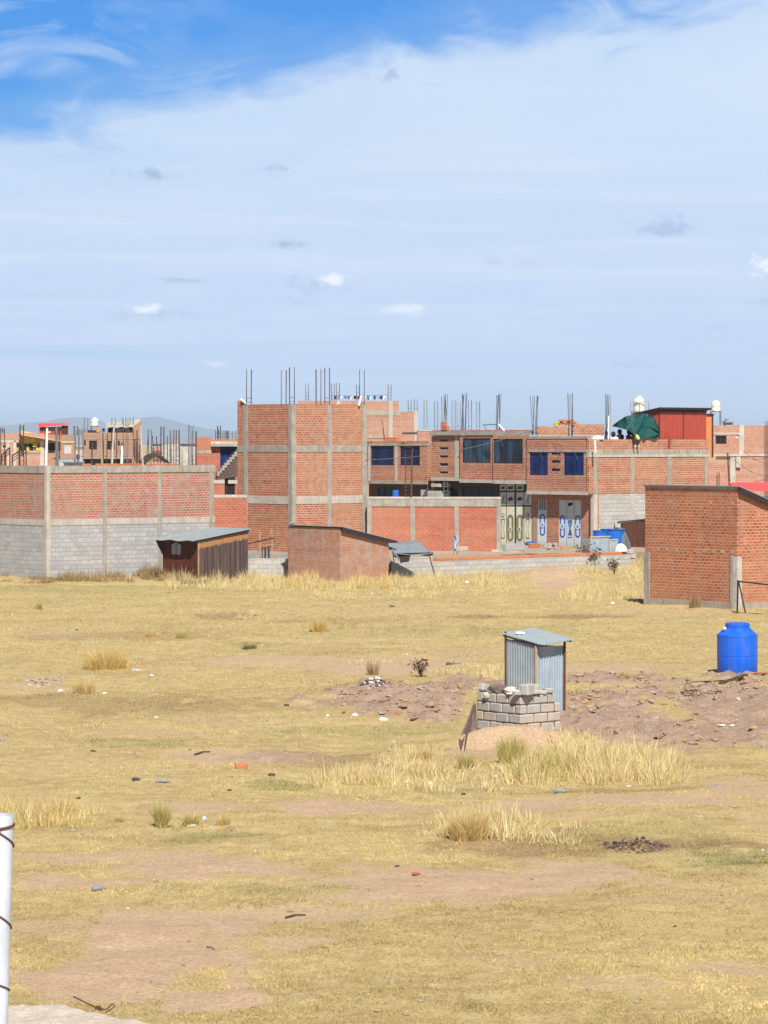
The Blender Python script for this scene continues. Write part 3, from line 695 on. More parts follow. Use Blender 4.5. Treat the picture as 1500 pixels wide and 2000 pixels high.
def pole(px, py0, px1, fr, t, r, mat, label, name='pole', cat='pole'):
    s = fr.su(px1, t)
    if s < .3: s = .35; t = fr.tv(px1, s)
    p = Vector(fr.W(s, t, zc - .03)); s2 = fr.su(px, t); q = Vector(fr.W(s2, t, fr.z(py0, s2, t)))
    th = MB().tube([p, p.lerp(q, .35) + Vector((random.uniform(-.02, .02), 0, 0)), p.lerp(q, .7) + Vector((random.uniform(-.02, .02), 0, 0)), q], r, 8, r1=r * .8).build(name, M[mat])
    return tag(th, label, cat)
pole(92, 836, 90, A, .8, .06, 'white', 'thick white pole on the grey roof edge in front of the yellow lean-to')
pole(223, 827, 219, A, .6, .05, 'concrete_lt', 'tall slanting pale pole in front of the brown house with the grey roof')
pole(197, 852, 199, A, .7, .05, 'wood', 'weathered wooden pole left of the slanting pale pole on the roof edge', 'wooden_pole')
pole(238, 871, 237, A, .5, .065, 'white', 'short bright white post on the roof edge')
pole(275, 832, 279, A, .9, .05, 'concrete_lt', 'pale crooked pole at the right corner of the brown house')
pole(110, 835, 111, A, 1.2, .07, 'rebar_far', 'grey lamp pole right of the thick white pole', 'grey_pole')
pole(255, 876, 265, A, .7, .03, 'wood', 'thin plank leaning beside the short white post', 'leaning_plank', 'plank')
def railing(px0, px1, yb0, yb1, h, label):
    Af = Fr(px0, A.Y0 + 4.6, 0); s0, s1, t = 0, Af.su(px1), 0; z0, z1 = Af.z(yb0), Af.z(yb1)
    b = Vector(Af.W(s0, t, zc)); th = thing('stair_railing', label, 'railing', Af.W(s0, t, zc))
    up = Vector((0, 0, h)); a, c = Vector(Af.W(s0, t, max(z0, zc))), Vector(Af.W(s1, t, max(z1, zc)))
    MB().tube([a + up, c + up], .035, 6).build('handrail', M['black'], th)
    mb = MB()
    for f in (.33, .66): mb.tube([a + up * f, c + up * f], .02, 5)
    mb.build('rail', M['black'], th)
    for f in (0, .5, 1): q = a.lerp(c, f); MB().tube([Vector((q.x, q.y, zc - .05)), q + up], .028, 6).build('post', M['black'], th)
railing(3, 19, 905, 890, .38, 'black stair railing at the far left end of the grey roof')
railing(24, 51, 907, 888, .40, 'black stair railing in front of the yellow panelled lean-to')
th = thing('lean_to_hatch', 'small grey sheet roofed hatch on the roof in front of the far houses', 'roof hatch', A.W(A.su(140, 1.5), 1.5, zc))
a0, a1 = A.su(116, 1.5), A.su(162, 1.5); h0 = A.z(898, a0, 1.5)
wall_part(th, A, 'u', 1.5, a0, a1, zc - .03, h0, 'block_pale', name='wall')
MB().sheet(lambda a, b: A.W(a0 + .2 + (a1 - a0 - .2) * a, 1.35 + b * 1.1, h0 - .10 + .2 * b), 2, 2, .03).build('roof', M['zinc'], th)

# ================================================================== B: three storey brick corner house
B = Fr(570, 152, 43)
tB = thing('corner_house', 'tall three storey brick corner house with concrete frame and rebar on top', 'house', B.W(0, 0, 0))
uB = B.su(712); vB = B.tv(480)
f1a, f1b = B.z(985), B.z(970); f2a, f2b = B.z(883), B.z(870); topB = B.z(789)
for ax, L in (('u', uB), ('v', vB)):
    wall_part(tB, B, ax, 0, .2, L, -.3, .82, 'block'); wall_part(tB, B, ax, 0, .2, L, .82, f1a, 'brick_b')
    wall_part(tB, B, ax, 0, .2, L, f1b, f2a, 'brick_b'); wall_part(tB, B, ax, 0, .2, L, f2b, topB, 'brick_b')
    beam_v(tB, B, ax, 0, .2, L, f1a, f1b, 'concrete_lt'); beam_v(tB, B, ax, 0, .2, L, f2a, f2b, 'concrete')
MB().box(B, -.05, .22, -.05, .22, -.3, topB + .03).build('column', M['concrete'], tB)
post_v(tB, B, 'u', 0, B.su(643), .27, -.3, topB - .02); post_v(tB, B, 'u', 0, uB, .3, -.3, topB + .06, deep=.25)
post_v(tB, B, 'v', 0, vB, .3, -.3, topB + .0, deep=.25)
v2 = B.tv(463); wall_part(tB, B, 'v', .02, vB + .16, v2, f1b, f2a, 'brick_b'); wall_part(tB, B, 'v', .02, vB + .16, v2, f2b, B.z(783, 0, v2), 'brick_b')
beam_v(tB, B, 'v', .02, vB + .16, v2, f2a, f2b)
wall_part(tB, B, 'v', uB - .05, .25, v2, -.3, topB - .4, 'brick_b'); wall_part(tB, B, 'u', v2 - .2, .25, uB - .06, -.3, topB - .4, 'brick_b')
MB().box(B, .2, uB - .1, .2, v2 - .25, topB - .9, topB - .75).build('roof', M['concrete'], tB)
for q, y0, t, hgt in ((486, 721, None, 0), (554, 723, 2.4, 0), (570, 717, 0, 0), (622, 721, 1.6, 0), (639, 718, .1, 0), (707, 722, .1, 0)):
    if t is None: s, t = .12, B.tv(q, .12)
    elif q == 570: s, t = .09, .09
    else: s = B.su(q, t)
    p = B.W(s, t, topB - .8 if t > .5 and s > .3 else topB); cage(tB, p[0], p[1], p[2], B.z(y0, s, t) - p[2], .24, 4, .015, .014, 'rebar', 2, .01)
def drain(p, q, label, fr=None): return tag(MB().tube([p, q], .055, 8).build('drain_pipe', M['white']), label, 'pipe')
drain(B.W(.05, B.tv(482, .05), topB + .03), B.W(-.1, B.tv(470, -.1), topB + .28), 'white plastic pipe lying on the top left corner of the tall house')
drain(B.W(uB - .5, -.12, topB - .05), B.W(uB - .25, -.02, topB + .42), 'white plastic pipe leaning at the top right corner of the tall house')

# wall between A and B, with the stair and the set back house behind
W1 = Fr(418, 147.5, 10)
t1 = thing('brick_yard_wall', 'plain reddish brick yard wall between the grey compound and the tall house', 'wall', W1.W(0, 0, 0))
L1 = W1.su(482); zw = W1.z(972); wall_part(t1, W1, 'u', 0, 0, L1, -.3, zw, 'brick_red'); beam_v(t1, W1, 'u', 0, -.02, L1, zw, zw + .14, 'concrete_lt')
RB = Fr(382, 168, 12)
tR = thing('stair_house', 'two storey brick house with blue upper doorway and outside concrete stair', 'house', RB.W(0, 0, 0))
sR = RB.su(412); eR = RB.su(490); zR = RB.z(854)
wall_part(tR, RB, 'u', 0, 0, sR, -.3, zR, 'brick_red')
beam_v(tR, RB, 'u', 0, 0, sR + .02, RB.z(886), RB.z(879), 'concrete')
dr = rect_u(RB, .5, 430, 466, 868, 922); dr2 = rect_u(RB, .5, 443, 459, 920, 966)
wall_part(tR, RB, 'u', .5, sR, eR, -.3, RB.z(858), 'brick_red', [dr, dr2])
wall_part(tR, RB, 'v', sR - .15, .16, .5, -.3, zR - .02, 'brick_red')
MB().box(RB, sR + .01, eR, .42, .68, RB.z(868), RB.z(862)).build('lintel', M['concrete_lt'], tR)
MB().box(RB, sR + .01, eR, .46, .66, RB.z(945), RB.z(938)).build('beam', M['concrete_lt'], tR)
window(tR, RB, 'u', .5, dr, 'navy2', .1, 'navy2', name='door'); window(tR, RB, 'u', .5, dr2, 'dark', .1, 'dark', name='door')
MB().box(RB, .0, eR, .16, 5, RB.z(872), RB.z(867)).build('roof', M['concrete'], tR)
for q, y0, n in ((425, 840, 3), (428, 832, 4), (437, 842, 2), (440, 841, 2), (444, 841, 3), (457, 842, 2)):
    s = RB.su(q, 1.5); p = RB.W(s, 1.5, zR - .3); cage(tR, p[0], p[1], p[2], RB.z(y0, s, 1.5) - p[2], .16, n, .02, .018, 'rebar_far' if n == 2 else 'rebar', 3)
# stair flight: rises to the right towards the tall house
ST = Fr(424, 160, 8); sb = MB(); sU = MB(); n = 9
a0, a1 = 0.0, ST.su(468); z0, z1 = ST.z(926), ST.z(877, a1, 0)
for k in range(n):
    p, q = a0 + (a1 - a0) * k / n, a0 + (a1 - a0) * (k + 1) / n; z = z0 + (z1 - z0) * (k + 1) / n
    sb.box(ST, p, q, 0, 1.0, z - (z1 - z0) / n - .10, z)
st = sb.build('stair_flight', M['concrete'], tR)
sU.poly(ST, 'u', .05, [(a0, z0 - .3), (a1, z0 - .1), (a1, z1 - .13), (a0, z0 - .13)], 0, .9); sU.build('stair_slab_shade', M['plaster_dk'], tR)  # slab outline drawn down as a dark fill for the shaded void below
MB().tube([ST.W(a1 - .65, .5, -.2), ST.W(a1 - .65, .5, z1 - 1.0)], .09, 8).build('stair_post', M['darkedge'], tR)

# ================================================================== D: brick compound wall in the middle
D = Fr(719, 154.6, -6)
tD = thing('brick_compound_wall', 'red brick compound wall with grey frame in front of the houses', 'wall', D.W(0, 0, 0))
LD = D.su(976); zD0, zD1 = D.z(989), D.z(974)
wall_part(tD, D, 'u', 0, 0, LD, -.3, zD0, 'brick_red'); tD.children[0].data.materials[0] = M['brick_red']
beam_v(tD, D, 'u', 0, -.05, LD + .06, zD0, zD1, 'concrete', .04, .2); beam_v(tD, D, 'u', 0, -.05, LD + .06, zD1, zD1 + .1, 'concrete_lt', .06, .3, 'coping')
beam_v(tD, D, 'u', 0, D.su(960), LD + 1.0, .6, .86, 'concrete_lt', .05, .5, 'kerb')
for q in (722, 806, 892, 974): post_v(tD, D, 'u', 0, D.su(q), .22, -.3, zD0 - .01, proud=.035)
for q, y0, t, w in ((798, 882, .1, .34), (871, 941, .1, .22)):
    s = D.su(q, t); p = D.W(s, t, zD1 + .08); cage(tD, p[0], p[1], p[2], D.z(y0, s, t) - p[2], w, 4, .02, .014, 'rustwire' if q < 800 else 'rebar_far', 14 if q < 800 else 5)
p = D.W(D.su(803, -.1), -.1, zD1 + .1); q = D.W(D.su(806, .1), .1, D.z(876)); tag(MB().tube([p, q], .035, 6).build('wooden_pole', M['wood_dk']), 'dark wooden pole standing on the brick compound wall beside a rebar cage', 'pole')
# the blue bucket on the ledge behind
s = D.su(774, 1.5); p = D.W(s, 1.2, 3.15)
tb = thing('blue_bucket', 'bright blue upturned bucket behind the brick compound wall', 'bucket', p)
MB().lathe(p, [(.2, 0), (.16, .62), (.15, .66), (0, .66)], 20).build('bucket_body', M['bluep2'], tb, True); MB().lathe(p, [(.215, -.01), (.215, .05), (.2, .05)], 20).build('rim', M['bluep2'], tb, True)
MB().box(D, D.su(715), D.su(840), 1.0, 4, 2.9, 3.14).build('ledge', M['concrete'], tD)

# ================================================================== E + F: long house with the painted doors
E = Fr(1150, 157, 43)
tE = thing('workshop_house', 'long two storey brick house with mirrored windows and painted metal doors', 'house', E.W(0, 0, 0))
tf = lambda px, s=0: E.tv(px, s)
zs4 = E.z(966)                                   # underside of the overhang nearest the corner
secs = [(0.0, 1148, 1029, 966, 857), (.10, 1029, 963, 945, 850), (.22, 963, 898, 943, 850), (.34, 898, 843, 939, 850)]
# upper storey, stepped sections along the street front
def section(k, holes):
    s, p0, p1, yb, yt = secs[k]; t0, t1 = tf(p0, s), tf(p1, s); tm = (t0 + t1) / 2
    zb, ztp = E.z(yb, s, tm), E.z(yt, s, tm)
    wall_part(tE, E, 'v', s, t0 + (.002 if k else .16), t1, zb + .18, ztp, 'brick', holes); beam_v(tE, E, 'v', s, t0 + .001, t1 - .001, zb, zb + .18, 'concrete_lt', .03, .5, 'floor_slab')
    return s, t0, t1, zb, ztp
w1, w2 = rect_v(E, 0, 1034, 1070, 883, 928), rect_v(E, 0, 1101, 1140, 883, 928)
sl = [rect_v(E, 0, 1077, 1094, a, b) for a, b in ((883, 888), (899, 904), (915, 920))]
S4 = section(0, [w1, w2] + sl)
for h in (w1, w2): window(tE, E, 'v', 0, h, 'navy2', .06, 'navy2', .05, 2)
for h in sl: window(tE, E, 'v', 0, h, 'navy2', .08, 'navy2', .02)
MB().box(E, -.035, .1, tf(1146), tf(1033), E.z(883, 0, 1.5) + .0, E.z(878, 0, 1.5)).build('lintel', M['concrete'], tE)
MB().box(E, -.025, .2, 0, S4[2], S4[4], S4[4] + .14).build('beam', M['concrete'], tE)
w3 = rect_v(E, .10, 963.5, 1021, 857, 905); S3 = section(1, [w3]); window(tE, E, 'v', .10, w3, 'teal', .05, 'darkedge', .05, 3)
w4 = rect_v(E, .22, 903, 958, 856, 904); S2 = section(2, [w4]); window(tE, E, 'v', .22, w4, 'teal', .05, 'darkedge', .05, 3)
vs = [rect_v(E, .34, 858, 875, a, b) for a, b in ((857, 863), (873, 879), (889, 895), (904, 911), (920, 926))]
S1 = section(3, vs)
for h in vs: window(tE, E, 'v', .34, h, 'navy', .08, 'concrete_lt', .03)
post_v(tE, E, 'v', .34, tf(892, .34), .28, S1[3] + .19, S1[4], 'concrete_lt', .03); MB().box(E, .16, .42, tf(1033, .1), tf(843, .34) , S1[4] - .001, S1[4] + .20).build('beam', M['concrete'], tE)
ztE = E.z(842, .34, 8); wall_part(tE, E, 'v', .24, tf(1049, .24), tf(843, .24), S1[4] + .20, ztE + .06, 'brick', name='parapet')
# lamp arms above the windows: short slanted wire brackets
mb = MB()
for q, yy, s in ((850, 852, .3), (912, 850, .2), (985, 851, .08), (1062, 877, -.03), (1097, 878, -.03), (1130, 877, -.03)):
    t = tf(q, s); z = E.z(yy, s, t); mb.tube([E.W(s, t, z), E.W(s - .5, t - .1, z - .03)], .02, 5); mb.tube([E.W(s - .5, t - .1, z - .03), E.W(s, t + .05, z - .55)], .014, 5)
mb.build('bracket', M['steel'], tE)
# ground floor, set back under the overhang
s0 = .62; tg0, tg1 = tf(1040, s0), tf(974, s0)
zg = E.z(1062, s0, tf(1095, s0)); zgt = E.z(945, s0, tg1)
d1 = rect_v(E, s0, 1049.5, 1068, 976, 1063); d2 = rect_v(E, s0, 1091, 1135, 977, 1066)
wall_part(tE, E, 'v', s0, .0, tg0, -.3, S4[3], 'brick', [(d1[0], d1[1], -.3, d1[3]), (d2[0], d2[1], -.3, d2[3])])
MB().box(E, s0 - .025, s0 + .1, tf(1049, s0), tf(1040, s0), -.3, E.z(1015, s0, 3)).build('pillar', M['plaster'], tE)
def Zg(py, px): return E.z(py, s0, tf(px, s0))
def panel(pts_px, mat, d0, d1, name, par):
    return MB().poly(E, 'v', s0, [(tf(x, s0), Zg(y, x)) for x, y in pts_px], d0, d1).build(name, M[mat], par)
RCT = lambda a, b, c, d: [(a, c), (b, c), (b, d), (a, d)]
door = panel(RCT(1049.5, 1068, 976, 1063), 'doorw', .03, .07, 'door', tE)
panel(RCT(1051.5, 1066, 977, 996), 'dark', .022, .028, 'grille_opening', door)
for x in (1053.5, 1057, 1060.5, 1064): panel(RCT(x, x + 1.3, 977, 996), 'doorw', .005, .02, 'grille_bar', door)
def ringpx(par, cx, cy, rx, ry, w, mat, d0=.012, d1=.028, name='ornament'):
    ca, cz = tf(cx, s0), Zg(cy, cx); ra = abs(tf(cx + rx, s0) - tf(cx - rx, s0)) / 2; rz = abs(Zg(cy - ry, cx) - Zg(cy + ry, cx)) / 2
    return MB().ring(E, 'v', s0, ca, cz, ra, rz, w, d0, d1, 20).build(name, M[mat], par)
def disc(par, cx, cy, r, mat, d0=.004, d1=.028):
    ca, cz = tf(cx, s0), Zg(cy, cx); rr = r * 160 / FPX * 1.25
    return MB().poly(E, 'v', s0, [(ca + rr * math.cos(k/14*6.283), cz + rr * math.sin(k/14*6.283)) for k in range(14)], d0, d1).build('ornament', M[mat], par)
ringpx(door, 1059, 1025, 5, 21, .07, 'dblue'); disc(door, 1059, 1024.5, 5, 'doorw', .004, .02); disc(door, 1059, 1024.5, 2.4, 'lblue', -.004, .003)
tri = panel(RCT(1091, 1135, 977, 1066), 'doorw', .03, .07, 'door', tE)
for x in (1106.5, 1121): panel(RCT(x - .4, x + .4, 978, 1065), 'steel', .022, .029, 'leaf_gap', tri)
for cx in (1098, 1128): ringpx(tri, cx, 1028, 5, 21.5, .07, 'dblue'); disc(tri, cx, 1028, 5, 'doorw', .004, .02); disc(tri, cx, 1028, 2.4, 'lblue', -.004, .003)
hg = lambda cx, y0, y1, w: [(cx - w, y0), (cx + w, y0), (cx + w * .85, y0 + 7), (cx + w * .3, (y0 + y1) / 2), (cx + w * .85, y1 - 6), (cx + w, y1), (cx - w, y1), (cx - w * .85, y1 - 6), (cx - w * .3, (y0 + y1) / 2), (cx - w * .85, y0 + 7)]
panel(hg(1113, 1016, 1050, 4), 'dblue', .014, .028, 'ornament', tri); panel(hg(1113, 1020, 1035, 1.8), 'lblue', .006, .013, 'ornament', tri); panel(RCT(1110, 1116, 1046, 1049), 'doorw', .006, .013, 'ornament', tri)
panel([(1108.5, 984), (1112, 981.5), (1118, 982), (1118, 986), (1114, 988), (1109, 989)], 'darkedge', .014, .028, 'emblem', tri)
# the tall cream gate
gate = panel(RCT(975, 1037.5, 945.5, 1061.5), 'olivedk', .05, .09, 'gate', tE)
cols4 = [(976, 987.5), (989.3, 1003.6), (1007.6, 1021.4), (1023.2, 1037)]
for k, (a, b) in enumerate(cols4):
    if k < 3: panel(RCT(a, b, 946.5, 958), 'gate_pale', .03, .048, 'gate_panel', gate); panel([(a+1.5, 950), (b-1.5, 950), (b-3, 952.5), (b-1.5, 955.5), (a+1.5, 955.5), (a+3, 952.5)], 'olivedk', .02, .029, 'ornament', gate)
    panel(RCT(a, b, 961.5, 986.5), 'gate_pale', .03, .048, 'gate_panel', gate); panel(RCT(a, b, 989.5, 1061), 'gate', .03, .048, 'gate_panel', gate)
    c = (a + b) / 2
    if k in (1, 2):     # small car silhouettes cut in the upper panels
        panel([(c-5.5, 976.5), (c-5, 973.5), (c-3, 973), (c-2, 970.5), (c+2.5, 970.5), (c+4, 973), (c+5.5, 974), (c+5.5, 976.5), (c+3.5, 976), (c+2, 978.5), (c, 977), (c-2, 979), (c-4, 976.5)], 'olivedk', .02, .029, 'emblem', gate)
        ringpx(gate, c, 1031, 6.2, 26, .09, 'olive', .015, .029); ringpx(gate, c, 1031, 3.6, 23, .05, 'olive', .015, .029); disc(gate, c, 1033.5, 4.2, 'gate', .006, .0145); disc(gate, c, 1033.5, 2.2, 'olive', -.002, .005)
    else:
        disc(gate, c, 1006, 3.4, 'olive', .016, .029); disc(gate, c, 1006, 2.0, 'gate', .006, .0155)
        panel(hg(c, 1013, 1052, 3.6), 'olive', .016, .029, 'ornament', gate); panel(hg(c, 1016, 1050, 2.0), 'gate', .006, .0155, 'ornament', gate)
        panel([(c-4, 984), (c-1, 972), (c+2, 966), (c+3.5, 968), (c+1, 978), (c+4, 984), (c+2, 984.5), (c, 979), (c-2, 985)], 'steel', .02, .029, 'ornament', gate)
# dark set back part left of the gate
tl = tf(836, 1.2); wr = rect_v(E, 1.2, 902, 966, 951, 971); wr2 = rect_v(E, 1.2, 878, 894, 952, 972)
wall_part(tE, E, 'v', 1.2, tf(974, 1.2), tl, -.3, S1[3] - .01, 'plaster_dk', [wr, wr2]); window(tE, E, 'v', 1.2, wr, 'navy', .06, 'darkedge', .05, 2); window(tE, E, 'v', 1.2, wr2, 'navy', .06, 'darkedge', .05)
wall_part(tE, E, 'u', tf(975, s0) , s0 + .16, 1.2, -.3, S2[3] - .01, 'plaster')
MB().box(E, .36, 1.6, tf(858, .4), tf(836, .4), -.3, E.z(960, .4, 8.5)).build('pier', M['block_pale'], tE); MB().box(E, .3, 1.3, tf(858, .3), tf(842, .3), E.z(952, .4, 8.5), E.z(945.5, .4, 8.5)).build('ledge', M['concrete_lt'], tE)
wall_part(tE, E, 'u', tf(843, .34) , .34 + .15, 5, 2.8, S1[4], 'brick')
# right flank along u
uF = E.su(1384); zF0, zF1 = E.z(893), E.z(878); zpar = E.z(858, 4, 0); zlow = E.z(965)
wall_part(tE, E, 'u', 0, .0, uF, zlow, zF0, 'brick'); beam_v(tE, E, 'u', 0, .0, uF + .05, zF0 + .13, zF1, 'concrete', .02); beam_v(tE, E, 'u', 0, .0, uF + .05, zF0, zF0 + .13, 'concrete_lt', .04)
g0 = E.su(1283); g1 = E.su(1308)
wall_part(tE, E, 'u', 0, .0, E.su(1304), zF1, zpar, 'brick', name='parapet'); wall_part(tE, E, 'u', 0, E.su(1311), uF, zF1, zpar, 'brick', name='parapet')
wall_part(tE, E, 'u', .02, .52, uF, -.3, zlow, 'block_pale')
for q in (1163, 1235, 1307, 1379): post_v(tE, E, 'u', 0, E.su(q), .26, zlow + .01, zF0 - .005, 'concrete', .03); post_v(tE, E, 'u', .02, E.su(q), .3, -.3, zlow, 'concrete_lt', .03)
MB().box(E, .5, uF, .16, tf(858, 0), zF0, zF0 + .16).build('roof', M['concrete'], tE)
wall_part(tE, E, 'v', uF - .15, .16, 7, -.3, zF0 - .01, 'brick')
def ucage(q, y0, t, n, spl, zb=None, r=.014, mat='rebar', jit=.04):
    s = E.su(q, t); p = E.W(s, t, zF0 + .15 if zb is None else zb); cage(tE, p[0], p[1], p[2], E.z(y0, s, t) - p[2], .15, n, spl, r, mat, 2, jit)
for q, y0, px in ((868, 770, .5), (905, 768, .6), (973, 769, .5), (1044, 770, .4)):
    t = tf(q, px); p = E.W(px, t, S1[4]); cage(tE, p[0], p[1], p[2], E.z(y0, px, t) - p[2], .17, 6, .14, .013, 'rebar', 2, .06)
for q, y0, t in ((1114, 769, 2.0), (1186, 770, .6)): ucage(q, y0, t, 6, .13)
RH = Fr(822, 198, 6); th = thing('rear_house', 'house behind the workshop roof showing only its grey rebar columns', 'house', RH.W(0, 0, 0)); L_ = RH.su(945)
wall_part(th, RH, 'u', 0, 0, L_, -.3, RH.z(846), 'brick_far'); MB().box(RH, 0, L_, .2, 5, RH.z(850), RH.z(848)).build('roof', M['concrete'], th)
for q, y0, t in ((831, 782, .5), (852, 783, .3), (886, 782, .5), (896, 784, 1.5), (918, 782, .5), (934, 784, 1.2)):
    s = RH.su(q, t); p = RH.W(s, t, RH.z(848)); cage(th, p[0], p[1], p[2], RH.z(y0, s, t) - p[2], .2, 4, .02, .014, 'rebar_far', 3)
# low brick wall on the roof and loose material
RW = Fr(1050, 161.5, 4); a = RW.su(1180); zr0 = zF0 + .15
wall_part(tE, RW, 'u', 0, 0, RW.su(1112), zr0, RW.z(833), 'brick', name='roof_wall'); wall_part(tE, RW, 'u', 0, RW.su(1117), a, zr0, RW.z(829), 'brick', name='roof_wall'); beam_v(tE, RW, 'u', 0, 0, a, zr0, RW.z(850), 'concrete_lt')
th = thing('brick_stack', 'messy stack of orange bricks on the roof wall above the blue windows', 'brick stack', RW.W(RW.su(1104), .1, RW.z(831)))
mb = MB(); mo = MB()
for k in range(42):
    lv = k // 16; q = random.uniform(1082 + lv * 6, 1126 - lv * 4); m_ = mo if (q < 1095 and lv < 2) else mb
    m_.block(RW.W(RW.su(q), random.uniform(-.05, .3), RW.z(831) + .06 + lv * .1), (.25, .12, .1), random.uniform(-.3, .3), seed=k)
mb.build('bricks', M['cap_brick'], th); mo.build('yellow_bricks', M['mustard'], th)
s = tf(865, .3); th = MB()
for k in range(4): th.block(E.W(.3, tf(867, .3), ztE + .12 + k * .11), (.24, .3, .1), R(43), seed=k)
for k in range(2): th.block(E.W(.3, tf(872, .3), ztE + .12 + k * .11), (.24, .3, .1), R(43), seed=k+9)
tag(th.build('chimney_bricks', M['cap_brick']), 'short stub of stacked bricks on the parapet left of the rebar bundle', 'brick stack')
t = tf(950, .4); th = thing('pipe_trestle', 'white pipe on a small trestle on the parapet above the mirrored window', 'pipe', E.W(.4, t, ztE))
MB().tube([E.W(.4, tf(974, .4), ztE + .34), E.W(.2, tf(985, .2), ztE - .0)], .06, 8).build('pipe', M['white'], th)
MB().tube([E.W(.4, tf(943, .4), ztE + .33), E.W(.4, tf(972, .4), ztE + .36)], .03, 6).tube([E.W(.4, tf(945, .4), ztE + .33), E.W(.4, tf(950, .4), ztE + .05)], .03, 6).build('trestle', M['steel'], th)
# cable from the tall house to the parapet
p, q = Vector(B.W(uB, -.05, B.z(898, uB, 0))), Vector(E.W(.0, tf(1040, 0), E.z(840, 0, 3)))
tag(MB().tube([p.lerp(q, f) - Vector((0, 0, .35 * 4 * f * (1 - f))) for f in [k / 12 for k in range(13)]], .014, 5).build('power_cable', M['rebar_far']), 'thin grey cable strung from the tall house to the workshop roof', 'cable')

# terrace: raised earth in front of the long house
LW = Fr(765, 142, 43); lE = LW.su(1240)
pts = [LW.W(.0, .2, 0)[:2], LW.W(lE - .3, .2, 0)[:2], E.W(uF, -.6, 0)[:2], E.W(uF, .0, 0)[:2], E.W(.0, .6, 0)[:2], E.W(.6, tf(974, .6), 0)[:2], D.W(0, .1, 0)[:2], B.W(uB, .1, 0)[:2], B.W(.3, .3, 0)[:2]]
o = MB().prism([(x, y) for x, y in pts], -.3, [.70, .70, .84, .88, .92, .92, .8, .74, .7]).build('terrace', M['terrace']); o['kind'] = 'structure'
# low block wall holding the terrace
tL = thing('low_block_wall', 'long low wall of pale blocks topped by a row of orange bricks', 'wall', LW.W(0, 0, 0))
sC = LW.su(852)
wall_part(tL, LW, 'u', 0, 0, lE, -.3, .66, 'block_pale'); wall_part(tL, LW, 'u', .02, 0, sC - .25, .66, .86, 'block_pale', thick=.13)
wall_part(tL, LW, 'u', -.01, sC, LW.su(1222), .663, .80, 'cap_brick', thick=.17, name='brick_coping')
mb = MB(); mb.block(LW.W(LW.su(1232), .05, .78), (.42, .2, .22), R(43), seed=3, bev=.03, jit=.2).block(LW.W(LW.su(1236), .05, .56), (.4, .2, .2), R(43), seed=4); mb.build('end_block', M['block_pale'], tL)
# things lying on and behind the low wall
def rubble(name, label, items, cat='rubble'):
    th = thing(name, label, cat, items[0][0])
    for k, (p, kind, sz) in enumerate(items):
        mb = MB()
        if kind == 'brick': mb.block(p, (.26 * sz, .13 * sz, .1 * sz), random.uniform(0, 3), (random.uniform(-.3, .3), random.uniform(-.3, .3)), seed=k).build('brick', M['cap_brick'], th)
        elif kind == 'stone': mb.rock(p, .14 * sz, (1.2, 1, .7), k).build('stone', M['stone'], th)
        elif kind == 'plank': mb.block(p, (1.5 * sz, .16, .04), R(40) + random.uniform(-.2, .2), seed=k).build('plank', M['wood'], th)
    return th
TP = lambda px, py, t: (lambda s: Vector(LW.W(s, t, LW.z(py, s, t))))(LW.su(px, t))
for q in (1035, 1042, 1049, 1053): pass
th = thing('brick_pile', 'small neat pile of orange bricks at the foot of the cream gate', 'brick pile', TP(1045, 1070, 2))
mb = MB()
for k in range(12): mb.block(TP(1037 + (k % 4) * 4.6, 1069 - (k // 4) * 3.2, 2.0), (.24, .13, .085), R(43) + random.uniform(-.1, .1), seed=k)
mb.build('bricks', M['cap_brick'], th); tag(MB().block(TP(1003, 1069, 2.2), (1.3, .3, .36), R(43), bev=.02).build('block_slab', M['bl_b0']), 'long grey block slab lying at the foot of the cream gate', 'block')
rubble('stone_rubble', 'stones, bricks and a long plank heaped in front of the blue and white doors', [(TP(1068, 1066, 1.8), 'stone', 1.3), (TP(1076, 1065, 2), 'stone', 1.2), (TP(1083, 1064, 1.8), 'stone', 1.1), (TP(1072, 1070, 1.6), 'stone', 1.0),
   (TP(1092, 1067, 1.8), 'brick', 1.2), (TP(1089, 1067, 1.9), 'brick', 1.1), (TP(1096, 1068, 1.7), 'brick', 1.1), (TP(1080, 1070.5, 1.5), 'plank', 1), (TP(1118, 1068, 1.6), 'plank', 1.6), (TP(1120, 1071, 1.4), 'plank', 1.1), (TP(1064, 1069, 1.6), 'stone', .8), (TP(1086, 1070, 1.4), 'stone', .8)])
p = TP(1037, 1062, 2.3); tag(MB().lathe(p, [(.0, -.06), (.3, -.06), (.36, .0), (.34, .04), (.2, .1), (0, .11)], 20).build('washbasin', M['dblue'], None, True), 'blue plastic washbasin lying below the cream gate', 'basin')
th = thing('drying_frame', 'bent metal pipe frame with a blue rag behind the low wall', 'frame', TP(888, 1084, 1))
MB().tube([TP(886, 1084, .8), TP(886, 1044, .8), TP(893, 1060, .9), TP(893, 1084, .9)], .025, 6).tube([TP(846, 1069, .8), TP(905, 1071, 1.0)], .022, 6).build('pipe_frame', M['steel'], th)
MB().sheet(lambda a, b: TP(885 + 8 * a + 2 * math.sin(5 * b), 1050 + 26 * b - 5 * a, .78 + .1 * math.sin(6 * a)), 6, 8).build('rag', M['litter_b'], th)
MB().block(TP(900, 1072, .9), (.8, .25, .2), R(43), bev=.02).build('block_slab', M['concrete_lt'], th)
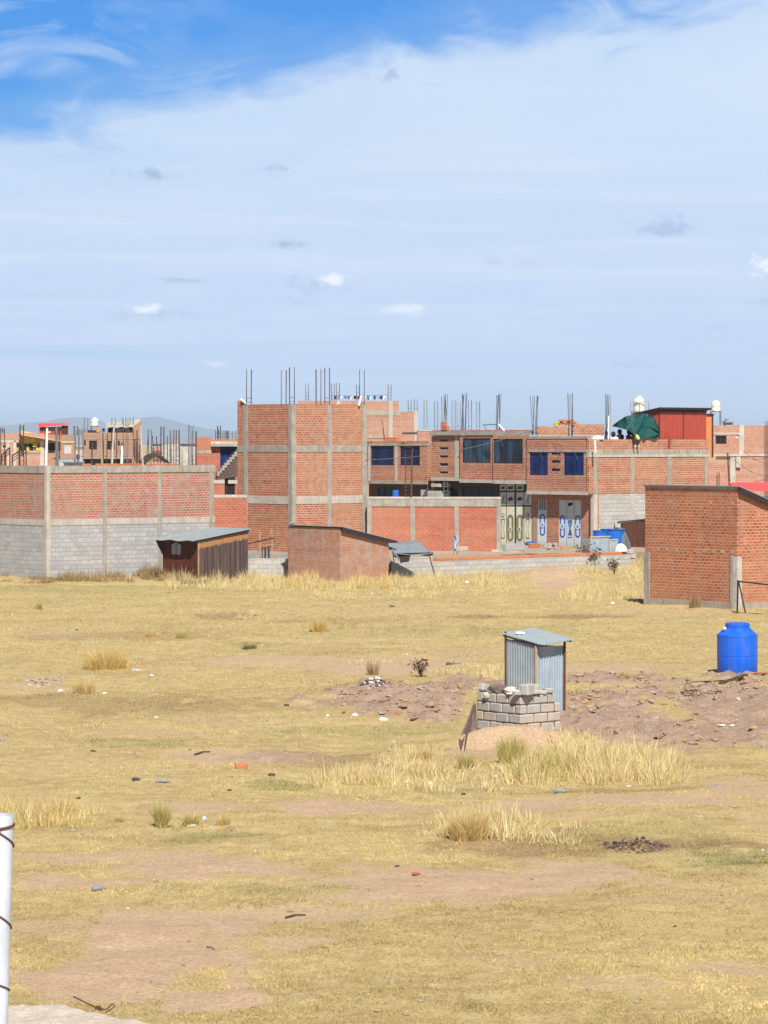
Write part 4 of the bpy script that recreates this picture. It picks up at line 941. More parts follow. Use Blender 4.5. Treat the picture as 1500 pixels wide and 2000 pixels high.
# right end: drums, sheet crate, covered bundle
for q, w, y1, lab in ((1172, .36, 1036, 'smaller blue plastic drum at left of the pair behind the tin crate'), (1197, .62, 1033, 'wider blue plastic tub beside the smaller blue drum')):
    s = LW.su(q, .9); b = Vector(LW.W(s, .9, .68)); h = LW.z(y1, s, .9) - b.z
    th = thing('blue_drum', lab, 'drum', b); MB().lathe(b, [(0, 0), (w * .86, 0), (w * .9, .05), (w, h * .5), (w * .96, h * .52), (w * .97, h - .06), (w * 1.03, h - .05), (w * 1.03, h), (w * .96, h), (w * .92, h * .5), (0, h * .48)], 28).build('drum_shell', M['bluep2'], th, True)
    MB().lathe(b, [(w * 1.0, h * .2), (w * 1.03, h * .21), (w * 1.03, h * .24), (w * 1.0, h * .25)], 28).build('rib', M['bluep2'], th, True)
th = thing('tin_crate', 'pale blue corrugated tin crate with white rails behind the low wall', 'crate', LW.W(LW.su(1154, .4), .4, .68))
a0, a1 = LW.su(1153.5, .4), LW.su(1190, .4); zc0, zc1 = .7, LW.z(1050, a0, .4)
corr_v(LW, 'u', .4, a0, a1, lambda a: zc0, lambda a: zc1, .11, .014).build('tin_sheet', M['zinc_blue'], th)
MB().box(LW, a0 - .03, a1 + .05, .36, .42, zc1, zc1 + .06).box(LW, a0 - .05, a0, .34, .44, zc0, zc1).build('rail', M['concrete_lt'], th)
MB().box(LW, a0, a1, .44, 1.0, zc0, zc1 - .1).build('crate_body', M['zinc'], th)
b0, b1 = LW.su(1191, .3), LW.su(1207, .3); zt_ = LW.z(1053, b0, .3)
th = thing('framed_panel', 'small pale blue panel in a light frame leaning beside the tin crate', 'panel', LW.W(b0, .3, .68))
MB().wall(LW, 'u', .3, b0, b1, .7, zt_, .05, [(b0 + .06, b1 - .06, .78, zt_ - .06)])  .build('frame', M['concrete_lt'], th); MB().poly(LW, 'u', .33, [(b0 + .05, .77), (b1 - .05, .77), (b1 - .05, zt_ - .05), (b0 + .05, zt_ - .05)], 0, .01).build('sheet', M['zinc_blue'], th)
c = Vector(LW.W(LW.su(1211, .6), .6, .68)); hb = LW.z(1036, LW.su(1211, .6), .6) - .68
def heap(c, rx, ry, h, seed, pw=.5, fold=.09):
    def fn(a, b):
        th_ = 2 * math.pi * a; r = b; rr = 1 + fold * math.sin(7 * th_ + 3 * b) * b + .25 * (vnoise(math.cos(th_) * 2 + seed, math.sin(th_) * 2 + b) - .5)
        return (c[0] + math.cos(th_) * rx * r ** .8 * rr, c[1] + math.sin(th_) * ry * r ** .8 * rr, c[2] + h * (1 - r ** 2.2) ** pw * (.85 + .3 * float(vnoise(r * 4 + seed, th_ * 1.2))))
    return MB().sheet(fn, 36, 12)
tag(heap(c, .5, .45, hb, 3).build('covered_bundle', M['greytarp'], None, True), 'rounded bundle under a dark grey checked cover beside the drums', 'bundle')
tag(heap(Vector(LW.W(LW.su(1213, .1), .1, .80)), .28, .2, .36, 5).build('white_sack', M['tankw'], None, True), 'bulging off-white sack leaning on the end of the low wall', 'sack')
RS = Fr(1212, 158, -4)
a1 = RS.su(1275); th = thing('rusty_sheet_fence', 'dark rusty metal sheet fence beside the big brick hut', 'fence', RS.W(0, 0, 0))
corr_v(RS, 'u', 0, 0, a1, lambda a: -.1, lambda a: RS.z(1021) + (RS.z(1014) - RS.z(1021)) * a / a1, .25, .008).build('metal_sheet', M['rust'], th)
MB().tube([RS.W(-.15, -.02, RS.z(1019.5)), RS.W(a1, -.02, RS.z(1013))], .04, 6).build('top_rail', M['darkedge'], th); MB().box(RS, -.28, -.02, 0, .2, RS.z(1030), RS.z(1017)).box(RS, -.2, -.02, 0, .2, -.2, RS.z(1033)).build('post', M['block_pale'], th)

# ================================================================== C: house with dark windows behind the brick compound wall
Cf = Fr(834, 169, 43)
tC = thing('window_house', 'brick house with two dark blue upper windows behind the brick compound wall', 'house', Cf.W(0, 0, 0))
cw = [rect_v(Cf, 0, 781, 820, 871, 909), rect_v(Cf, 0, 724, 769, 871, 909), rect_v(Cf, 0, 712, 718, 871, 909)]
tC1 = Cf.tv(690); zcb, zct = Cf.z(945, 0, 3), Cf.z(870.5, 0, 3)
wall_part(tC, Cf, 'v', 0, 0, tC1, zcb + .16, zct, 'brick', cw); beam_v(tC, Cf, 'v', 0, -.02, tC1, zcb, zcb + .16, 'concrete', .05, 1.2, 'floor_slab'); beam_v(tC, Cf, 'v', 0, -.02, tC1, zct, zct + .17, 'concrete', .03)
for h in cw: window(tC, Cf, 'v', 0, h, 'navy', .07, 'navy', .05)
for q in (774, 721): post_v(tC, Cf, 'v', 0, Cf.tv(q), .2, zcb + .165, zct - .003, 'concrete_lt', .02, .14)
mb = MB(); t = .1
while t < tC1: 
    MB().block(Cf.W(.05 + random.uniform(-.05, .05), t, zct + .22), (.16, .26, .1), R(43) + random.uniform(-.15, .15), seed=int(t * 50)).build('brick', M['cap_brick'], tC); t += .29
MB().box(Cf, .16, 6, 0, tC1, zct + .02, zct + .15).build('roof', M['concrete'], tC); wall_part(tC, Cf, 'u', 0, .16, 6, 0, zct, 'brick')
wr = rect_v(Cf, 1.2, 738, 776, 951, 975)
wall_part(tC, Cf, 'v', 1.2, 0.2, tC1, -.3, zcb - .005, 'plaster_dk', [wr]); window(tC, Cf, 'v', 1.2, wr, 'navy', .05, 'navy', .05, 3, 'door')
MB().box(Cf, .0, 1.0, 0, .5, -.3, zcb - .3).build('pier', M['block_pale'], tC)
th = thing('brick_stack', 'square stack of orange bricks on the roof of the dark windowed house', 'brick stack', Cf.W(.6, Cf.tv(766, .6), zct + .15)); mb = MB()
for k in range(24): mb.block(Cf.W(.5 + (k % 2) * .14, Cf.tv(757 + (k // 2 % 4) * 6, .6), zct + .2 + (k // 8) * .11), (.12, .24, .1), R(43) + random.uniform(-.06, .06), seed=k)
mb.build('bricks', M['cap_brick'], th)
# tall set back house behind, with washing on its roof
X = Fr(700, 188, 8)
tX = thing('stepped_house', 'pale brick house with stepped roofline behind the tall corner house', 'house', X.W(X.su(700), 0, 0))
x0, x1, x2 = X.su(583), X.su(779), X.su(813); zX = X.z(783); zX2 = X.z(804); zXs = X.z(808)
wall_part(tX, X, 'u', 0, x0, x1, zXs + .14, zX, 'brick_far', name='parapet'); wall_part(tX, X, 'u', 0, x0, X.su(782), -.3, zXs - .12, 'brick_far'); wall_part(tX, X, 'u', .02, X.su(782), x2, -.3, zX2, 'brick_far')
beam_v(tX, X, 'u', 0, x0, X.su(782), zXs - .12, zXs + .14, 'concrete', .03); beam_v(tX, X, 'u', 0, X.su(715), X.su(750), X.z(856), X.z(850), 'concrete', .03)
for q, zz in ((661, zX), (763, zX + .02), (812, zX2 + .02)): post_v(tX, X, 'u', 0, X.su(q), .24, -.3, zz, 'concrete_lt', .045)
MB().box(X, x0, x1, .15, 6, zXs - .1, zXs + .05).build('roof', M['concrete'], tX)
wall_part(tX, X, 'v', x1 - .15, .16, 6, zXs, zX - .02, 'brick_far')
for q, y0, t in ((600, 749, .8), (650, 749, 1.5), (660, 748, .1), (699, 752, 1.5), (761, 751, .1), (800, 782, .6), (812, 780, .1)):
    s = X.su(q, t); zb = zX if q < 790 else zX2 - .3; p = X.W(s, t, zb); cage(tX, p[0], p[1], p[2], X.z(y0, s, t) - p[2], .18, 4, .01, .016, 'rebar_far', 3)
p = Vector(X.W(X.su(752), -.3, X.z(858))); q = Vector(X.W(X.su(748), -.05, X.z(818))); tag(MB().tube([p, q], .05, 6).build('leaning_pole', M['wood']), 'pale wooden pole leaning on the pale brick house behind the roof', 'pole')
th = thing('washing_line', 'washing line hung with bright clothes on the roof behind the tall house', 'washing line', X.W(X.su(700, .8), .8, zX))
pl = [Vector(X.W(X.su(q, .8), .8, X.z(772 + 1.5 * math.sin(i), X.su(q, .8), .8))) for i, q in enumerate((650, 680, 705, 730, 757))]
MB().tube(pl, .012, 5).build('line', M['rebar_far'], th)
for q in (648, 758): MB().tube([X.W(X.su(q, .8), .8, zXs), X.W(X.su(q, .8), .8, X.z(770))], .03, 6).build('line_post', M['steel'], th)
clothes = ['litter_r', 'palebl', 'whitec', 'lblue', 'steel', 'whitec', 'maroon', 'litter_r', 'palebl', 'whitec', 'lblue', 'whitec', 'dblue', 'palebl', 'maroon', 'whitec']
for k, cm in enumerate(clothes):
    q = 655 + k * 6.4; w = random.uniform(2.2, 3.0); hh = random.uniform(5, 9)
    MB().sheet(lambda a, b: X.W(X.su(q + (2 * a - 1) * w * (1 - .12 * math.sin(3 * b)), .8), .8 + .06 * math.sin(5 * a + 4 * b), X.z(772.5 + hh * b)), 5, 5).build('garment', M[cm], th)
NB = Fr(812, 180, 10); tn = thing('low_brick_house', 'low brick house seen in the gap right of the stepped house', 'house', NB.W(0, 0, 0)); L_ = NB.su(850)
wall_part(tn, NB, 'u', 0, .1, L_, -.3, NB.z(842), 'brick_far'); beam_v(tn, NB, 'u', 0, .1, L_, NB.z(842), NB.z(839), 'concrete_lt'); MB().box(NB, .1, L_, .2, 5, NB.z(848), NB.z(844)).build('roof', M['concrete'], tn)

# ================================================================== roof of the long house: red shed, tarp, people
rs = Fr(1286, 161.9, 43)
th = thing('red_roof_shed', 'red corrugated shed on the roof of the long house', 'shed', rs.W(0, 0, zF0 + .16))
a1 = rs.su(1379); tt = rs.tv(1245); zb = zF0 + .17; zf = rs.z(800); zb2 = rs.z(811, 0, tt)
corr_v(rs, 'u', 0, 0, a1, lambda a: zb, lambda a: zf, .16, .02).build('front_sheet', M['redsheet'], th); corr_v(rs, 'v', 0, .02, tt, lambda a: zb, lambda a: zf + (zb2 - zf) * a / tt, .16, .02).build('side_sheet', M['redsheet'], th)
corr_v(rs, 'v', a1, .02, tt, lambda a: zb, lambda a: zf + (zb2 - zf) * a / tt, .16, .02).build('side_sheet', M['redsheet'], th)
MB().sheet(lambda a, b: rs.W(-.15 + (a1 + .35) * a, -.22 + (tt + .4) * b, zf + .12 + (zb2 - zf) * b * 1.05), 2, 2, .10).build('roof', M['darkedge'], th)
MB().box(rs, -.01, a1, -.05, -.025, zf - .12, zf + .02).build('fascia', M['darkedge'], th)  # dark strip painting the roof overhang's shadow along the top of the front
for q in (0.02, a1 * .5): MB().box(rs, q, q + .05, -.04, -.022, zb, zf - .12).build('batten', M['rust'], th)
os_ = Fr(1379, 168, 20); th = thing('orange_shed', 'small orange sheet shed tucked behind the red roof shed', 'shed', os_.W(0, 0, 5.4)); L_ = os_.su(1390)
wall_part(th, os_, 'u', 0, -.4, L_, 5.4, os_.z(811), 'orangesheet', thick=.6); MB().box(os_, -.4, L_ + .12, -.08, .7, os_.z(811), os_.z(808)).build('roof', M['darkedge'], th); MB().box(os_, L_, L_ + .08, -.05, .6, 5.4, os_.z(811)).build('side_panel', M['rust'], th)
# green tarpaulin slung from the shed over the parapet
zP = zpar
def tarp_pt(a, b):
    top = [(1195, 832, 1.0), (1208, 822, .4), (1222, 813, -.05), (1245, 808, .4), (1264, 808, .9), (1274, 812, .35), (1283, 828, .12), (1290, 843, .02)]
    bot = [(1195, 832.5, 1.0), (1212, 836, .2), (1228, 841, -.26), (1239, 848, -.22), (1248, 857, -.06), (1262, 858, -.10), (1278, 860, -.12), (1288, 851, -.04)]
    f = a * 7; i = min(int(f), 6); f -= i; L = lambda T, k: T[i][k] * (1 - f) + T[i+1][k] * f
    qx = L(top, 0) * (1 - b) + L(bot, 0) * b; qy = L(top, 1) * (1 - b) + L(bot, 1) * b; t = L(top, 2) * (1 - b) + L(bot, 2) * b
    amp = .15 * math.sin(math.pi * min(1, a * 1.3)) * (.25 + b)
    t += amp * math.sin(a * 46 + 5 * b + 2 * math.sin(a * 9)) + .08 * math.sin(3 * b * a * 6)
    s = E.su(qx, t); return E.W(s, t - .0, E.z(qy, s, t))
tag(MB().sheet(tarp_pt, 70, 20).build('green_tarpaulin', M['tarp'], None, True), 'dark green tarpaulin slung from the red roof shed over the parapet', 'tarpaulin')
def skin_obj(name, verts, edges, radii, mat, parent, sub=1):
    L = parent_world(parent); me = bpy.data.meshes.new(name); me.from_pydata([tuple(Vector(v) - L) for v in verts], edges, []); me.materials.append(M[mat])
    o = bpy.data.objects.new(name, me); COL.objects.link(o); o.parent = parent
    o.modifiers.new('skin', 'SKIN'); me.skin_vertices or None
    for i, r in enumerate(radii): me.skin_vertices[0].data[i].radius = r if isinstance(r, tuple) else (r, r)
    me.skin_vertices[0].data[0].use_root = True
    m = o.modifiers.new('sub', 'SUBSURF'); m.levels = sub; m.render_levels = sub; return o
def person(label, base, yaw, shirt, trousers, hair, pose='sit', hat=None):
    """seated figure, base = pelvis on what it sits on; yaw = direction it faces"""
    c, s_ = math.cos(yaw), math.sin(yaw); P = lambda f, l, z: Vector((base[0] + f * c - l * s_, base[1] + f * s_ + l * c, base[2] + z))
    th = thing('person', label, 'person', base)
    kz = -.42 if pose == 'dangle' else .0
    J = dict(pel=P(0, 0, .10), wai=P(.02, 0, .28), che=P(.05, 0, .48), nek=P(.08, 0, .62), hed=P(.11, 0, .74), top=P(.10, 0, .86))
    V = list(J.values()); Ed = [(0, 1), (1, 2), (2, 3), (3, 4), (4, 5)]; Rr = [(.16, .12), (.14, .105), (.18, .12), .055, (.085, .1), .06]
    def chain(start, pts, rad):
        k = start
        for p, r in zip(pts, rad): V.append(p); Rr.append(r); Ed.append((k, len(V) - 1)); k = len(V) - 1
    arms, legs = {}, {}
    for sd in (1, -1):
        arms[sd] = [P(.05, .19 * sd, .54), P(.10, .27 * sd, .30), P(.28, .20 * sd, .18), P(.36, .17 * sd, .16)]
        legs[sd] = [P(.06, .10 * sd, .08), P(.42, .13 * sd, .14 if pose == 'dangle' else .42), P(.46, .13 * sd, -.30) if pose == 'dangle' else P(.46, .13 * sd, .05), P(.60, .13 * sd, -.34) if pose == 'dangle' else P(.62, .13 * sd, .03)]
        chain(2, arms[sd], (.06, .045, .035, .03)); chain(0, legs[sd], (.085, .06, .042, .035))
    skin_obj('body', V, Ed, Rr, 'skin', th)
    sv = [J['pel'] + Vector((0, 0, .03)), J['wai'], J['che'], P(.07, 0, .58)]; se = [(0, 1), (1, 2), (2, 3)]; sr = [(.185, .15), (.17, .135), (.21, .15), (.09, .08)]
    for sd in (1, -1):
        k = 2
        for p, r in zip(arms[sd][:3], (.08, .065, .05)): sv.append(p); sr.append(r); se.append((k, len(sv) - 1)); k = len(sv) - 1
    skin_obj('shirt', sv, se, sr, shirt, th)
    tv_, te, tr = [J['pel']], [], [(.185, .14)]
    for sd in (1, -1):
        k = 0
        for p, r in zip(legs[sd][:3], (.11, .085, .06)): tv_.append(p); tr.append(r); te.append((k, len(tv_) - 1)); k = len(tv_) - 1
    skin_obj('trousers', tv_, te, tr, trousers, th)
    for sd in (1, -1): skin_obj('shoe', [legs[sd][2] + Vector((0, 0, -.04)), legs[sd][3] + Vector((0, 0, -.02))], [(0, 1)], [.055, .045], 'whitec' if pose == 'dangle' else 'blackc', th)
    if pose == 'dangle': skin_obj('lime_jacket', [P(.05, .1, .12), P(.22, .12, .17), P(.40, .13, .15), P(.47, .14, -.05)], [(0, 1), (1, 2), (2, 3)], [.13, .13, .115, .09], 'lime', th)
    h = J['hed']; mb = MB(); mb.lathe(P(.09, 0, .70), [(.0, -.06), (.10, -.05), (.125, .05), (.10, .14), (.05, .185), (0, .19)], 14); mb.build('hair' if not hat else 'hood', M[hair], th, True)
    if hat: MB().lathe(P(.10, 0, .80), [(.0, .14), (.09, .13), (.12, .02), (.21, .0), (.21, -.015), (0, -.01)], 18).build('hat', M[hat], th, True)
    # face: nose, eyes and mouth on the forward side
    mb = MB(); mb.rock(P(.215, 0, .745), .022, (1, .8, 1.2), 1, .05); mb.build('nose', M['skin'], th, True)
    mb = MB()
    for sd in (1, -1): mb.rock(P(.20, .035 * sd, .77), .012, (1, 1, .7), 2, .05)
    mb.build('eyes', M['blackc'], th, True); return th
zr_ = zF0 + .16
def onroof(px, t, z=None): s = E.su(px, t); return Vector(E.W(s, t, zr_ + .02 if z is None else z))
def zseat(px, t, pytop, h=.88): s = E.su(px, t); return E.z(pytop, s, t) - h
for (q, t, top, yaw, lab, sh, tr, hr, pose, hat) in ((1184, .9, 840, -1.2, 'person with white hat and pale blue top crouching at left on the roof', 'palebl', 'palebl', 'blackc', 'sit', 'whitec'),
     (1199, .8, 843, -2.0, 'person with black hair and white shirt sitting low behind the parapet', 'whitec', 'olivec', 'blackc', 'sit', None),
     (1213, .6, 838, 2.4, 'person in a dark maroon shawl and hood sitting with back turned', 'maroon', 'maroon', 'blackc', 'sit', None),
     (1231, .07, 838, -.9, 'person in dark clothes with a lime jacket sitting on the parapet, legs hanging', 'darkc', 'darkc', 'blackc', 'dangle', None)):
    if pose == 'dangle': base = onroof(q, .24, zpar)
    else: base = onroof(q, t, zseat(q, t, top))
    if pose == 'sit':   # sitting on stacked blocks behind the parapet
        mb = MB(); hh = base.z - zr_
        for k in range(max(1, int(round(hh / .22)))): mb.block((base.x, base.y, zr_ + hh / max(1, int(round(hh / .22))) * (k + .5)), (.5, .45, hh / max(1, int(round(hh / .22))) - .006), R(43), seed=k)
        tag(mb.build('block_stack', M['block']), ['grey block stack under the person with the white hat', 'grey block stack under the person with black hair', 'grey block stack under the person in maroon'][[1184, 1199, 1213].index(q)], 'block stack')
    person(lab, base, yaw, sh, tr, hr, pose, hat)
th = heap(onroof(1169, .1, zpar), .28, .15, .18, 8); tag(th.build('white_cloth', M['whitec'], None, True), 'crumpled white cloth on the corner of the parapet', 'cloth')
tag(MB().tube([onroof(1188, .3, zr_), onroof(1189, .3, E.z(812, 2, 0))], .04, 8).build('white_pipe', M['white']), 'upright white pipe beside the people on the roof', 'pipe')
tag(MB().tube([E.W(-.08, E.tv(1163, -.08), E.z(884)), E.W(-.08, E.tv(1162, -.08), E.z(860))], .05, 8).build('white_pipe', M['white']), 'short white pipe on the wall corner below the white cloth', 'pipe')
# water tanks on stands
def roof_tank(px, py0, py1, Y, wpx, base_z, label, ladder=True, wide=None):
    m = FPX / Y; p = Vector((X_at(px, Y), Y, Z_at(py1, Y))); r = wpx / m / 2; h = (py1 - py0) / m
    th = thing('water_tank', label, 'water tank', (p.x, p.y, base_z))
    MB().lathe(p, [(0, 0), (r * .98, 0), (r, .04), (r, h * .30), (r * .985, h * .31), (r * .985, h * .33), (r, h * .34), (r, h * .66), (r * .8, h * .82), (r * .42, h * .90), (r * .42, h * .93), (0, h * .94)], 32).build('tank_shell', M['tankw'], th, True)
    MB().lathe(p, [(r * .46, h * .90), (r * .46, h), (0, h * 1.01)], 24).build('lid', M['tankw'], th, True)
    w = (wide or wpx * 1.0) / m / 2
    for sx in (-1, 1):
        for sy in (-1, 1): MB().tube([(p.x + sx * w * 1.06, p.y + sy * w, base_z), (p.x + sx * w, p.y + sy * w, p.z)], .04, 6).build('leg', M['steel'], th)
    MB().lathe(p, [(0, -.06), (w * 1.2, -.06), (w * 1.2, 0), (0, 0)], 4).build('platform', M['steel'], th)
    mb = MB()
    for k in range(5):
        z = base_z + (p.z - base_z) * k / 5; mb.tube([(p.x + w * .3, p.y - w, z), (p.x + w, p.y - w, z)], .02, 5)
    mb.build('brace', M['steel'], th)
    return th, p, r, h
th, p, r, h = roof_tank(1248, 773, 803.5, 167, 23, zF0 + .2, 'cream water tank on a railed stand beside the red roof shed', wide=26)
mb = MB()
for sx in (-1, 1): mb.tube([(p.x + sx * .5, p.y - .4, p.z), (p.x + sx * .5, p.y - .4, p.z + .52)], .018, 5)
mb.tube([(p.x - .5, p.y - .4, p.z + .52), (p.x + .5, p.y - .4, p.z + .52)], .018, 5).tube([(p.x - .22, p.y - r * .98, p.z + .5), (p.x, p.y - r * 1.02, p.z + .38), (p.x, p.y - r * 1.03, p.z + .02)], .02, 5); mb.build('guard_rail', M['steel'], th)
roof_tank(1398, 781, 803, 192, 17.5, 5.8, 'smaller cream water tank on a tall open stand at right', wide=18)

# ================================================================== G: pale brick house at the far right
Gf = Fr(1378, 178, 5)
tG = thing('pale_brick_house', 'large pale pink brick house at the right edge behind the red roof', 'house', Gf.W(0, 0, 0))
ga, gb, gc = Gf.su(1381), Gf.su(1449), Gf.su(1530); zG = Gf.z(831)
wn = rect_u(Gf, 0, 1397.5, 1419, 851, 867); sl = rect_u(Gf, 0, 1437, 1445, 850.5, 855); gap = rect_u(Gf, 0, 1383, 1425, 891, 900.5)
wall_part(tG, Gf, 'u', 0, ga, gb, Gf.z(887), Gf.z(849), 'brick_far', [wn, sl]); wall_part(tG, Gf, 'u', 0, ga, gb, Gf.z(845), zG, 'brick_far', name='parapet'); beam_v(tG, Gf, 'u', 0, ga, gb, Gf.z(849), Gf.z(845), 'concrete_lt', .03)
wall_part(tG, Gf, 'u', .02, ga, gc, -.3, Gf.z(891), 'brick_far', [gap]); wall_part(tG, Gf, 'u', .02, gb, gc, Gf.z(887), zG, 'brick_far'); beam_v(tG, Gf, 'u', 0, ga, gb, Gf.z(891), Gf.z(887), 'concrete_lt', .12, .3); beam_v(tG, Gf, 'u', 0, gb, gc, Gf.z(891), Gf.z(887), 'concrete_lt', .03)
window(tG, Gf, 'u', 0, wn, 'dark', .07, 'darkedge', .06, 2); window(tG, Gf, 'u', 0, sl, 'palebl', .05, 'white', .03)
MB().poly(Gf, 'u', .08, [(gap[0] + (gap[1] - gap[0]) * .38, gap[2] + .08), (gap[1], gap[2] + .08), (gap[1], gap[3]), (gap[0] + (gap[1] - gap[0]) * .38, gap[3])], 0, .04).build('panel', M['yellowroof'], tG)
MB().box(Gf, ga, gb, .2, 2.5, gap[2] - .2, gap[2] - .05).build('floor', M['dark'], tG)
for q in (1380, 1448): post_v(tG, Gf, 'u', 0, Gf.su(q), .3, Gf.z(887), zG + .04, 'concrete_lt', .045)
post_v(tG, Gf, 'u', 0, Gf.su(1431), .3, -.3, Gf.z(891), 'concrete_lt', .06); MB().box(Gf, Gf.su(1437), Gf.su(1446), -.15, .0, Gf.z(913), Gf.z(892)).build('meter_box', M['concrete_lt'], tG)
MB().box(Gf, ga, gc, .2, 8, zG - .7, zG - .55).build('roof', M['concrete'], tG)
mb = MB(); mb.box(Gf, Gf.su(1421), Gf.su(1435), .6, 1.3, zG - .6, Gf.z(824)); mb.build('chimney', M['concrete_lt'], tG); MB().box(Gf, Gf.su(1420), Gf.su(1436.5), .5, 1.4, Gf.z(826), Gf.z(823)).box(Gf, Gf.su(1423), Gf.su(1428), .8, 1.1, Gf.z(823), Gf.z(817.5)).build('chimney_cap', M['steel'], tG)
for q, t in ((1497, -.2), (1403, -.1)):
    s = Gf.su(q, t); p = Gf.W(s, t, Gf.z(960) if q < 1450 else 0); cage(tG, p[0], p[1], p[2], Gf.z(822 if q > 1450 else 922, s, t) - p[2], .12, 2, .01, .016, 'rebar', 0)
p, q = Vector((X_at(1434, 150), 150, 0)), Vector((X_at(1421, 150), 150, Z_at(884, 150))); th = tag(MB().tube([p, q], .05, 8, r1=.035).build('utility_pole', M['wood_dk']), 'thin dark pole leaning left in front of the pale pink brick house', 'pole')
for k, (a, b, sag) in enumerate((((1452, 880), (1525, 905), .3), ((1452, 893), (1525, 878), .3), ((1424, 890), (1525, 930), .4), ((1380, 957), (1525, 928), .1))):
    P0 = Vector((X_at(a[0], 172), 172, Z_at(a[1], 172))); P1 = Vector((X_at(b[0], 168), 168, Z_at(b[1], 168)))
    tag(MB().tube([P0.lerp(P1, f) - Vector((0, 0, sag * 4 * f * (1 - f))) for f in [i / 10 for i in range(11)]], .013, 5).build('power_cable', M['rebar_far']),
        ['sagging cable running down to the right from the top of the pale house column', 'cable rising to the right across the pale pink brick wall', 'longest sagging cable crossing below the yellow panel', 'lowest nearly straight cable just above the red roof'][k], 'cable')

# ================================================================== H: big brick hut at the right
Hh = Fr(1440, 112.9, 38)
tH = thing('brick_hut', 'big brick hut with a concrete corner post at the right edge', 'hut', Hh.W(0, 0, 0))
vH = Hh.tv(1260); uH = 5.0; zHc = Hh.z(951); zHl = Hh.z(948, 0, vH)
fz = .30
wall_part(tH, Hh, 'v', 0, .0, vH, fz, zHl, 'brick_h'); MB().box(Hh, -.03, .16, -.0, vH + .03, -.3, fz).build('plinth', M['concrete'], tH)
zr = lambda s: zHc - .02 - s * .33
mb = MB(); mb.poly(Hh, 'u', 0, [(.15, fz), (uH, fz), (uH, zr(uH) - .12), (.15, zr(.15) - .1)], 0, .15); mb.o = (.4, 0); mb.build('wall', M['brick_h'], tH)
MB().box(Hh, -.0, uH, -.03, .14, -.3, fz).build('plinth', M['concrete'], tH)
wall_part(tH, Hh, 'v', uH - .15, .16, vH, -.3, zr(uH) - .15, 'brick_h'); wall_part(tH, Hh, 'u', vH - .15, .16, uH - .2, -.3, zr(uH) - .15, 'brick_h')
MB().box(Hh, -.045, .20, -.045, .22, -.29, Hh.z(1088)).build('corner_post', M['concrete_lt'], tH); MB().box(Hh, -.04, .1, .225, .34, -.29, Hh.z(1085)).build('corner_post', M['concrete'], tH)
MB().box(Hh, -.04, .12, vH - .26, vH + .04, -.29, Hh.z(1078, 0, vH)).build('corner_post', M['concrete'], tH)
zW = lambda t: zHc + (zHl - zHc) * t / vH
MB().sheet(lambda a, b: Hh.W(-.10 + (uH + .3) * a, -.22 + (vH + .3) * b, zW(b * vH) + .04 - (uH + .3) * a * .33), 2, 2, .03).build('roof', M['zinc'], tH)
mb = MB(); mb.poly(Hh, 'u', -.2, [(-.05, zHc + .0), (uH, zHc - uH * .33), (uH, zHc - uH * .33 - .18), (-.05, zHc - .19)], 0, .05); mb.build('fascia', M['darkedge'], tH)
MB().box(Hh, -.018, .0, .1, vH, zHl - .10, zHl - .02).build('mortar_strip', M['concrete'], tH)
mb = MB()
for k, q in enumerate((1307, 1347, 1388, 1430)): t = Hh.tv(q, 0); MB().box(Hh, -.012, .0, t - .09, t + .06, Hh.z(981 + k * .8, 0, t) - .05, Hh.z(981 + k * .8, 0, t) + .06).build('mortar_patch', M['concrete'], tH)
for k in range(9): t = Hh.tv(1285 + k * 18, 0); z = Hh.z(1073 + k * .7, 0, t); MB().box(Hh, -.012, .0, t - .07, t + .07, z - .055, z + .055).build('mortar_patch', M['concrete'], tH)
th = thing('pipe_gate_frame', 'rusty angle iron frame and rail standing at the hut corner', 'frame', G(1445, 1196)); g = G(1440, 1196); g2 = G(1456, 1197)
top = Vector((X_at(1441, g.y), g.y - .05, Z_at(1133, g.y))); MB().tube([g, top], .035, 6).build('upright', M['black'], th); MB().tube([g2, top - Vector((-.03, 0, .05))], .03, 6).build('strut', M['black'], th)
MB().tube([Vector((X_at(1440, g.y), g.y - .05, Z_at(1135, g.y))), Vector((X_at(1520, g.y + 1), g.y + .6, Z_at(1146, g.y)))], .035, 6).build('rail', M['black'], th); MB().tube([G(1432, 1196), G(1475, 1199), G(1520, 1201)], .03, 6).build('ground_bar', M['rustwire'], th)
# red sheet roof behind it
rr = Fr(1438, 126, 0); th = thing('red_roofed_shelter', 'low shelter with a plain bright red roof behind the big brick hut', 'shelter', rr.W(0, 0, 0)); L_ = rr.su(1540); zb = 4.0
MB().sheet(lambda a, b: rr.W(-.0 + L_ * a, 0 + 3.0 * b, zb + .28 + (.26) * b - .0), 2, 2, .05).build('roof', M['redroof'], th)
for s in (.3, L_ - .3): MB().box(rr, s, s + .1, .1, .2, -.2, zb + .2).box(rr, s, s + .1, 2.7, 2.8, -.2, zb + .4).build('post', M['wood_dk'], th)
wall_part(th, rr, 'u', .3, .3, L_, -.2, zb, 'brick_far')

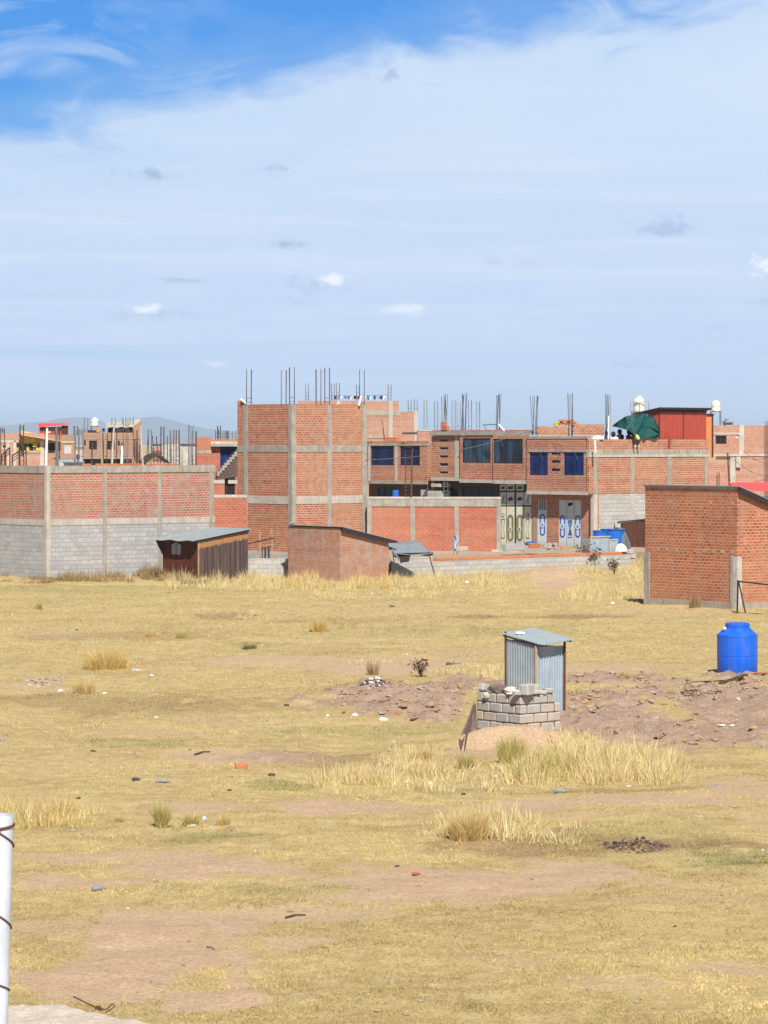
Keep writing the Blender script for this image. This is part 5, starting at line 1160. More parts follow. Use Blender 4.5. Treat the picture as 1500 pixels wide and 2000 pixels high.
# ================================================================== K: small brick hut in the middle
K = Fr(664, 137.6, 43)
tK = thing('small_brick_hut', 'small old brick hut with sloping dark roof edge in the middle', 'hut', K.W(0, 0, 0))
vK, uK = K.tv(563), K.su(759); zKl, zKc, zKr = K.z(1028, 0, vK), K.z(1032), K.z(1056, uK, 0)
MB().poly(K, 'v', 0, [(0, -.3), (vK, -.3), (vK, zKl), (0, zKc)], 0, .15).build('wall', M['brick_k'], tK); MB().poly(K, 'u', 0, [(.15, -.3), (uK, -.3), (uK, zKr), (.15, zKc - .05)], 0, .15).build('wall', M['brick_k'], tK)
MB().poly(K, 'v', uK - .15, [(.16, -.3), (vK, -.3), (vK, zKr - .05), (.16, zKr - .05)], 0, .15).build('wall', M['brick_k'], tK); wall_part(tK, K, 'u', vK - .15, .16, uK - .16, -.3, zKr - .1, 'brick_k')
zk = lambda s, t: zKc + .06 - (zKc - zKr) * s / uK + (zKl - zKc) * max(t, 0) / vK
corr(K, -.08, uK + .45, -.2, vK + .1, lambda s, t: zk(s, t), 's', .1, .012).build('roof', M['zinc'], tK)
MB().poly(K, 'u', -.18, [(-.02, zk(-.02, 0) - .02), (uK + .4, zk(uK + .4, 0) - .02), (uK + .4, zk(uK + .4, 0) - .07), (uK, zk(uK, 0) - .16), (-.02, zk(0, 0) - .16)], 0, .06).build('fascia', M['darkedge'], tK)
MB().rock(K.W(.2, K.tv(570, .2), zKl + .13), .1, seed=4).build('roof_stone', M['stone'], tK)
# lean-to of tin sheet beside it
ML = Fr(764, 139.5, 20); th = thing('tin_lean_to', 'low tin lean-to with torn black plastic beside the small brick hut', 'lean-to', ML.W(0, 0, 0))
a1 = ML.su(846); zf0, zb0 = ML.z(1079), ML.z(1059, 0, 1.5)
corr(ML, .0, a1 * .95, -.2, 1.5, lambda s, t: zf0 + (zb0 - zf0) * (t + .2) / 1.7 - .02 * s - .10 * math.sin(math.pi * s / a1), 't', .1, .012).build('roof', M['zinc'], th)
MB().sheet(lambda a, b: ML.W(a1 * (.05 + .92 * a), -.12 + .04 * math.sin(11 * a), zf0 - .02 - b * ((.50 if .14 < a < .38 else .18 + .1 * math.sin(9 * a)) * (1 - .5 * a))), 24, 4).build('plastic_sheet', M['black'], th)
for q, x2 in ((766, 771), (835, 850)): MB().tube([ML.W(ML.su(x2), -.15, -.1), ML.W(ML.su(q), -.1, zf0)], .03, 6).build('post', M['wood_dk'], th)
MB().tube([ML.W(ML.su(763), -.22, zf0 + .15), ML.W(ML.su(776), -.3, zf0 - .35)], .04, 6).build('prop', M['steel'], th)
corr_v(ML, 'u', 1.5, a1 * .3, a1 * 1.0, lambda a: zb0 - .2, lambda a: zb0 + .04, .09, .012).build('back_sheet', M['steel'], th)
# ================================================================== L: wooden shed
S = Fr(388, 138.6, 40)
tS = thing('wooden_shed', 'brown plank shed with pale sheet roof in front of the grey block wall', 'shed', S.W(0, 0, 0))
uS, vS = S.su(485), S.tv(318); zL, zR_ = S.z(1055), S.z(1035, uS, 0)
zs = lambda s: zL + (zR_ - zL) * s / uS
mb = MB()      # plank side; v coordinate counts from the eave so that the sheltered tops stay fresh
nP = 22
for k in range(nP):
    a, b = uS * k / nP + .004, uS * (k + 1) / nP - .004; d = random.uniform(0, .014); g = [S.P('u', 0, x, d, z) for x, z in ((a, -.3), (b, -.3), (b, zs(b) - .03), (a, zs(a) - .03))]
    mb.quad(g, [(a, -zs(a) + .33), (b, -zs(b) + .33), (b, .60), (a, .60)]); mb.quad([S.P('u', 0, x, .03, z) for x, z in ((a, -.3), (b, -.3), (b, zs(b) - .03), (a, zs(a) - .03))])
    for x in (a, b): mb.quad([S.P('u', 0, x, d, -.3), S.P('u', 0, x, .03, -.3), S.P('u', 0, x, .03, zs(x) - .03), S.P('u', 0, x, d, zs(x) - .03)], [(x, -1), (x + .02, -1), (x + .02, .2), (x, .47)])
mb.build('plank_wall', M['planks'], tS)
MB().box(S, 0.0, uS, .032, .06, -.3, zL - .1).build('inner_frame', M['wood_dk'], tS)
hw = rect_v(S, 0, 334, 353, 1058, 1083)
wall_part(tS, S, 'v', 0, .03, vS, -.3, zL - .02, 'redwood', [hw], thick=.06, name='front_wall')
tm = (hw[0] + hw[1]) / 2; wz0, wz1 = hw[2], hw[3]
MB().poly(S, 'v', .02, [(hw[0], wz0), (tm - .04, wz0), (tm - .04, wz1), (hw[0], wz1 - .14)], 0, .02).build('shutter', M['steel'], tS); MB().poly(S, 'v', .02, [(hw[1], wz0), (tm + .04, wz0), (tm + .04, wz1), (hw[1], wz1 - .14)], 0, .02).build('shutter', M['steel'], tS)
MB().box(S, -.03, .0, .42, .62, -.3, S.z(1080)).build('board', M['rust'], tS); post_v(tS, S, 'v', 0, .02, .06, -.3, zL - .03, 'wood', .02, .02, 'corner_post')
MB().box(S, uS - .05, uS, .07, vS, -.3, zR_ - .1).box(S, .1, uS, vS - .05, vS, -.3, zL - .05).build('back_wall', M['wood_dk'], tS)
MB().sheet(lambda a, b: S.W(-.42 + (uS + .55) * a, -.10 + (vS + .32) * b, zs(-.42 + (uS + .55) * a) + .04 + .025 * math.sin(14 * b) * (1 - a)), 6, 24, .02).build('roof', M['zinc_roof'], tS)
MB().poly(S, 'u', -.06, [(-.3, zs(-.3) - .06), (uS, zs(uS) - .09), (uS, zs(uS) + .01), (-.3, zs(-.3) + .01)], 0, .05).build('rafter', M['darkedge'], tS)
MB().poly(S, 'u', vS - .02, [(-.40, zs(-.4) - .02), (.0, zs(0) - .02), (.0, zs(0) - .75)], 0, .03).build('side_bracket', M['wood_dk'], tS)
# ================================================================== N: little block wall, with poles
Nf = Fr(484, 141.8, 4); th = thing('block_yard_wall', 'short low grey block wall between the wooden shed and the brick hut', 'wall', Nf.W(0, 0, 0)); L_ = Nf.su(566)
wall_part(th, Nf, 'u', 0, 0, L_, -.3, Nf.z(1091), 'block_pale')
th = thing('pole_fence', 'two thin upright poles with a slanting dark rail behind the low block wall', 'pole fence', Nf.W(Nf.su(515), .4, 0))
for q, y in ((507, 1037), (531, 1034)): MB().tube([Nf.W(Nf.su(q + 1, .4), .4, -.1), Nf.W(Nf.su(q, .4), .4, Nf.z(y))], .035, 6).build('upright', M['wood'], th)
MB().tube([Nf.W(Nf.su(482, .36), .36, Nf.z(1063)), Nf.W(Nf.su(534, .36), .36, Nf.z(1051))], .035, 6).build('rail', M['black'], th)
th = thing('iron_rack', 'small dark iron rack between the two thin poles', 'rack', Nf.W(Nf.su(520, .5), .5, 0)); mb = MB()
for k in range(5): mb.tube([Nf.W(Nf.su(513 + k * 3.4, .5), .5, .0), Nf.W(Nf.su(512 + k * 3.4 + (k % 2) * 2, .5), .5, Nf.z(1070 + k % 3))], .022, 5)
mb.tube([Nf.W(Nf.su(511, .5), .5, Nf.z(1072)), Nf.W(Nf.su(530, .5), .5, Nf.z(1068))], .025, 5).build('bars', M['black'], th)

# ================================================================== outhouse, block enclosure, blue tank
O = Fr(1047, 70.3, 42)
tO = thing('tin_outhouse', 'narrow corrugated tin outhouse with a tilted tin roof', 'outhouse', O.W(0, 0, 0))
uO, vO = O.su(1101), O.tv(988); zl0, zc_, zr_o = O.z(1247, 0, vO), O.z(1262), O.z(1259, uO, 0)
corr_v(O, 'v', 0, .02, vO, lambda a: 0.02, lambda a: zc_ + (zl0 - zc_) * a / vO, .082, .013).build('side_sheet', M['zinc'], tO)
corr_v(O, 'u', 0, .03, uO, lambda a: 0.02, lambda a: zc_ + (zr_o - zc_) * a / uO - .02, .082, .013).build('front_sheet', M['zinc_blue'], tO)
corr_v(O, 'u', vO, .0, uO, lambda a: 0.02, lambda a: zl0 - .04, .082, .013).build('back_sheet', M['zinc'], tO); corr_v(O, 'v', uO, .0, vO, lambda a: 0.02, lambda a: zr_o - .04, .082, .013).build('side_sheet', M['zinc'], tO)
MB().tube([O.W(-.01, -.01, -.1), O.W(-.01, -.01, zc_ + .02)], .033, 6).build('post', M['wood'], tO); MB().tube([O.W(uO, -.02, -.1), O.W(uO + .01, -.02, zr_o + .12)], .033, 6).build('post', M['rustwire'], tO)
MB().tube([O.W(0, vO, -.1), O.W(-.01, vO, zl0 + .16)], .03, 6).build('post', M['wood_dk'], tO); MB().tube([O.W(uO, vO, -.1), O.W(uO, vO, zl0 + .1)], .03, 6).build('post', M['wood_dk'], tO)
ze, zl_ = O.z(1259, -.05, -.26), O.z(1236, 0, vO + .08)
zro = lambda s, t: ze + (zl_ - ze) * (t + .26) / (vO + .34) + .07 * (s / uO) 
corr(O, -.06, uO + .07, -.26, vO + .10, zro, 't', .1, .014, .012).build('roof', M['zinc_roof'], tO)
MB().box(O, -.06, -.02, -.16, vO + .05, zl0 + .04, zl0 + .06); MB().tube([O.W(-.03, -.2, zro(0, -.2) - .05), O.W(-.03, vO + .05, zro(0, vO) - .05)], .022, 6).tube([O.W(uO + .03, -.2, zro(uO, -.2) - .05), O.W(uO + .03, vO + .05, zro(uO, vO) - .05)], .022, 6).build('rafter', M['wood_dk'], tO)
MB().rock(O.W(.2, vO * .75, zro(.2, vO * .75) + .035), .07, (1.6, 1, .5), 5).build('roof_stone', M['white'], tO)

Q = Fr(1017, 64.4, 40)
tQ = thing('block_enclosure', 'knee high broken enclosure wall of grey concrete blocks in the field', 'wall', Q.W(0, 0, 0))
uQ, vQ = Q.su(1096), Q.tv(931)
def qwall(ax, L, off, courses, seed, name='block_wall'):
    mbs = {'block_pale_s': MB(), 'block_s': MB()}; rr = random.Random(seed)
    for c in range(courses):
        a = 0 if c % 2 == 0 else -.2; a = max(a, 0)
        first = True
        while a < L - .05:
            ln = .39 if not (first and c % 2) else .19; first = False; ln = min(ln, L - a)
            m_ = mbs['block_pale_s' if rr.random() < .6 else 'block_s']; cen = Q.P(ax, off, a + ln / 2, .07 + rr.uniform(-.006, .006), -.1 + c * .2 + .1)
            rz = R(40) if ax == 'u' else R(130)
            m_.block(cen, (ln - .012, .14, .188), rz, (rr.uniform(-.02, .02), rr.uniform(-.03, .03)), .022, .07, rr.randrange(999)); a += ln + .006
    return mbs
MB_a = rough_mat('block_stone_warm', (.50,.445,.375), (.40,.34,.28), 5); MB_b = rough_mat('block_stone_grey', (.44,.425,.40), (.35,.335,.31), 5); M['bl_a'] = MB_a; M['bl_b'] = MB_b
for ax, L, off, cs, sd in (('v', vQ, 0, 5, 1), ('u', uQ - .15, 0, 5, 2)):
    mm = qwall(ax, L, off, cs, sd)
    if ax == 'u':
        pass
    mm['block_pale_s'].build('block_wall', MB_a, tQ); mm['block_s'].build('block_wall', MB_b, tQ)
mm = qwall('v', vQ, uQ - .15, 4, 5); mm['block_pale_s'].build('block_wall', MB_a, tQ); mm['block_s'].build('block_wall', MB_b, tQ)
mm = qwall('u', uQ - .2, vQ - .15, 4, 6); mm['block_pale_s'].build('block_wall', MB_a, tQ); mm['block_s'].build('block_wall', MB_b, tQ)
MB().box(Q, .02, .12, .02, vQ, -.2, .86).box(Q, .02, uQ - .2, .02, .12, -.2, .86).build('mortar', M['rag'], tQ)
ztQ = .90
def QP(px, ax, d, z): return Q.P(ax, 0, Q.tv(px) if ax == 'v' else Q.su(px), d, z)
loose = [(938, 'v', .10, .98, (.22, .16, .17), 'bl_b', 'pale cracked block at the far left corner of the enclosure wall', .3),
 (1021, 'v', .14, 1.02, (.30, .18, .24), 'bl_b', 'large grey block standing on top at the corner of the enclosure wall', .0),
 (1033, 'u', .16, 1.01, (.16, .18, .23), 'bl_a', 'brownish block standing right beside the corner block on the enclosure', .1),
 (1048, 'u', .14, 1.0, (.26, .2, .24), 'bl_b', 'tilted grey block right of the brownish block on the enclosure', .25),
 (1019, 'u', .04, .945, (.34, .16, .09), 'bl_b', 'flat broken block under the corner block on the enclosure', .05),
 (1042, 'u', .05, .945, (.36, .17, .09), 'bl_a', 'flat pale slab piece under the tilted grey block', -.05),
 (1060, 'u', .06, .94, (.22, .16, .08), 'bl_a', 'thin pale chip of block right of the flat slab piece', .1),
 (1074, 'u', .06, .96, (.20, .16, .12), 'bl_b', 'small squarish block near the right end of the enclosure wall', .05)]
for k, (q, ax, d, z, dm, m_, lab, tl) in enumerate(loose):
    tag(MB().block(QP(q, ax, d, z), dm, R(40) + random.uniform(-.4, .4), (random.uniform(-.08, .08), tl), .03, .18, k).build('loose_block', M[m_]), lab, 'block')
tag(MB().rock(QP(965, 'v', .16, .97), .17, (1.4, 1, .75), 12).build('brown_sack', M['rag']), 'crumpled brown sacking on the enclosure wall between the left and corner blocks', 'sacking')
tag(MB().block(QP(990, 'v', .12, .935), (.26, .14, .07), .3, (.1, .1), .02, .1, 9).build('orange_brick', M['cap_brick']), 'broken orange brick lying on the enclosure wall beside the corner block', 'brick')
tag(MB().rock(QP(999, 'v', .08, .95), .1, (1.6, 1, .6), 14).rock(QP(986, 'v', .2, .99), .1, (1.5, 1, .6), 15).build('pale_stones', M['white']), 'two pale stones beside the broken orange brick on the enclosure wall', 'stones')
tag(MB().rock(QP(952, 'v', -.01, .85), .08, (1.1, .8, 1), 16).build('pale_stone', M['bl_a']), 'rounded pale stone wedged in the left part of the enclosure wall top', 'stone')
pr = QP(929, 'v', .05, .55)
def rag_pt(a, b):
    p0 = Vector(QP(932 - 4 * a, 'v', -.03 - .04 * a, .66 - .10 * abs(a - .5))); p1 = G(932 - 36 * a, 1441 + 9 * a) + Vector((0, 0, .04))
    p = p0.lerp(p1, b); return p + Vector((0, -.05 * math.sin(9 * a + 2 * b) - .05 * math.sin(math.pi * b), .02 * math.sin(13 * a) + .05 * math.sin(math.pi * b) * (.4 - a)))
tag(MB().sheet(rag_pt, 18, 14).build('hanging_rag', M['rag'], None, True), 'old brown cloth hanging down the left end of the block enclosure', 'cloth')

tp = G(1440, 1320) + Vector((0, .55, .02)); tp.x = X_at(1440, tp.y); r_ = 39.5 / FPX * tp.y; zz = lambda py: Z_at(py, tp.y) - tp.z
tT = thing('blue_water_tank', 'bright blue plastic water tank standing on planks in the field', 'water tank', tp)
hs, hn, hl = zz(1240), zz(1225.5), zz(1216.5)
MB().lathe(tp, [(0, .0), (r_ * .95, .0), (r_ * .985, .03), (r_ * 1.0, hs * .45), (r_ * .985, hs * .455), (r_ * .985, hs * .475), (r_ * 1.0, hs * .48), (r_ * 1.0, hs - .03), (r_ * 1.015, hs - .02), (r_ * 1.01, hs + .005), (r_ * .96, hs + .025), (r_ * .60, hn), (r_ * .55, hn + .01), (0, hn + .01)], 64).build('tank_body', M['bluep'], tT, True)
MB().lathe(tp, [(r_ * .58, hn + .0), (r_ * .595, hn + .02), (r_ * .595, hl - .02), (r_ * .56, hl), (0, hl + .015)], 48).build('lid', M['bluep'], tT, True)
MB().lathe(tp + Vector((-.12, -.1, hl)), [(0, .035), (.05, .03), (.06, 0)], 12).lathe(tp + Vector((.14, -.1, hl)), [(0, .035), (.05, .03), (.06, 0)], 12).build('lid_knob', M['bluep'], tT, True)
MB().tube([tp + Vector((-r_ * .62, -r_ * .28, hn - .02)), tp + Vector((-r_ * .74, -r_ * .34, hn - .02))], .045, 12).build('pipe_fitting', M['litter_w'], tT)
tag(MB().tube([G(1470, 1316), G(1470, 1316) + Vector((0, .6, 1.25))], .012, 6).lathe(G(1470, 1316) + Vector((0, .6, 1.25)), [(0, 0), (.02, .01), (.02, .04), (0, .05)], 8).build('thin_rod', M['steel']), 'thin metal rod standing just right of the blue water tank', 'rod')
def board(p0, p1, w, label, mat='wood'):
    a, b = G(*p0), G(*p1); mid = (a + b) / 2; d = b - a
    o = MB().block(mid + Vector((0, 0, .03)), (d.length, w, .05), math.atan2(d.y, d.x), (0, -math.asin(max(-1, min(1, d.z / d.length)))), .008, .06, int(p0[0])).build('plank', M[mat]); tag(o, label, 'plank')
board((1345, 1334), (1425, 1326), .12, 'long weathered plank on the ground left of the blue tank', 'wood'); board((1384, 1317), (1412, 1326), .14, 'short grey board running under the left side of the blue tank', 'stone')
board((1408, 1331), (1470, 1321), .13, 'dark plank lying along the front of the blue tank', 'wood_dk'); board((1468, 1325), (1512, 1318), .12, 'reddish board at the right edge beside the blue tank', 'cap_brick')

# ================================================================== foreground: slab, pipe, wire
Yf = lambda py, z: (H - z) * FPX / (py - HY)
zS = 3.87
edge = [(-260, 1946), (-120, 1950), (-30, 1955), (20, 1958), (52, 1955), (85, 1957), (122, 1958), (150, 1964), (182, 1970), (215, 1976), (245, 1984), (270, 1988), (280, 1993), (310, 1999), (345, 2006), (420, 2060), (430, 2120)]
pts = [(X_at(a, Yf(b, zS)), Yf(b, zS)) for a, b in edge]; pts += [(pts[-1][0], 9.0), (pts[0][0], 9.0)]
tSl = thing('concrete_wall_top', 'rough whitish cement wall top in the bottom left corner', 'wall', (pts[3][0], 12, 0))
MB().prism(pts, -.2, zS - .05).build('wall', M['concrete_lt'], tSl)
M['cement'] = rough_mat('cement_crust', (.62,.53,.44), (.52,.44,.365), 7, bmp=.02)
ctr = (sum(p[0] for p in pts) / len(pts), sum(p[1] for p in pts) / len(pts))
def crust(a, b):
    f = a * (len(pts)); i = int(f) % len(pts); f -= int(f); p = Vector((*pts[i], 0)).lerp(Vector((*pts[(i+1) % len(pts)], 0)), f); c = Vector((*ctr, 0)); q = c.lerp(p, b ** .7)
    n = float(fbm(q.x * 6, q.y * 6, 91, 4)); return (q.x + (n - .5) * .05 * b, q.y + (n - .5) * .05 * b, zS - .05 + (.05 + (n - .5) * .05) * (1 - b ** 14))
MB().sheet(crust, 120, 24).build('cement_crust', M['cement'], tSl, True)
Yp = 12.0; pb, pt_ = Vector((X_at(-12.5, Yp), Yp, zS - .03)), Vector((X_at(0.5, Yp), Yp, Z_at(1591, Yp)))
tP = thing('pipe_post', 'white plastic pipe post bound with rusty wire at the left edge', 'pipe post', pb); rp = 26.5 / FPX * Yp
mb = MB(); mb.tube([pb, pb.lerp(pt_, .5), pt_], rp, 40, caps=False); mb.tube([pt_, pb.lerp(pt_, .5)], rp * .9, 40, caps=False)
d = (pt_ - pb).normalized(); a_ = d.cross(Vector((1, 0, 0))).normalized(); b_ = d.cross(a_)
for k in range(40):
    t0, t1 = k / 40 * 6.28318, (k + 1) / 40 * 6.28318; mb.quad([pt_ + (a_ * math.cos(t) + b_ * math.sin(t)) * rr for t, rr in ((t0, rp), (t1, rp), (t1, rp * .9), (t0, rp * .9))])
mb.build('pipe', M['pvc'], tP, True)
def helix(py0, py1, a0, a1, name='binding_wire', n=24):
    P_ = []
    for k in range(n + 1):
        f = k / n; ang = a0 + (a1 - a0) * f; py = py0 + (py1 - py0) * f; z = Z_at(py, Yp); c = pb.lerp(pt_, (z - pb.z) / (pt_.z - pb.z))
        P_.append(c + Vector((math.cos(ang), math.sin(ang), 0)) * (rp + .0025))
    MB().tube(P_, .0036, 6).build(name, M['rustwire'], tP)
helix(1619, 1609, -R(140), R(10)); helix(1622, 1611, -R(150), R(6)); helix(1612, 1655, -R(120), R(12)); helix(1760, 1815, -R(150), R(12)); helix(1903, 1936, -R(150), R(12))
mb = MB()
for k in range(3): mb.rock(pb.lerp(pt_, (Z_at(1617, Yp) - pb.z) / (pt_.z - pb.z)) + Vector((-.02 + .012 * k, -rp - .003, 0)), .007, seed=k)
mb.build('wire_knot', M['rustwire'], tP)
wz = zS + .02
W_ = lambda px, py, Y=12.75: Vector((X_at(px, Y), Y, Z_at(py, Y)))
tag(MB().tube([W_(143, 1946), W_(165, 1957), W_(192, 1970)], .0035, 6).tube([W_(186, 1972), W_(190, 1965), W_(195, 1968), W_(193, 1972), W_(199, 1969), W_(196, 1966), W_(191, 1971), W_(199, 1973)], .005, 6)
    .tube([W_(196, 1971), W_(207, 1972), W_(214, 1966), W_(219, 1961), W_(223, 1962), W_(224, 1965), W_(219, 1970), W_(211, 1975), W_(206, 1977)], .0028, 6).build('rusty_wire', M['rustwire']), 'twisted rusty wire with a loop sticking out of the cement edge', 'wire')

# ================================================================== litter, stones and small heaps on the field
def bag(px, py, wpx, hpx, mat, label, name='plastic_bag', cat='plastic bag', seed=1):
    p = G(px, py); m = FPX / p.y; rx, h = wpx / m / 2, hpx / m
    def fn(a, b):
        th_ = 2 * math.pi * a; n = float(fbm(math.cos(th_) * 1.6 + seed * 3.1, math.sin(th_) * 1.6 + b * 2, seed, 3)); rr = b * (.75 + .6 * n)
        return (p.x + math.cos(th_) * rx * rr, p.y + math.sin(th_) * rx * .8 * rr, p.z - .01 + h * .5 * (1 - b ** 3) * (.45 + .9 * float(fbm(p.x + math.cos(th_) * b * 2.2 + seed, math.sin(th_) * b * 2.2, seed + 5, 3))))
    return tag(MB().sheet(fn, 14, 6).build(name, M[mat]), label, cat)
for k, (px, py, w, h, mat, lab, nm, ct) in enumerate([
 (748, 1401, 22, 11, 'litter_w', 'largest bright white bag lying in front of the dug brown earth', 'plastic_bag', 'plastic bag'),
 (693, 1397, 12, 9, 'litter_w', 'smaller white bag left of the largest bag by the dug brown earth', 'plastic_bag', 'plastic bag'),
 (640, 1396, 9, 4, 'litter_w', 'tiny white scrap at the left tip of the dug brown earth', 'paper_scrap', 'litter'),
 (118, 1350, 13, 8, 'litter_w', 'white bag just left of the spiky straw tussock at left', 'plastic_bag', 'plastic bag'),
 (204, 1355, 8, 7, 'litter_w', 'small white scrap just right of the spiky straw tussock at left', 'paper_scrap', 'litter'),
 (265, 1309, 16, 5, 'litter_b', 'flat pale sheet at the right end of the widest golden clump', 'plastic_sheet', 'litter'),
 (296, 1319, 9, 5, 'litter_b', 'bluish scrap right of the flat pale sheet by the golden clump', 'paper_scrap', 'litter'),
 (375, 1612, 20, 10, 'litter_w', 'torn white bag in front of the short olive tussock in the foreground', 'plastic_bag', 'plastic bag'),
 (399, 1600, 10, 14, 'litter_b', 'dented white and blue carton standing behind the torn white bag', 'carton', 'carton'),
 (415, 1614, 12, 7, 'litter_g', 'greenish grey scrap right of the torn white bag', 'paper_scrap', 'litter'),
 (1272, 1498, 18, 16, 'litter_b', 'white and blue plastic bag at the right end of the pale grass band', 'plastic_bag', 'plastic bag'),
 (1310, 1492, 10, 7, 'litter_w', 'white scrap right of the white and blue plastic bag', 'paper_scrap', 'litter'),
 (1160, 1478, 26, 14, 'litter_w', 'white plastic caught in the middle of the pale grass band', 'plastic_bag', 'plastic bag'),
 (945, 1538, 16, 8, 'litter_b', 'grey white crumpled bag in front of the left half of the grass band', 'plastic_bag', 'plastic bag'),
 (968, 1517, 8, 7, 'litter_w', 'white lump between the two halves of the pale grass band', 'paper_scrap', 'litter'),
 (1182, 1524, 10, 8, 'litter_w', 'white lump below the right half of the pale grass band', 'paper_scrap', 'litter'),
 (1228, 1536, 14, 5, 'litter_w', 'flat white strip right of the white lump below the grass band', 'paper_scrap', 'litter'),
 (839, 1530, 12, 8, 'litter_w', 'white lump at the foot of the left half of the grass band', 'paper_scrap', 'litter'),
 (796, 1526, 9, 9, 'litter_w', 'white scrap inside the left half of the grass band', 'paper_scrap', 'litter'),
 (1108, 1646, 12, 6, 'litter_w', 'white scrap right of the large arching tussock in the foreground', 'paper_scrap', 'litter'),
 (1437, 1359, 18, 8, 'litter_w', 'shredded white plastic on the gravel below the blue tank', 'plastic_bag', 'plastic bag'),
 (1404, 1535, 18, 7, 'litter_g', 'grey crumpled foil near the right edge below the gravel', 'foil', 'litter'),
 (1410, 1420, 14, 4, 'litter_w', 'left of two flat white scraps on the gravel drive', 'paper_scrap', 'litter'),
 (1431, 1421, 13, 4, 'litter_w', 'right of two flat white scraps on the gravel drive', 'paper_scrap', 'litter'),
 (1197, 1179, 9, 7, 'litter_w', 'small white scrap in the grass left of the big brick hut', 'paper_scrap', 'litter'),
 (912, 1139, 9, 6, 'litter_w', 'white scrap in the straw in front of the low block wall', 'paper_scrap', 'litter'),
 (815, 1145, 9, 6, 'lime', 'pale lime green scrap in the straw right of the small hut', 'paper_scrap', 'litter'),
 (528, 1131, 24, 7, 'litter_w', 'white sheet scrap lying below the short low block wall', 'plastic_sheet', 'litter'),
 (204, 1190, 9, 5, 'litter_r', 'red scrap on the bare short grass below the grey compound', 'paper_scrap', 'litter'),
 (189, 1304, 6, 8, 'litter_r', 'red scrap caught in the widest golden clump', 'paper_scrap', 'litter'),
 (775, 1384, 11, 8, 'litter_r', 'red and white cup lying on the dug brown earth', 'cup', 'cup'),
 (250, 1774, 8, 5, 'litter_w', 'tiny white scrap on the foreground grass at left', 'paper_scrap', 'litter'),
 (630, 1616, 12, 5, 'litter_g', 'grey scrap beside the pale dirt track in the foreground', 'paper_scrap', 'litter'),
 (1438, 1739, 6, 4, 'litter_w', 'tiny white dot of litter in the right foreground', 'paper_scrap', 'litter'),
 (1370, 1595, 7, 4, 'litter_w', 'tiny white scrap right of the bare strip at right', 'paper_scrap', 'litter'),
 (988, 1688, 8, 3, 'litter_w', 'thin white scrap above the reddish bare patch in the centre', 'paper_scrap', 'litter'),
 (1490, 1660, 9, 6, 'litter_b', 'pale blue scrap at the right edge of the foreground', 'paper_scrap', 'litter'),
 (280, 1345, 9, 5, 'litter_g', 'grey scrap on the grass right of the small white scrap', 'paper_scrap', 'litter'),
 (305, 1402, 10, 4, 'litter_w', 'flat white scrap alone in the left middle of the field', 'paper_scrap', 'litter')]):
    bag(px, py, w, h * 1.25, mat, lab, nm, ct, k + 1)
def bottle(px, py, ang, L, r, mat, label, cap='litter_g'):
    L *= .78; r *= .72
    p = G(px, py) + Vector((0, 0, r + .004)); d = Vector((math.cos(ang), math.sin(ang), 0)); th = thing('plastic_bottle', label, 'bottle', p)
    f = lambda t: p + d * (t - .5) * L
    mb = MB()
    for a, b, r0, r1 in ((0, .04, r * .8, r), (.04, .3, r, r), (.3, .34, r, r * .92), (.34, .38, r * .92, r), (.38, .68, r, r), (.68, .86, r, r * .42), (.86, .93, r * .42, r * .4)): mb.tube([f(a), f(b)], r0, 14, a == 0, r1)
    mb.build('bottle_body', M[mat], th); MB().tube([f(.93), f(1)], r * .48, 12).build('cap', M[cap], th)
bottle(193, 1740, .5, .26, .045, 'litter_g', 'clear grey plastic bottle lying in the left foreground'); bottle(318, 1526, .1, .34, .05, 'litter_g', 'grey crushed bottle lying above the foreground tussocks at left')
bottle(1096, 1549, -.2, .32, .05, 'litter_g', 'grey bottle lying below the middle of the pale grass band'); bottle(813, 1710, .2, .16, .03, 'litter_r', 'small bottle with red label on the bare reddish patch', 'litter_r')
def stone(px, py, wpx, mat, label, name='stone', cat='stone', sq=(1.2, 1, .6), seed=0):
    p = G(px, py); m = FPX / p.y; return tag(MB().rock(p + Vector((0, 0, wpx / m * .16)), wpx / m / 2, sq, seed + int(px)).build(name, M[mat]), label, cat)
stone(530, 1517, 13, 'soil', 'dark rounded stone alone left of the pale grass band'); stone(266, 1524, 14, 'ash', 'dark lump with pale flecks left of the grey crushed bottle', 'dark_lump', 'lump')
stone(776, 1693, 8, 'ash', 'small black stone above the small red bottle'); stone(182, 1469, 9, 'soil', 'dark stone in the left middle of the field'); stone(150, 1230, 6, 'ash', 'small black stone below the lone olive tussock')
stone(878, 1297, 12, 'soil', 'dark brown stone right of the small dark bush'); stone(893, 1297, 14, 'stone', 'pale stone touching the dark brown stone right of the bush'); stone(2, 1447, 14, 'stone', 'half seen stone at the left edge of the field')
stone(560, 1378, 9, 'soil', 'dark clod left of the dug earth'); stone(766, 1187, 8, 'ash', 'tiny dark stone below the straw at the small hut'); stone(500, 1203, 7, 'soil', 'small dark clod in the loose straw patch'); stone(1318, 1810, 6, 'ash', 'tiny dark stone in the right foreground')
stone(448, 1545, 8, 'soil', 'small dark clod below the grey bottle'); stone(153, 1560, 9, 'ash', 'small black clod above the left grass clump'); stone(620, 1823, 8, 'litter_g', 'small bluish stone right of the big bare patch'); stone(905, 1552, 8, 'soil', 'small dark clod below the left grass band')
p = G(471, 1501); tag(MB().block(p + Vector((0, 0, .04)), (.24, .12, .09), .2, (0, .05), .012, .05, 3).build('orange_brick', M['cap_brick']), 'orange brick lying alone in the field left of the grass band', 'brick')
M['clod'] = rough_mat('clod', (.40,.265,.19), (.27,.175,.125), 9); M['clod2'] = rough_mat('clod_pale', (.42,.33,.27), (.33,.25,.20), 9); M['clod3'] = rough_mat('clod_straw', (.46,.31,.16), (.32,.21,.10), 9)
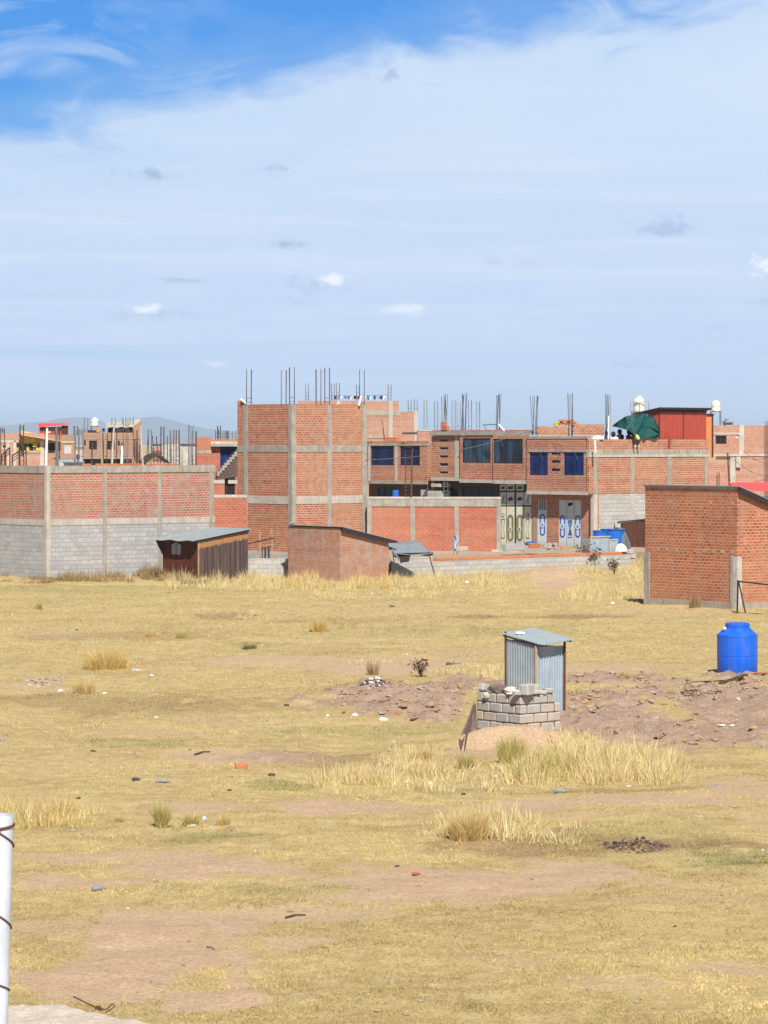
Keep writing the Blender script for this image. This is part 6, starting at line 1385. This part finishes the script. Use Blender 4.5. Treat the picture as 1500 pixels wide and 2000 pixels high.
def heapstuff(name, label, px, py, rx, ry, h, mats, n, sz, cat, smin=.3):
    p = G(px, py); mbs = {m_: MB() for m_ in mats}; th = thing(name, label, cat, p); rr = random.Random(int(px))
    for k in range(n):
        a, r = rr.uniform(0, 6.28), math.sqrt(rr.random()); x, y = p.x + math.cos(a) * r * rx, p.y + math.sin(a) * r * ry; s_ = sz * rr.uniform(smin, 1)
        mbs[mats[k % len(mats)]].rock((x, y, gz1(x, y) + h * (1 - r ** 1.5) * rr.uniform(.2, 1)), s_, (rr.uniform(.8, 1.5), rr.uniform(.8, 1.3), rr.uniform(.4, .8)), k, .35)
    for m_, mb in mbs.items(): mb.build({'soil': 'clods', 'ash': 'ash', 'stone': 'stones', 'litter_w': 'scraps', 'bl_a': 'stones', 'rag': 'clods', 'terrace': 'clods'}.get(m_, 'clods'), M[m_], th, kind='stuff')
    return th
heapstuff('dung_heap', 'heap of dark brown dung on the foreground grass at right', 1240, 1652, .55, .75, .14, ['soil', 'rag', 'clod', 'rag'], 320, .028, 'heap')
heapstuff('ash_heap', 'black burnt ash heap with pale scraps beside the dug earth', 732, 1341, .38, 1.1, .10, ['ash', 'ash', 'ash', 'litter_w'], 120, .05, 'heap')
heapstuff('rubble_heap', 'low heap of pale rubble stones at left of the field', 86, 1331, .5, .9, .06, ['stone', 'bl_a', 'terrace'], 70, .055, 'heap')
heapstuff('stone_heap', 'stones gathered on the top of the dirt mound by the low block wall', 1098, 1118, .8, .9, .12, ['bl_a', 'stone'], 50, .12, 'heap')
heapstuff('charcoal_heap', 'dark grey ash and stones in front of the planks under the blue tank', 1368, 1345, .55, 1.3, .05, ['ash', 'clod', 'ash'], 150, .03, 'heap')
def scatter(name, label, regs, mats, sz, lim=.25):
    o = {m_: MB() for m_ in mats}; rr = random.Random(5); th = thing(name, label, 'clods'); th['kind'] = 'stuff'
    for x0, x1, y0, y1, n in regs:
        for k in range(n):
            px, py = rr.uniform(x0, x1), rr.uniform(y0, y1); Y = GY(py); X = X_at(px, Y)
            if lim and masks([X], [Y])[1][0] < lim: continue
            o[mats[k % len(mats)]].rock((X, Y, gz1(X, Y) + .01), sz * rr.choice((.35, .5, .6, 1, 1.6)), (rr.uniform(.8, 1.6), rr.uniform(.8, 1.4), rr.uniform(.4, .8)), k, .35)
    mb = None
    for m_, mb in o.items(): ob = mb.build('clods', M[m_], th, kind='stuff')
scatter('loose_clods', 'loose clods and stones on the dug earth and gravel', [(640, 930, 1335, 1400, 380), (1100, 1350, 1325, 1385, 380), (1330, 1500, 1340, 1372, 120), (1080, 1500, 1390, 1465, 150)], ['clod', 'clod3', 'clod', 'clod2'], .05)
scatter('field_pebbles', 'tiny stones and clods strewn over the open field', [(0, 1500, 1160, 1990, 260), (0, 1500, 1160, 1560, 240)], ['clod', 'clod3', 'clod2', 'clod'], .02, 0)
def stick(p0, p1, r, label): a, b = G(*p0), G(*p1); tag(MB().tube([a + Vector((0, 0, r)), a.lerp(b, .5) + Vector((0, .03, r * 2)), b + Vector((0, 0, r))], r, 6, r1=r * .6).build('stick', M['wood_dk']), label, 'stick')
stick((557, 1795), (597, 1789), .015, 'dark dry stick above the big bare patch'); stick((404, 1851), (419, 1855), .008, 'short thin twig on the big bare patch'); stick((802, 1410), (838, 1408), .03, 'pale flat stick below the dug earth')
stick((380, 1475), (410, 1470), .02, 'dark twig on the pale bare strip in the left field')

# ================================================================== houses far behind at the left
BO = Fr(-6, 215, 6)
t = thing('yellow_panel_house', 'pale brick house with yellow panels under a slanting yellow roof', 'house', BO.W(0, 0, 0)); S_ = lambda q: BO.su(q); Zb = lambda py: BO.z(py)
hw = rect_u(BO, 0, 3, 14, 867, 876.5); hb = rect_u(BO, 0, 30.5, 78, 865, 881.5); hr1 = rect_u(BO, 0, 94, 107, 865, 885); hr2 = rect_u(BO, 0, 125, 140, 868, 886)
wall_part(t, BO, 'u', 0, S_(-6), S_(86), -.3, Zb(846), 'brick_far', [hw, hb]); wall_part(t, BO, 'u', .02, S_(86), S_(147), -.3, Zb(849), 'brick_brown', [hr1, hr2])
window(t, BO, 'u', 0, hw, 'dark', .06, 'concrete_lt', .08); window(t, BO, 'u', .02, hr1, 'dark', .06, 'darkedge', .06, 3); window(t, BO, 'u', .02, hr2, 'palebl', .06, 'concrete_lt', .12, 2)
wf = window(t, BO, 'u', 0, hb, 'dark', .08, 'concrete', .06, 4)
for a, b, c, d in ((46, 57, 852, 865), (58, 68, 855, 865), (64, 73, 866, 873), (52, 57, 874, 881), (70, 78, 874.5, 881), (31, 36, 874, 881)): MB().poly(BO, 'u', .0, [(S_(a), Zb(d)), (S_(b), Zb(d)), (S_(b), Zb(c)), (S_(a), Zb(c))], -.03, .05).build('yellow_panel', M['mustard'], t)
for q, w in ((82, .28), (29, .2), (16, .14)): post_v(t, BO, 'u', 0, S_(q), w, -.3, Zb(860), 'concrete_lt', .03)
beam_v(t, BO, 'u', 0, S_(-6), S_(40), Zb(864), Zb(860), 'concrete_lt', .03); beam_v(t, BO, 'u', 0, S_(120), S_(147), Zb(865), Zb(862), 'concrete_lt', .03); beam_v(t, BO, 'u', 0, S_(30), S_(80), Zb(884), Zb(882), 'concrete_lt', .06)
MB().sheet(lambda a, b: BO.W(S_(40) + (S_(119) - S_(40)) * a, -.5 + 2.6 * b, Zb(850.5) + (Zb(863.5) - Zb(850.5)) * a + b * .34), 3, 2, .06).build('roof', M['yellowroof'], t)
MB().sheet(lambda a, b: BO.W(S_(40) + (S_(119) - S_(40)) * a, -.52, Zb(849.5) + (Zb(862.5) - Zb(849.5)) * a - .1 * b), 3, 1).build('fascia', M['wood_dk'], t)
MB().tube([BO.W(S_(39), -.45, Zb(848)), BO.W(S_(45), -.3, Zb(880))], .08, 6).build('brace', M['rust'], t)
MB().box(BO, S_(-6), S_(147), .2, 7, Zb(852), Zb(850)).build('floor_slab', M['concrete'], t)
rx0, rx1 = BO.su(77, 3), BO.su(133, 3); rz0, rz1 = BO.z(850, 0, 3), BO.z(834, 0, 3); dh = rect_u(BO, 3, 94, 98.5, 836, 845)
wall_part(t, BO, 'u', 3, rx0, BO.su(120, 3), rz0, rz1, 'redsheet', [dh], name='red_room'); window(t, BO, 'u', 3, dh, 'dark', .03, 'white', .05); wall_part(t, BO, 'u', 3.02, BO.su(120, 3), rx1, rz0, rz1 + .1, 'rust', name='red_room')
MB().sheet(lambda a, b: BO.W(rx0 - .1 + (rx1 - rx0 + .2) * a, 2.8 + 2.4 * b, rz1 + .02 + .22 * a * (1 - b) + .28 * b), 2, 2, .06).build('red_roof', M['redroof'], t); MB().box(BO, rx0, BO.su(120, 3), 2.94, 2.99, rz1 - .22, rz1 - .02).build('fascia', M['darkedge'], t)
for q, y0 in ((148, 832), (43, 830), (111, 832), (2, 836)): s = BO.su(q, 1); p = BO.W(s, 1, Zb(850)); cage(t, p[0], p[1], p[2], BO.z(y0, s, 1) - p[2], .25, 4, .03, .02, 'rebar', 3)
tb = thing('dark_outbuilding', 'small white outbuilding with dark band between the two left houses', 'house', (X_at(150, 240), 240, 0)); fb = Fr(144, 240, 4)
wall_part(tb, fb, 'u', 0, 0, fb.su(163), -.3, fb.z(878), 'concrete_lt'); MB().box(fb, -.1, fb.su(163), -.1, 3, fb.z(876), fb.z(874)).build('roof', M['black'], tb); MB().box(fb, .2, fb.su(156), -.06, .0, fb.z(896), fb.z(888)).build('opening', M['dark'], tb)
PO = Fr(160, 265, 6); t = thing('brown_brick_house', 'brown brick house with a slanting grey roof room and white tank on top', 'house', PO.W(0, 0, 0)); S_ = lambda q: PO.su(q); Zb = lambda py: PO.z(py)
hs_ = [rect_u(PO, 0, a, b, c, d) for a, b, c, d in ((164, 167.5, 860, 870), (174, 189.5, 860.5, 878), (208.5, 224, 861, 878), (230, 234, 861, 870.5))]
wall_part(t, PO, 'u', 0, 0, S_(258), Zb(893), Zb(858), 'brick_brown', hs_); wall_part(t, PO, 'u', 0, 0, S_(258), Zb(857), Zb(845), 'brick_brown'); beam_v(t, PO, 'u', 0, 0, S_(277), Zb(858), Zb(857) + .02, 'plaster', .03)
for h in hs_: window(t, PO, 'u', 0, h, 'dark', .07, 'darkedge', .05, 2 if h[1] - h[0] > .4 else 1)
beam_v(t, PO, 'u', 0, S_(158), S_(258), Zb(896), Zb(893), 'plaster', .5, 4, 'floor_slab')
hd = [rect_u(PO, .5, a, b, 898, 912) for a, b in ((166, 176), (199, 214), (228, 236))]
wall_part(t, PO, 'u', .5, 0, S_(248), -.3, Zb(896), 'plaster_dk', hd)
for h in hd: window(t, PO, 'u', .5, h, 'dark', .05, 'black', .05)
wall_part(t, PO, 'u', .03, S_(246), S_(277), -.3, Zb(858), 'brick_brown'); MB().poly(PO, 'u', .03, [(S_(258), Zb(857)), (S_(277), Zb(857)), (S_(277), Zb(821)), (S_(260), Zb(832))], 0, .15).build('wall', M['brick_brown'], t)
MB().box(PO, 0, S_(277), .3, 7, Zb(852), Zb(850)).build('floor_slab', M['concrete'], t)
z0, z1 = Zb(833.5), Zb(818)
MB().sheet(lambda a, b: PO.W(S_(207) + (S_(262) - S_(207)) * a + (S_(278) - S_(262)) * a * b, .0 + 3.5 * b, z0 + (z1 - z0) * b * (.55 + .45 * a) - .04 * math.sin(20 * a)), 20, 4, .05).build('grey_roof', M['concrete_lt'], t)
wall_part(t, PO, 'u', 3.2, S_(212), S_(270), Zb(850), Zb(828), 'dark', name='back_wall'); MB().box(PO, S_(226), S_(240), 1.0, 1.1, Zb(845), Zb(837)).build('white_panel', M['concrete_lt'], t)
MB().poly(PO, 'u', .6, [(S_(250), Zb(846)), (S_(260), Zb(845)), (S_(258), Zb(842)), (S_(250), Zb(838))], 0, .06).build('orange_panel', M['orangesheet'], t)
for q, y0, rr_ in ((162, 838, .03), (168, 815, .02), (178, 840, .03), (222, 816, .02), (242, 815, .02), (257, 815, .02), (196, 846, .03)): s = PO.su(q, 1); p = PO.W(s, 1, Zb(850)); cage(t, p[0], p[1], p[2], PO.z(y0, s, 1) - p[2], .3, 4, .02, rr_ * .8, 'rebar_far', 3)
for q in (178.5, 203, 216, 236, 241, 263, 268, 272): s = PO.su(q, -.6); MB().tube([PO.W(s, -.6, -.2), PO.W(s + random.uniform(-.1, .1), -.6, Zb(random.uniform(852, 868)))], .05, 6).build('scaffold_pole', M['wood_dk'] if q != 216 else M['wood'], t)
roof_tank(185, 815, 832, 267, 15, Zb(846), 'white water tank on a cluttered stand on the brown brick house', wide=14)
tag(MB().block(PO.W(PO.su(191.5, .3), .3, Zb(840.5)), (.32, .2, .42), .1, (0, .1), .04, .2, 4).build('orange_cloth', M['orangesheet']), 'orange cloth hung on the roof edge beside the white water tank', 'cloth')
tag(MB().block(PO.W(PO.su(180, .4), .4, Zb(843)), (.7, .5, .25), .1, (0, .0), .04, .2, 5).build('dark_crate', M['darkedge']), 'dark crate below the white water tank', 'crate')
tag(MB().sheet(lambda a, b: PO.W(PO.su(200, .3) + .2 * a, .3 + .03 * math.sin(6 * a), Zb(836.5) - .28 * b), 4, 4).build('dark_garment', M['blackc']), 'dark garment hanging right of the orange cloth on the roof', 'clothing')
tag(MB().sheet(lambda a, b: PO.W(PO.su(225.5, .3) + .24 * a, .3 + .03 * math.sin(6 * a), Zb(835) - .16 * b), 4, 4).build('blue_cloth', M['lblue']), 'blue cloth hanging under the edge of the slanting grey roof', 'cloth')
U = Fr(312, 235, 10); t = thing('grey_block_house', 'unfinished pale grey block house beyond the compound roof', 'house', U.W(0, 0, 0))
wall_part(t, U, 'u', 0, U.su(352), U.su(392), -.3, U.z(872), 'block_pale'); wall_part(t, U, 'u', .5, U.su(318), U.su(352), -.3, U.z(868), 'block_pale'); wall_part(t, U, 'v', U.su(352), .16, 5, -.3, U.z(872), 'block_pale'); wall_part(t, U, 'u', 6, U.su(337, 6), U.su(352, 6), 0, U.z(861, 0, 6), 'brick_far')
for q in (354, 372): post_v(t, U, 'u', 0, U.su(q), .3, -.3, U.z(871), 'concrete', .04)
TH = Fr(283, 195, 12); t = thing('thatch_shelter', 'low dark roofed shelter on the yellow plain beyond the compound roof', 'shelter', TH.W(0, 0, 0)); L_ = TH.su(338)
MB().sheet(lambda a, b: TH.W(L_ * a, 3 * b, TH.z(905) + .6 * math.sin(math.pi * min(1, a * 1.1)) * .9 + .1 * b), 8, 3, .1).build('roof', M['wood_dk'], t); wall_part(t, TH, 'u', .3, .2, L_ - .2, -.3, TH.z(906), 'brick_brown')
# tiny houses far out on the plain
rr = random.Random(21)
kinds = [('concrete_lt', 'zinc'), ('brick_far', 'redroof'), ('brick_far', 'concrete'), ('plaster', 'darkedge'), ('concrete_lt', 'black')]
for k in range(16):
    Y = rr.uniform(700, 1900); px = rr.choice([rr.uniform(282, 382), rr.uniform(300, 460), rr.uniform(-20, 40)]) ; f = Fr(px, Y, rr.uniform(-10, 30)); w, d, h = rr.uniform(7, 14), rr.uniform(6, 10), rr.uniform(2.8, 5.4); wm, rm = kinds[k % 5]
    t = thing('far_house', 'tiny house far out on the yellow plain below the mountains', 'house', f.W(0, 0, 0), 'tiny houses far out on the plain')
    MB().box(f, 0, w, 0, d, -.3, h).build('wall', M[wm], t); MB().prism([f.W(-.3, -.3, 0)[:2], f.W(w + .3, -.3, 0)[:2], f.W(w + .3, d + .3, 0)[:2], f.W(-.3, d + .3, 0)[:2]], h + .004, [h + .15, h + .15, h + 1.0, h + 1.0]).build('roof', M[rm], t)
    MB().box(f, w * .2, w * .35, -.05, -.003, 1, 2.1).build('window', M['dark'], t)

# ================================================================== mountains
def ridge(name, Y, prof, depth, seed, mat):
    px = np.arange(prof[0][0], prof[-1][0] + 1, 4.0); top = np.interp(px, [p[0] for p in prof], [p[1] for p in prof]); n = len(px); nj = 14
    xs_ = (px - 750) / FPX * Y; hh = (HY - top) / FPX * Y; V = []
    for j in range(nj + 1):
        f = j / nj; prof_ = np.sin(np.pi * (f ** .8)) ; ydep = Y - depth * .5 + depth * f * 1.0
        nn = (fbm(xs_ / 420 + seed, np.full(n, f * 5), seed, 5) - .5)
        z = hh * prof_ * (1 + nn * .5 * (1 - prof_ ** 6)) + H * 0
        V.append(np.stack([xs_ * (1 + 0 * f), np.full(n, ydep) + nn * 300, np.where(prof_ < .02, -5, z)], 1))
    V = np.concatenate(V); idx = np.arange((nj + 1) * n).reshape(nj + 1, n); F = np.stack([idx[:-1, :-1].ravel(), idx[:-1, 1:].ravel(), idx[1:, 1:].ravel(), idx[1:, :-1].ravel()], 1)
    tag(np_mesh(name, V, F, mat, smooth=True), kind='structure')
M['hill'] = rough_mat('hill', (.13,.105,.085), (.08,.07,.06), .004); M['hill2'] = rough_mat('hill_near', (.24,.18,.10), (.12,.10,.06), .006)
ridge('mountain', 15000, [(-900, 850), (-500, 838), (-200, 832), (0, 829), (40, 828), (75, 823), (100, 822.5), (125, 818), (140, 814.5), (165, 813), (195, 815), (215, 824), (235, 826), (252, 822), (285, 814.5), (310, 812), (340, 817.5), (380, 829), (415, 836), (470, 841), (560, 846), (700, 853), (900, 860)], 3000, 3, M['hill'])
ridge('hills', 11000, [(-900, 856), (-300, 851), (0, 847), (120, 850), (260, 853), (330, 857), (350, 853), (372, 852), (400, 848), (440, 842.5), (470, 843), (540, 848), (650, 856), (800, 861)], 1600, 9, M['hill2'])

# ================================================================== camera, light, sky, air
cam = bpy.data.cameras.new('camera'); co = bpy.data.objects.new('camera', cam); COL.objects.link(co); scene.camera = co
co.location = (0, 0, H); co.rotation_euler = (R(90), 0, 0); cam.sensor_fit = 'AUTO'; cam.sensor_width = 36; cam.lens = FPX / 2000 * 36
cam.shift_y = -(1000 - HY) / 2000.0; cam.clip_end = 60000; cam.clip_start = .5
EL, AZ = R(47), R(9)
sd = Vector((math.sin(AZ) * math.cos(EL), -math.cos(AZ) * math.cos(EL), math.sin(EL)))
sl_ = bpy.data.lights.new('sun', 'SUN'); so = bpy.data.objects.new('sun', sl_); COL.objects.link(so); so.rotation_euler = sd.to_track_quat('Z', 'Y').to_euler(); so.location = (0, -20, 60)
sl_.energy = 5.0; sl_.angle = R(.5); sl_.color = (1, .95, .86)
w = bpy.data.worlds.new('World'); scene.world = w; w.use_nodes = True; nt = NT(w); bg = nt.n['Background']; S_SKY = .05
sky = nt.new('ShaderNodeTexSky'); sky.sky_type = 'NISHITA'; sky.sun_disc = False; sky.sun_elevation = EL; sky.sun_rotation = math.pi - AZ; sky.altitude = 3800; sky.air_density = 1.0; sky.dust_density = .4; sky.ozone_density = 1.5
dirv = nt.new('ShaderNodeTexCoord').outputs['Generated']; sep = nt.new('ShaderNodeSeparateXYZ'); nt.link(dirv, sep.inputs[0]); dx, dy, dz = sep.outputs
def C(c): return tuple(x / S_SKY for x in c)
clear = nt.mix(nt.ramp(dz, [(.0, .93), (.17, .93), (.32, .0)]), sky.outputs[0], nt.ramp(dz, [(.0, C((.22, .42, .66))), (.10, C((.055, .28, .68))), (.145, C((.032, .23, .66))), (.6, C((.02, .10, .36)))]))
wisp = nt.noise(nt.mapping(dirv, (26, 26, 60)), 1.0, 7, .6, 1.2); wisp2 = nt.noise(nt.mapping(dirv, (9, 9, 24)), 1.0, 6, .55, .6); soft = nt.noise(nt.mapping(dirv, (5, 5, 22)), 1.0, 5, .5)
edge_ = nt.math('SUBTRACT', nt.math('ADD', .1315, nt.math('MULTIPLY', dx, .21)), dz)            # positive below the edge of the cloud sheet
edge_ = nt.math('ADD', edge_, nt.math('MULTIPLY', nt.math('SUBTRACT', wisp, .5), .030)); edge_ = nt.math('ADD', edge_, nt.math('MULTIPLY', nt.math('SUBTRACT', wisp2, .5), .055))
veil = nt.ramp(nt.math('ADD', nt.math('MULTIPLY', edge_, 14), .35), [(.12, 0), (.36, .16), (.56, .86), (.9, 1)])
wfree = nt.math('MULTIPLY', nt.ramp(wisp, [(.44, 0), (.80, .8)]), nt.math('MULTIPLY', nt.ramp(nt.math('SUBTRACT', wisp2, nt.math('MULTIPLY', dx, 1.5)), [(.50, 0), (.72, .95)]), nt.ramp(dz, [(.17, 1), (.26, 0)])))
veil = nt.math('MAXIMUM', veil, wfree)
vcol = nt.ramp(dz, [(.0, C((.575, .655, .89))), (.03, C((.495, .585, .775))), (.075, C((.475, .575, .735))), (.115, C((.53, .62, .745))), (.15, C((.57, .65, .76)))])
vcol = nt.mix(nt.math('MULTIPLY', nt.ramp(soft, [(.38, 0), (.66, 1)]), .30), vcol, C((.40, .545, .745)))
band_ = nt.noise(nt.mapping(dirv, (4, 4, 95)), 1.0, 5, .55)
low = nt.ramp(dz, [(.012, 0), (.022, 1), (.042, 1), (.056, 0)])
vcol = nt.mix(nt.math('MULTIPLY', nt.math('MULTIPLY', nt.ramp(band_, [(.52, 0), (.66, 1)]), low), .55), vcol, C((.28, .485, .73)))
wst = nt.noise(nt.mapping(dirv, (7, 7, 130)), 1.0, 6, .62, .5)
vcol = nt.mix(nt.math('MULTIPLY', nt.math('MULTIPLY', nt.ramp(wst, [(.46, 0), (.70, 1)]), nt.ramp(dz, [(.005, 0), (.02, 1), (.085, 1), (.12, .3)])), .42), vcol, C((.61, .67, .775)))
skyc = nt.mix(veil, clear, vcol)
# small cumulus far off: one node chain per cloud, placed by its bearing and height above the horizon
puffn = nt.noise(nt.mapping(dirv, (190, 190, 330)), 1.0, 7, .62)
def puff(px, py, wpx, hpx, col, dens, thr=.5):
    global skyc
    a = nt.math('MULTIPLY', nt.math('SUBTRACT', dx, (px - 750) / FPX), FPX / wpx); e = nt.math('MULTIPLY', nt.math('SUBTRACT', dz, (HY - py) / FPX), FPX / hpx)
    d = nt.math('SQRT', nt.math('ADD', nt.math('MULTIPLY', a, a), nt.math('MULTIPLY', e, e)))
    f = nt.math('ADD', nt.math('SUBTRACT', 1.0, d), nt.math('MULTIPLY', nt.math('SUBTRACT', puffn, .5), 4.2))
    f = nt.math('MULTIPLY', nt.ramp(f, [(.02, 0), (.95, 1)]), dens); f = nt.math('MULTIPLY', f, nt.math('GREATER_THAN', dy, 0))
    skyc = nt.mix(f, skyc, C(col))
GR, GR2, WH = (.29, .38, .56), (.34, .44, .63), (.78, .80, .86)
for p in ((305, 345, 42, 15, GR, .85), (765, 152, 24, 12, GR, .75), (548, 331, 34, 8, GR2, .8), (1290, 447, 62, 20, GR2, .85), (570, 478, 56, 9, GR, .8), (350, 548, 80, 6, GR2, .9), (610, 556, 88, 16, GR2, .6), (650, 546, 34, 14, WH, .9), (290, 615, 90, 14, GR2, .5),
          (280, 606, 36, 14, WH, .9), (780, 607, 56, 15, WH, .6), (1494, 524, 34, 20, WH, .95), (420, 711, 26, 9, WH, .55), (590, 590, 40, 8, GR2, .4), (1225, 712, 50, 9, GR2, .5), (222, 340, 8, 9, GR, .6), (718, 157, 8, 8, GR, .6), (960, 512, 26, 7, GR2, .4), (1032, 516, 30, 9, GR2, .4), (1480, 590, 40, 8, GR2, .5), (1490, 695, 50, 12, GR2, .35), (840, 170, 40, 7, GR2, .35), (270, 805, 70, 9, WH, .45), (1400, 640, 30, 7, GR2, .35)): puff(*p)
nt.link(skyc, bg.inputs['Color']); bg.inputs['Strength'].default_value = S_SKY
# the air: pale even haze round the whole scene
hz, nh, hb_ = newmat('haze'); nh.n.remove(hb_); pv = nh.new('ShaderNodeVolumePrincipled'); pv.inputs['Color'].default_value = (.52, .71, 1, 1); pv.inputs['Density'].default_value = 1.1e-4; pv.inputs['Anisotropy'].default_value = 0
nh.link(pv.outputs[0], nh.n['Material Output'].inputs['Volume'])
hx = bpy.data.meshes.new('haze'); bm = bmesh.new(); bmesh.ops.create_cube(bm, size=1)
for v in bm.verts: v.co = Vector((v.co.x * 42000, -400 + (v.co.y + .5) * 23000, -6 + (v.co.z + .5) * 160))
bm.to_mesh(hx); bm.free(); hx.materials.append(hz); ho = bpy.data.objects.new('haze', hx); COL.objects.link(ho); ho['kind'] = 'stuff'
scene.view_settings.view_transform = 'Standard'; scene.view_settings.look = 'None'; scene.view_settings.exposure = .40; scene.view_settings.gamma = 1
scene.cycles.use_denoising = True; scene.cycles.max_bounces = 6; scene.cycles.volume_bounces = 1
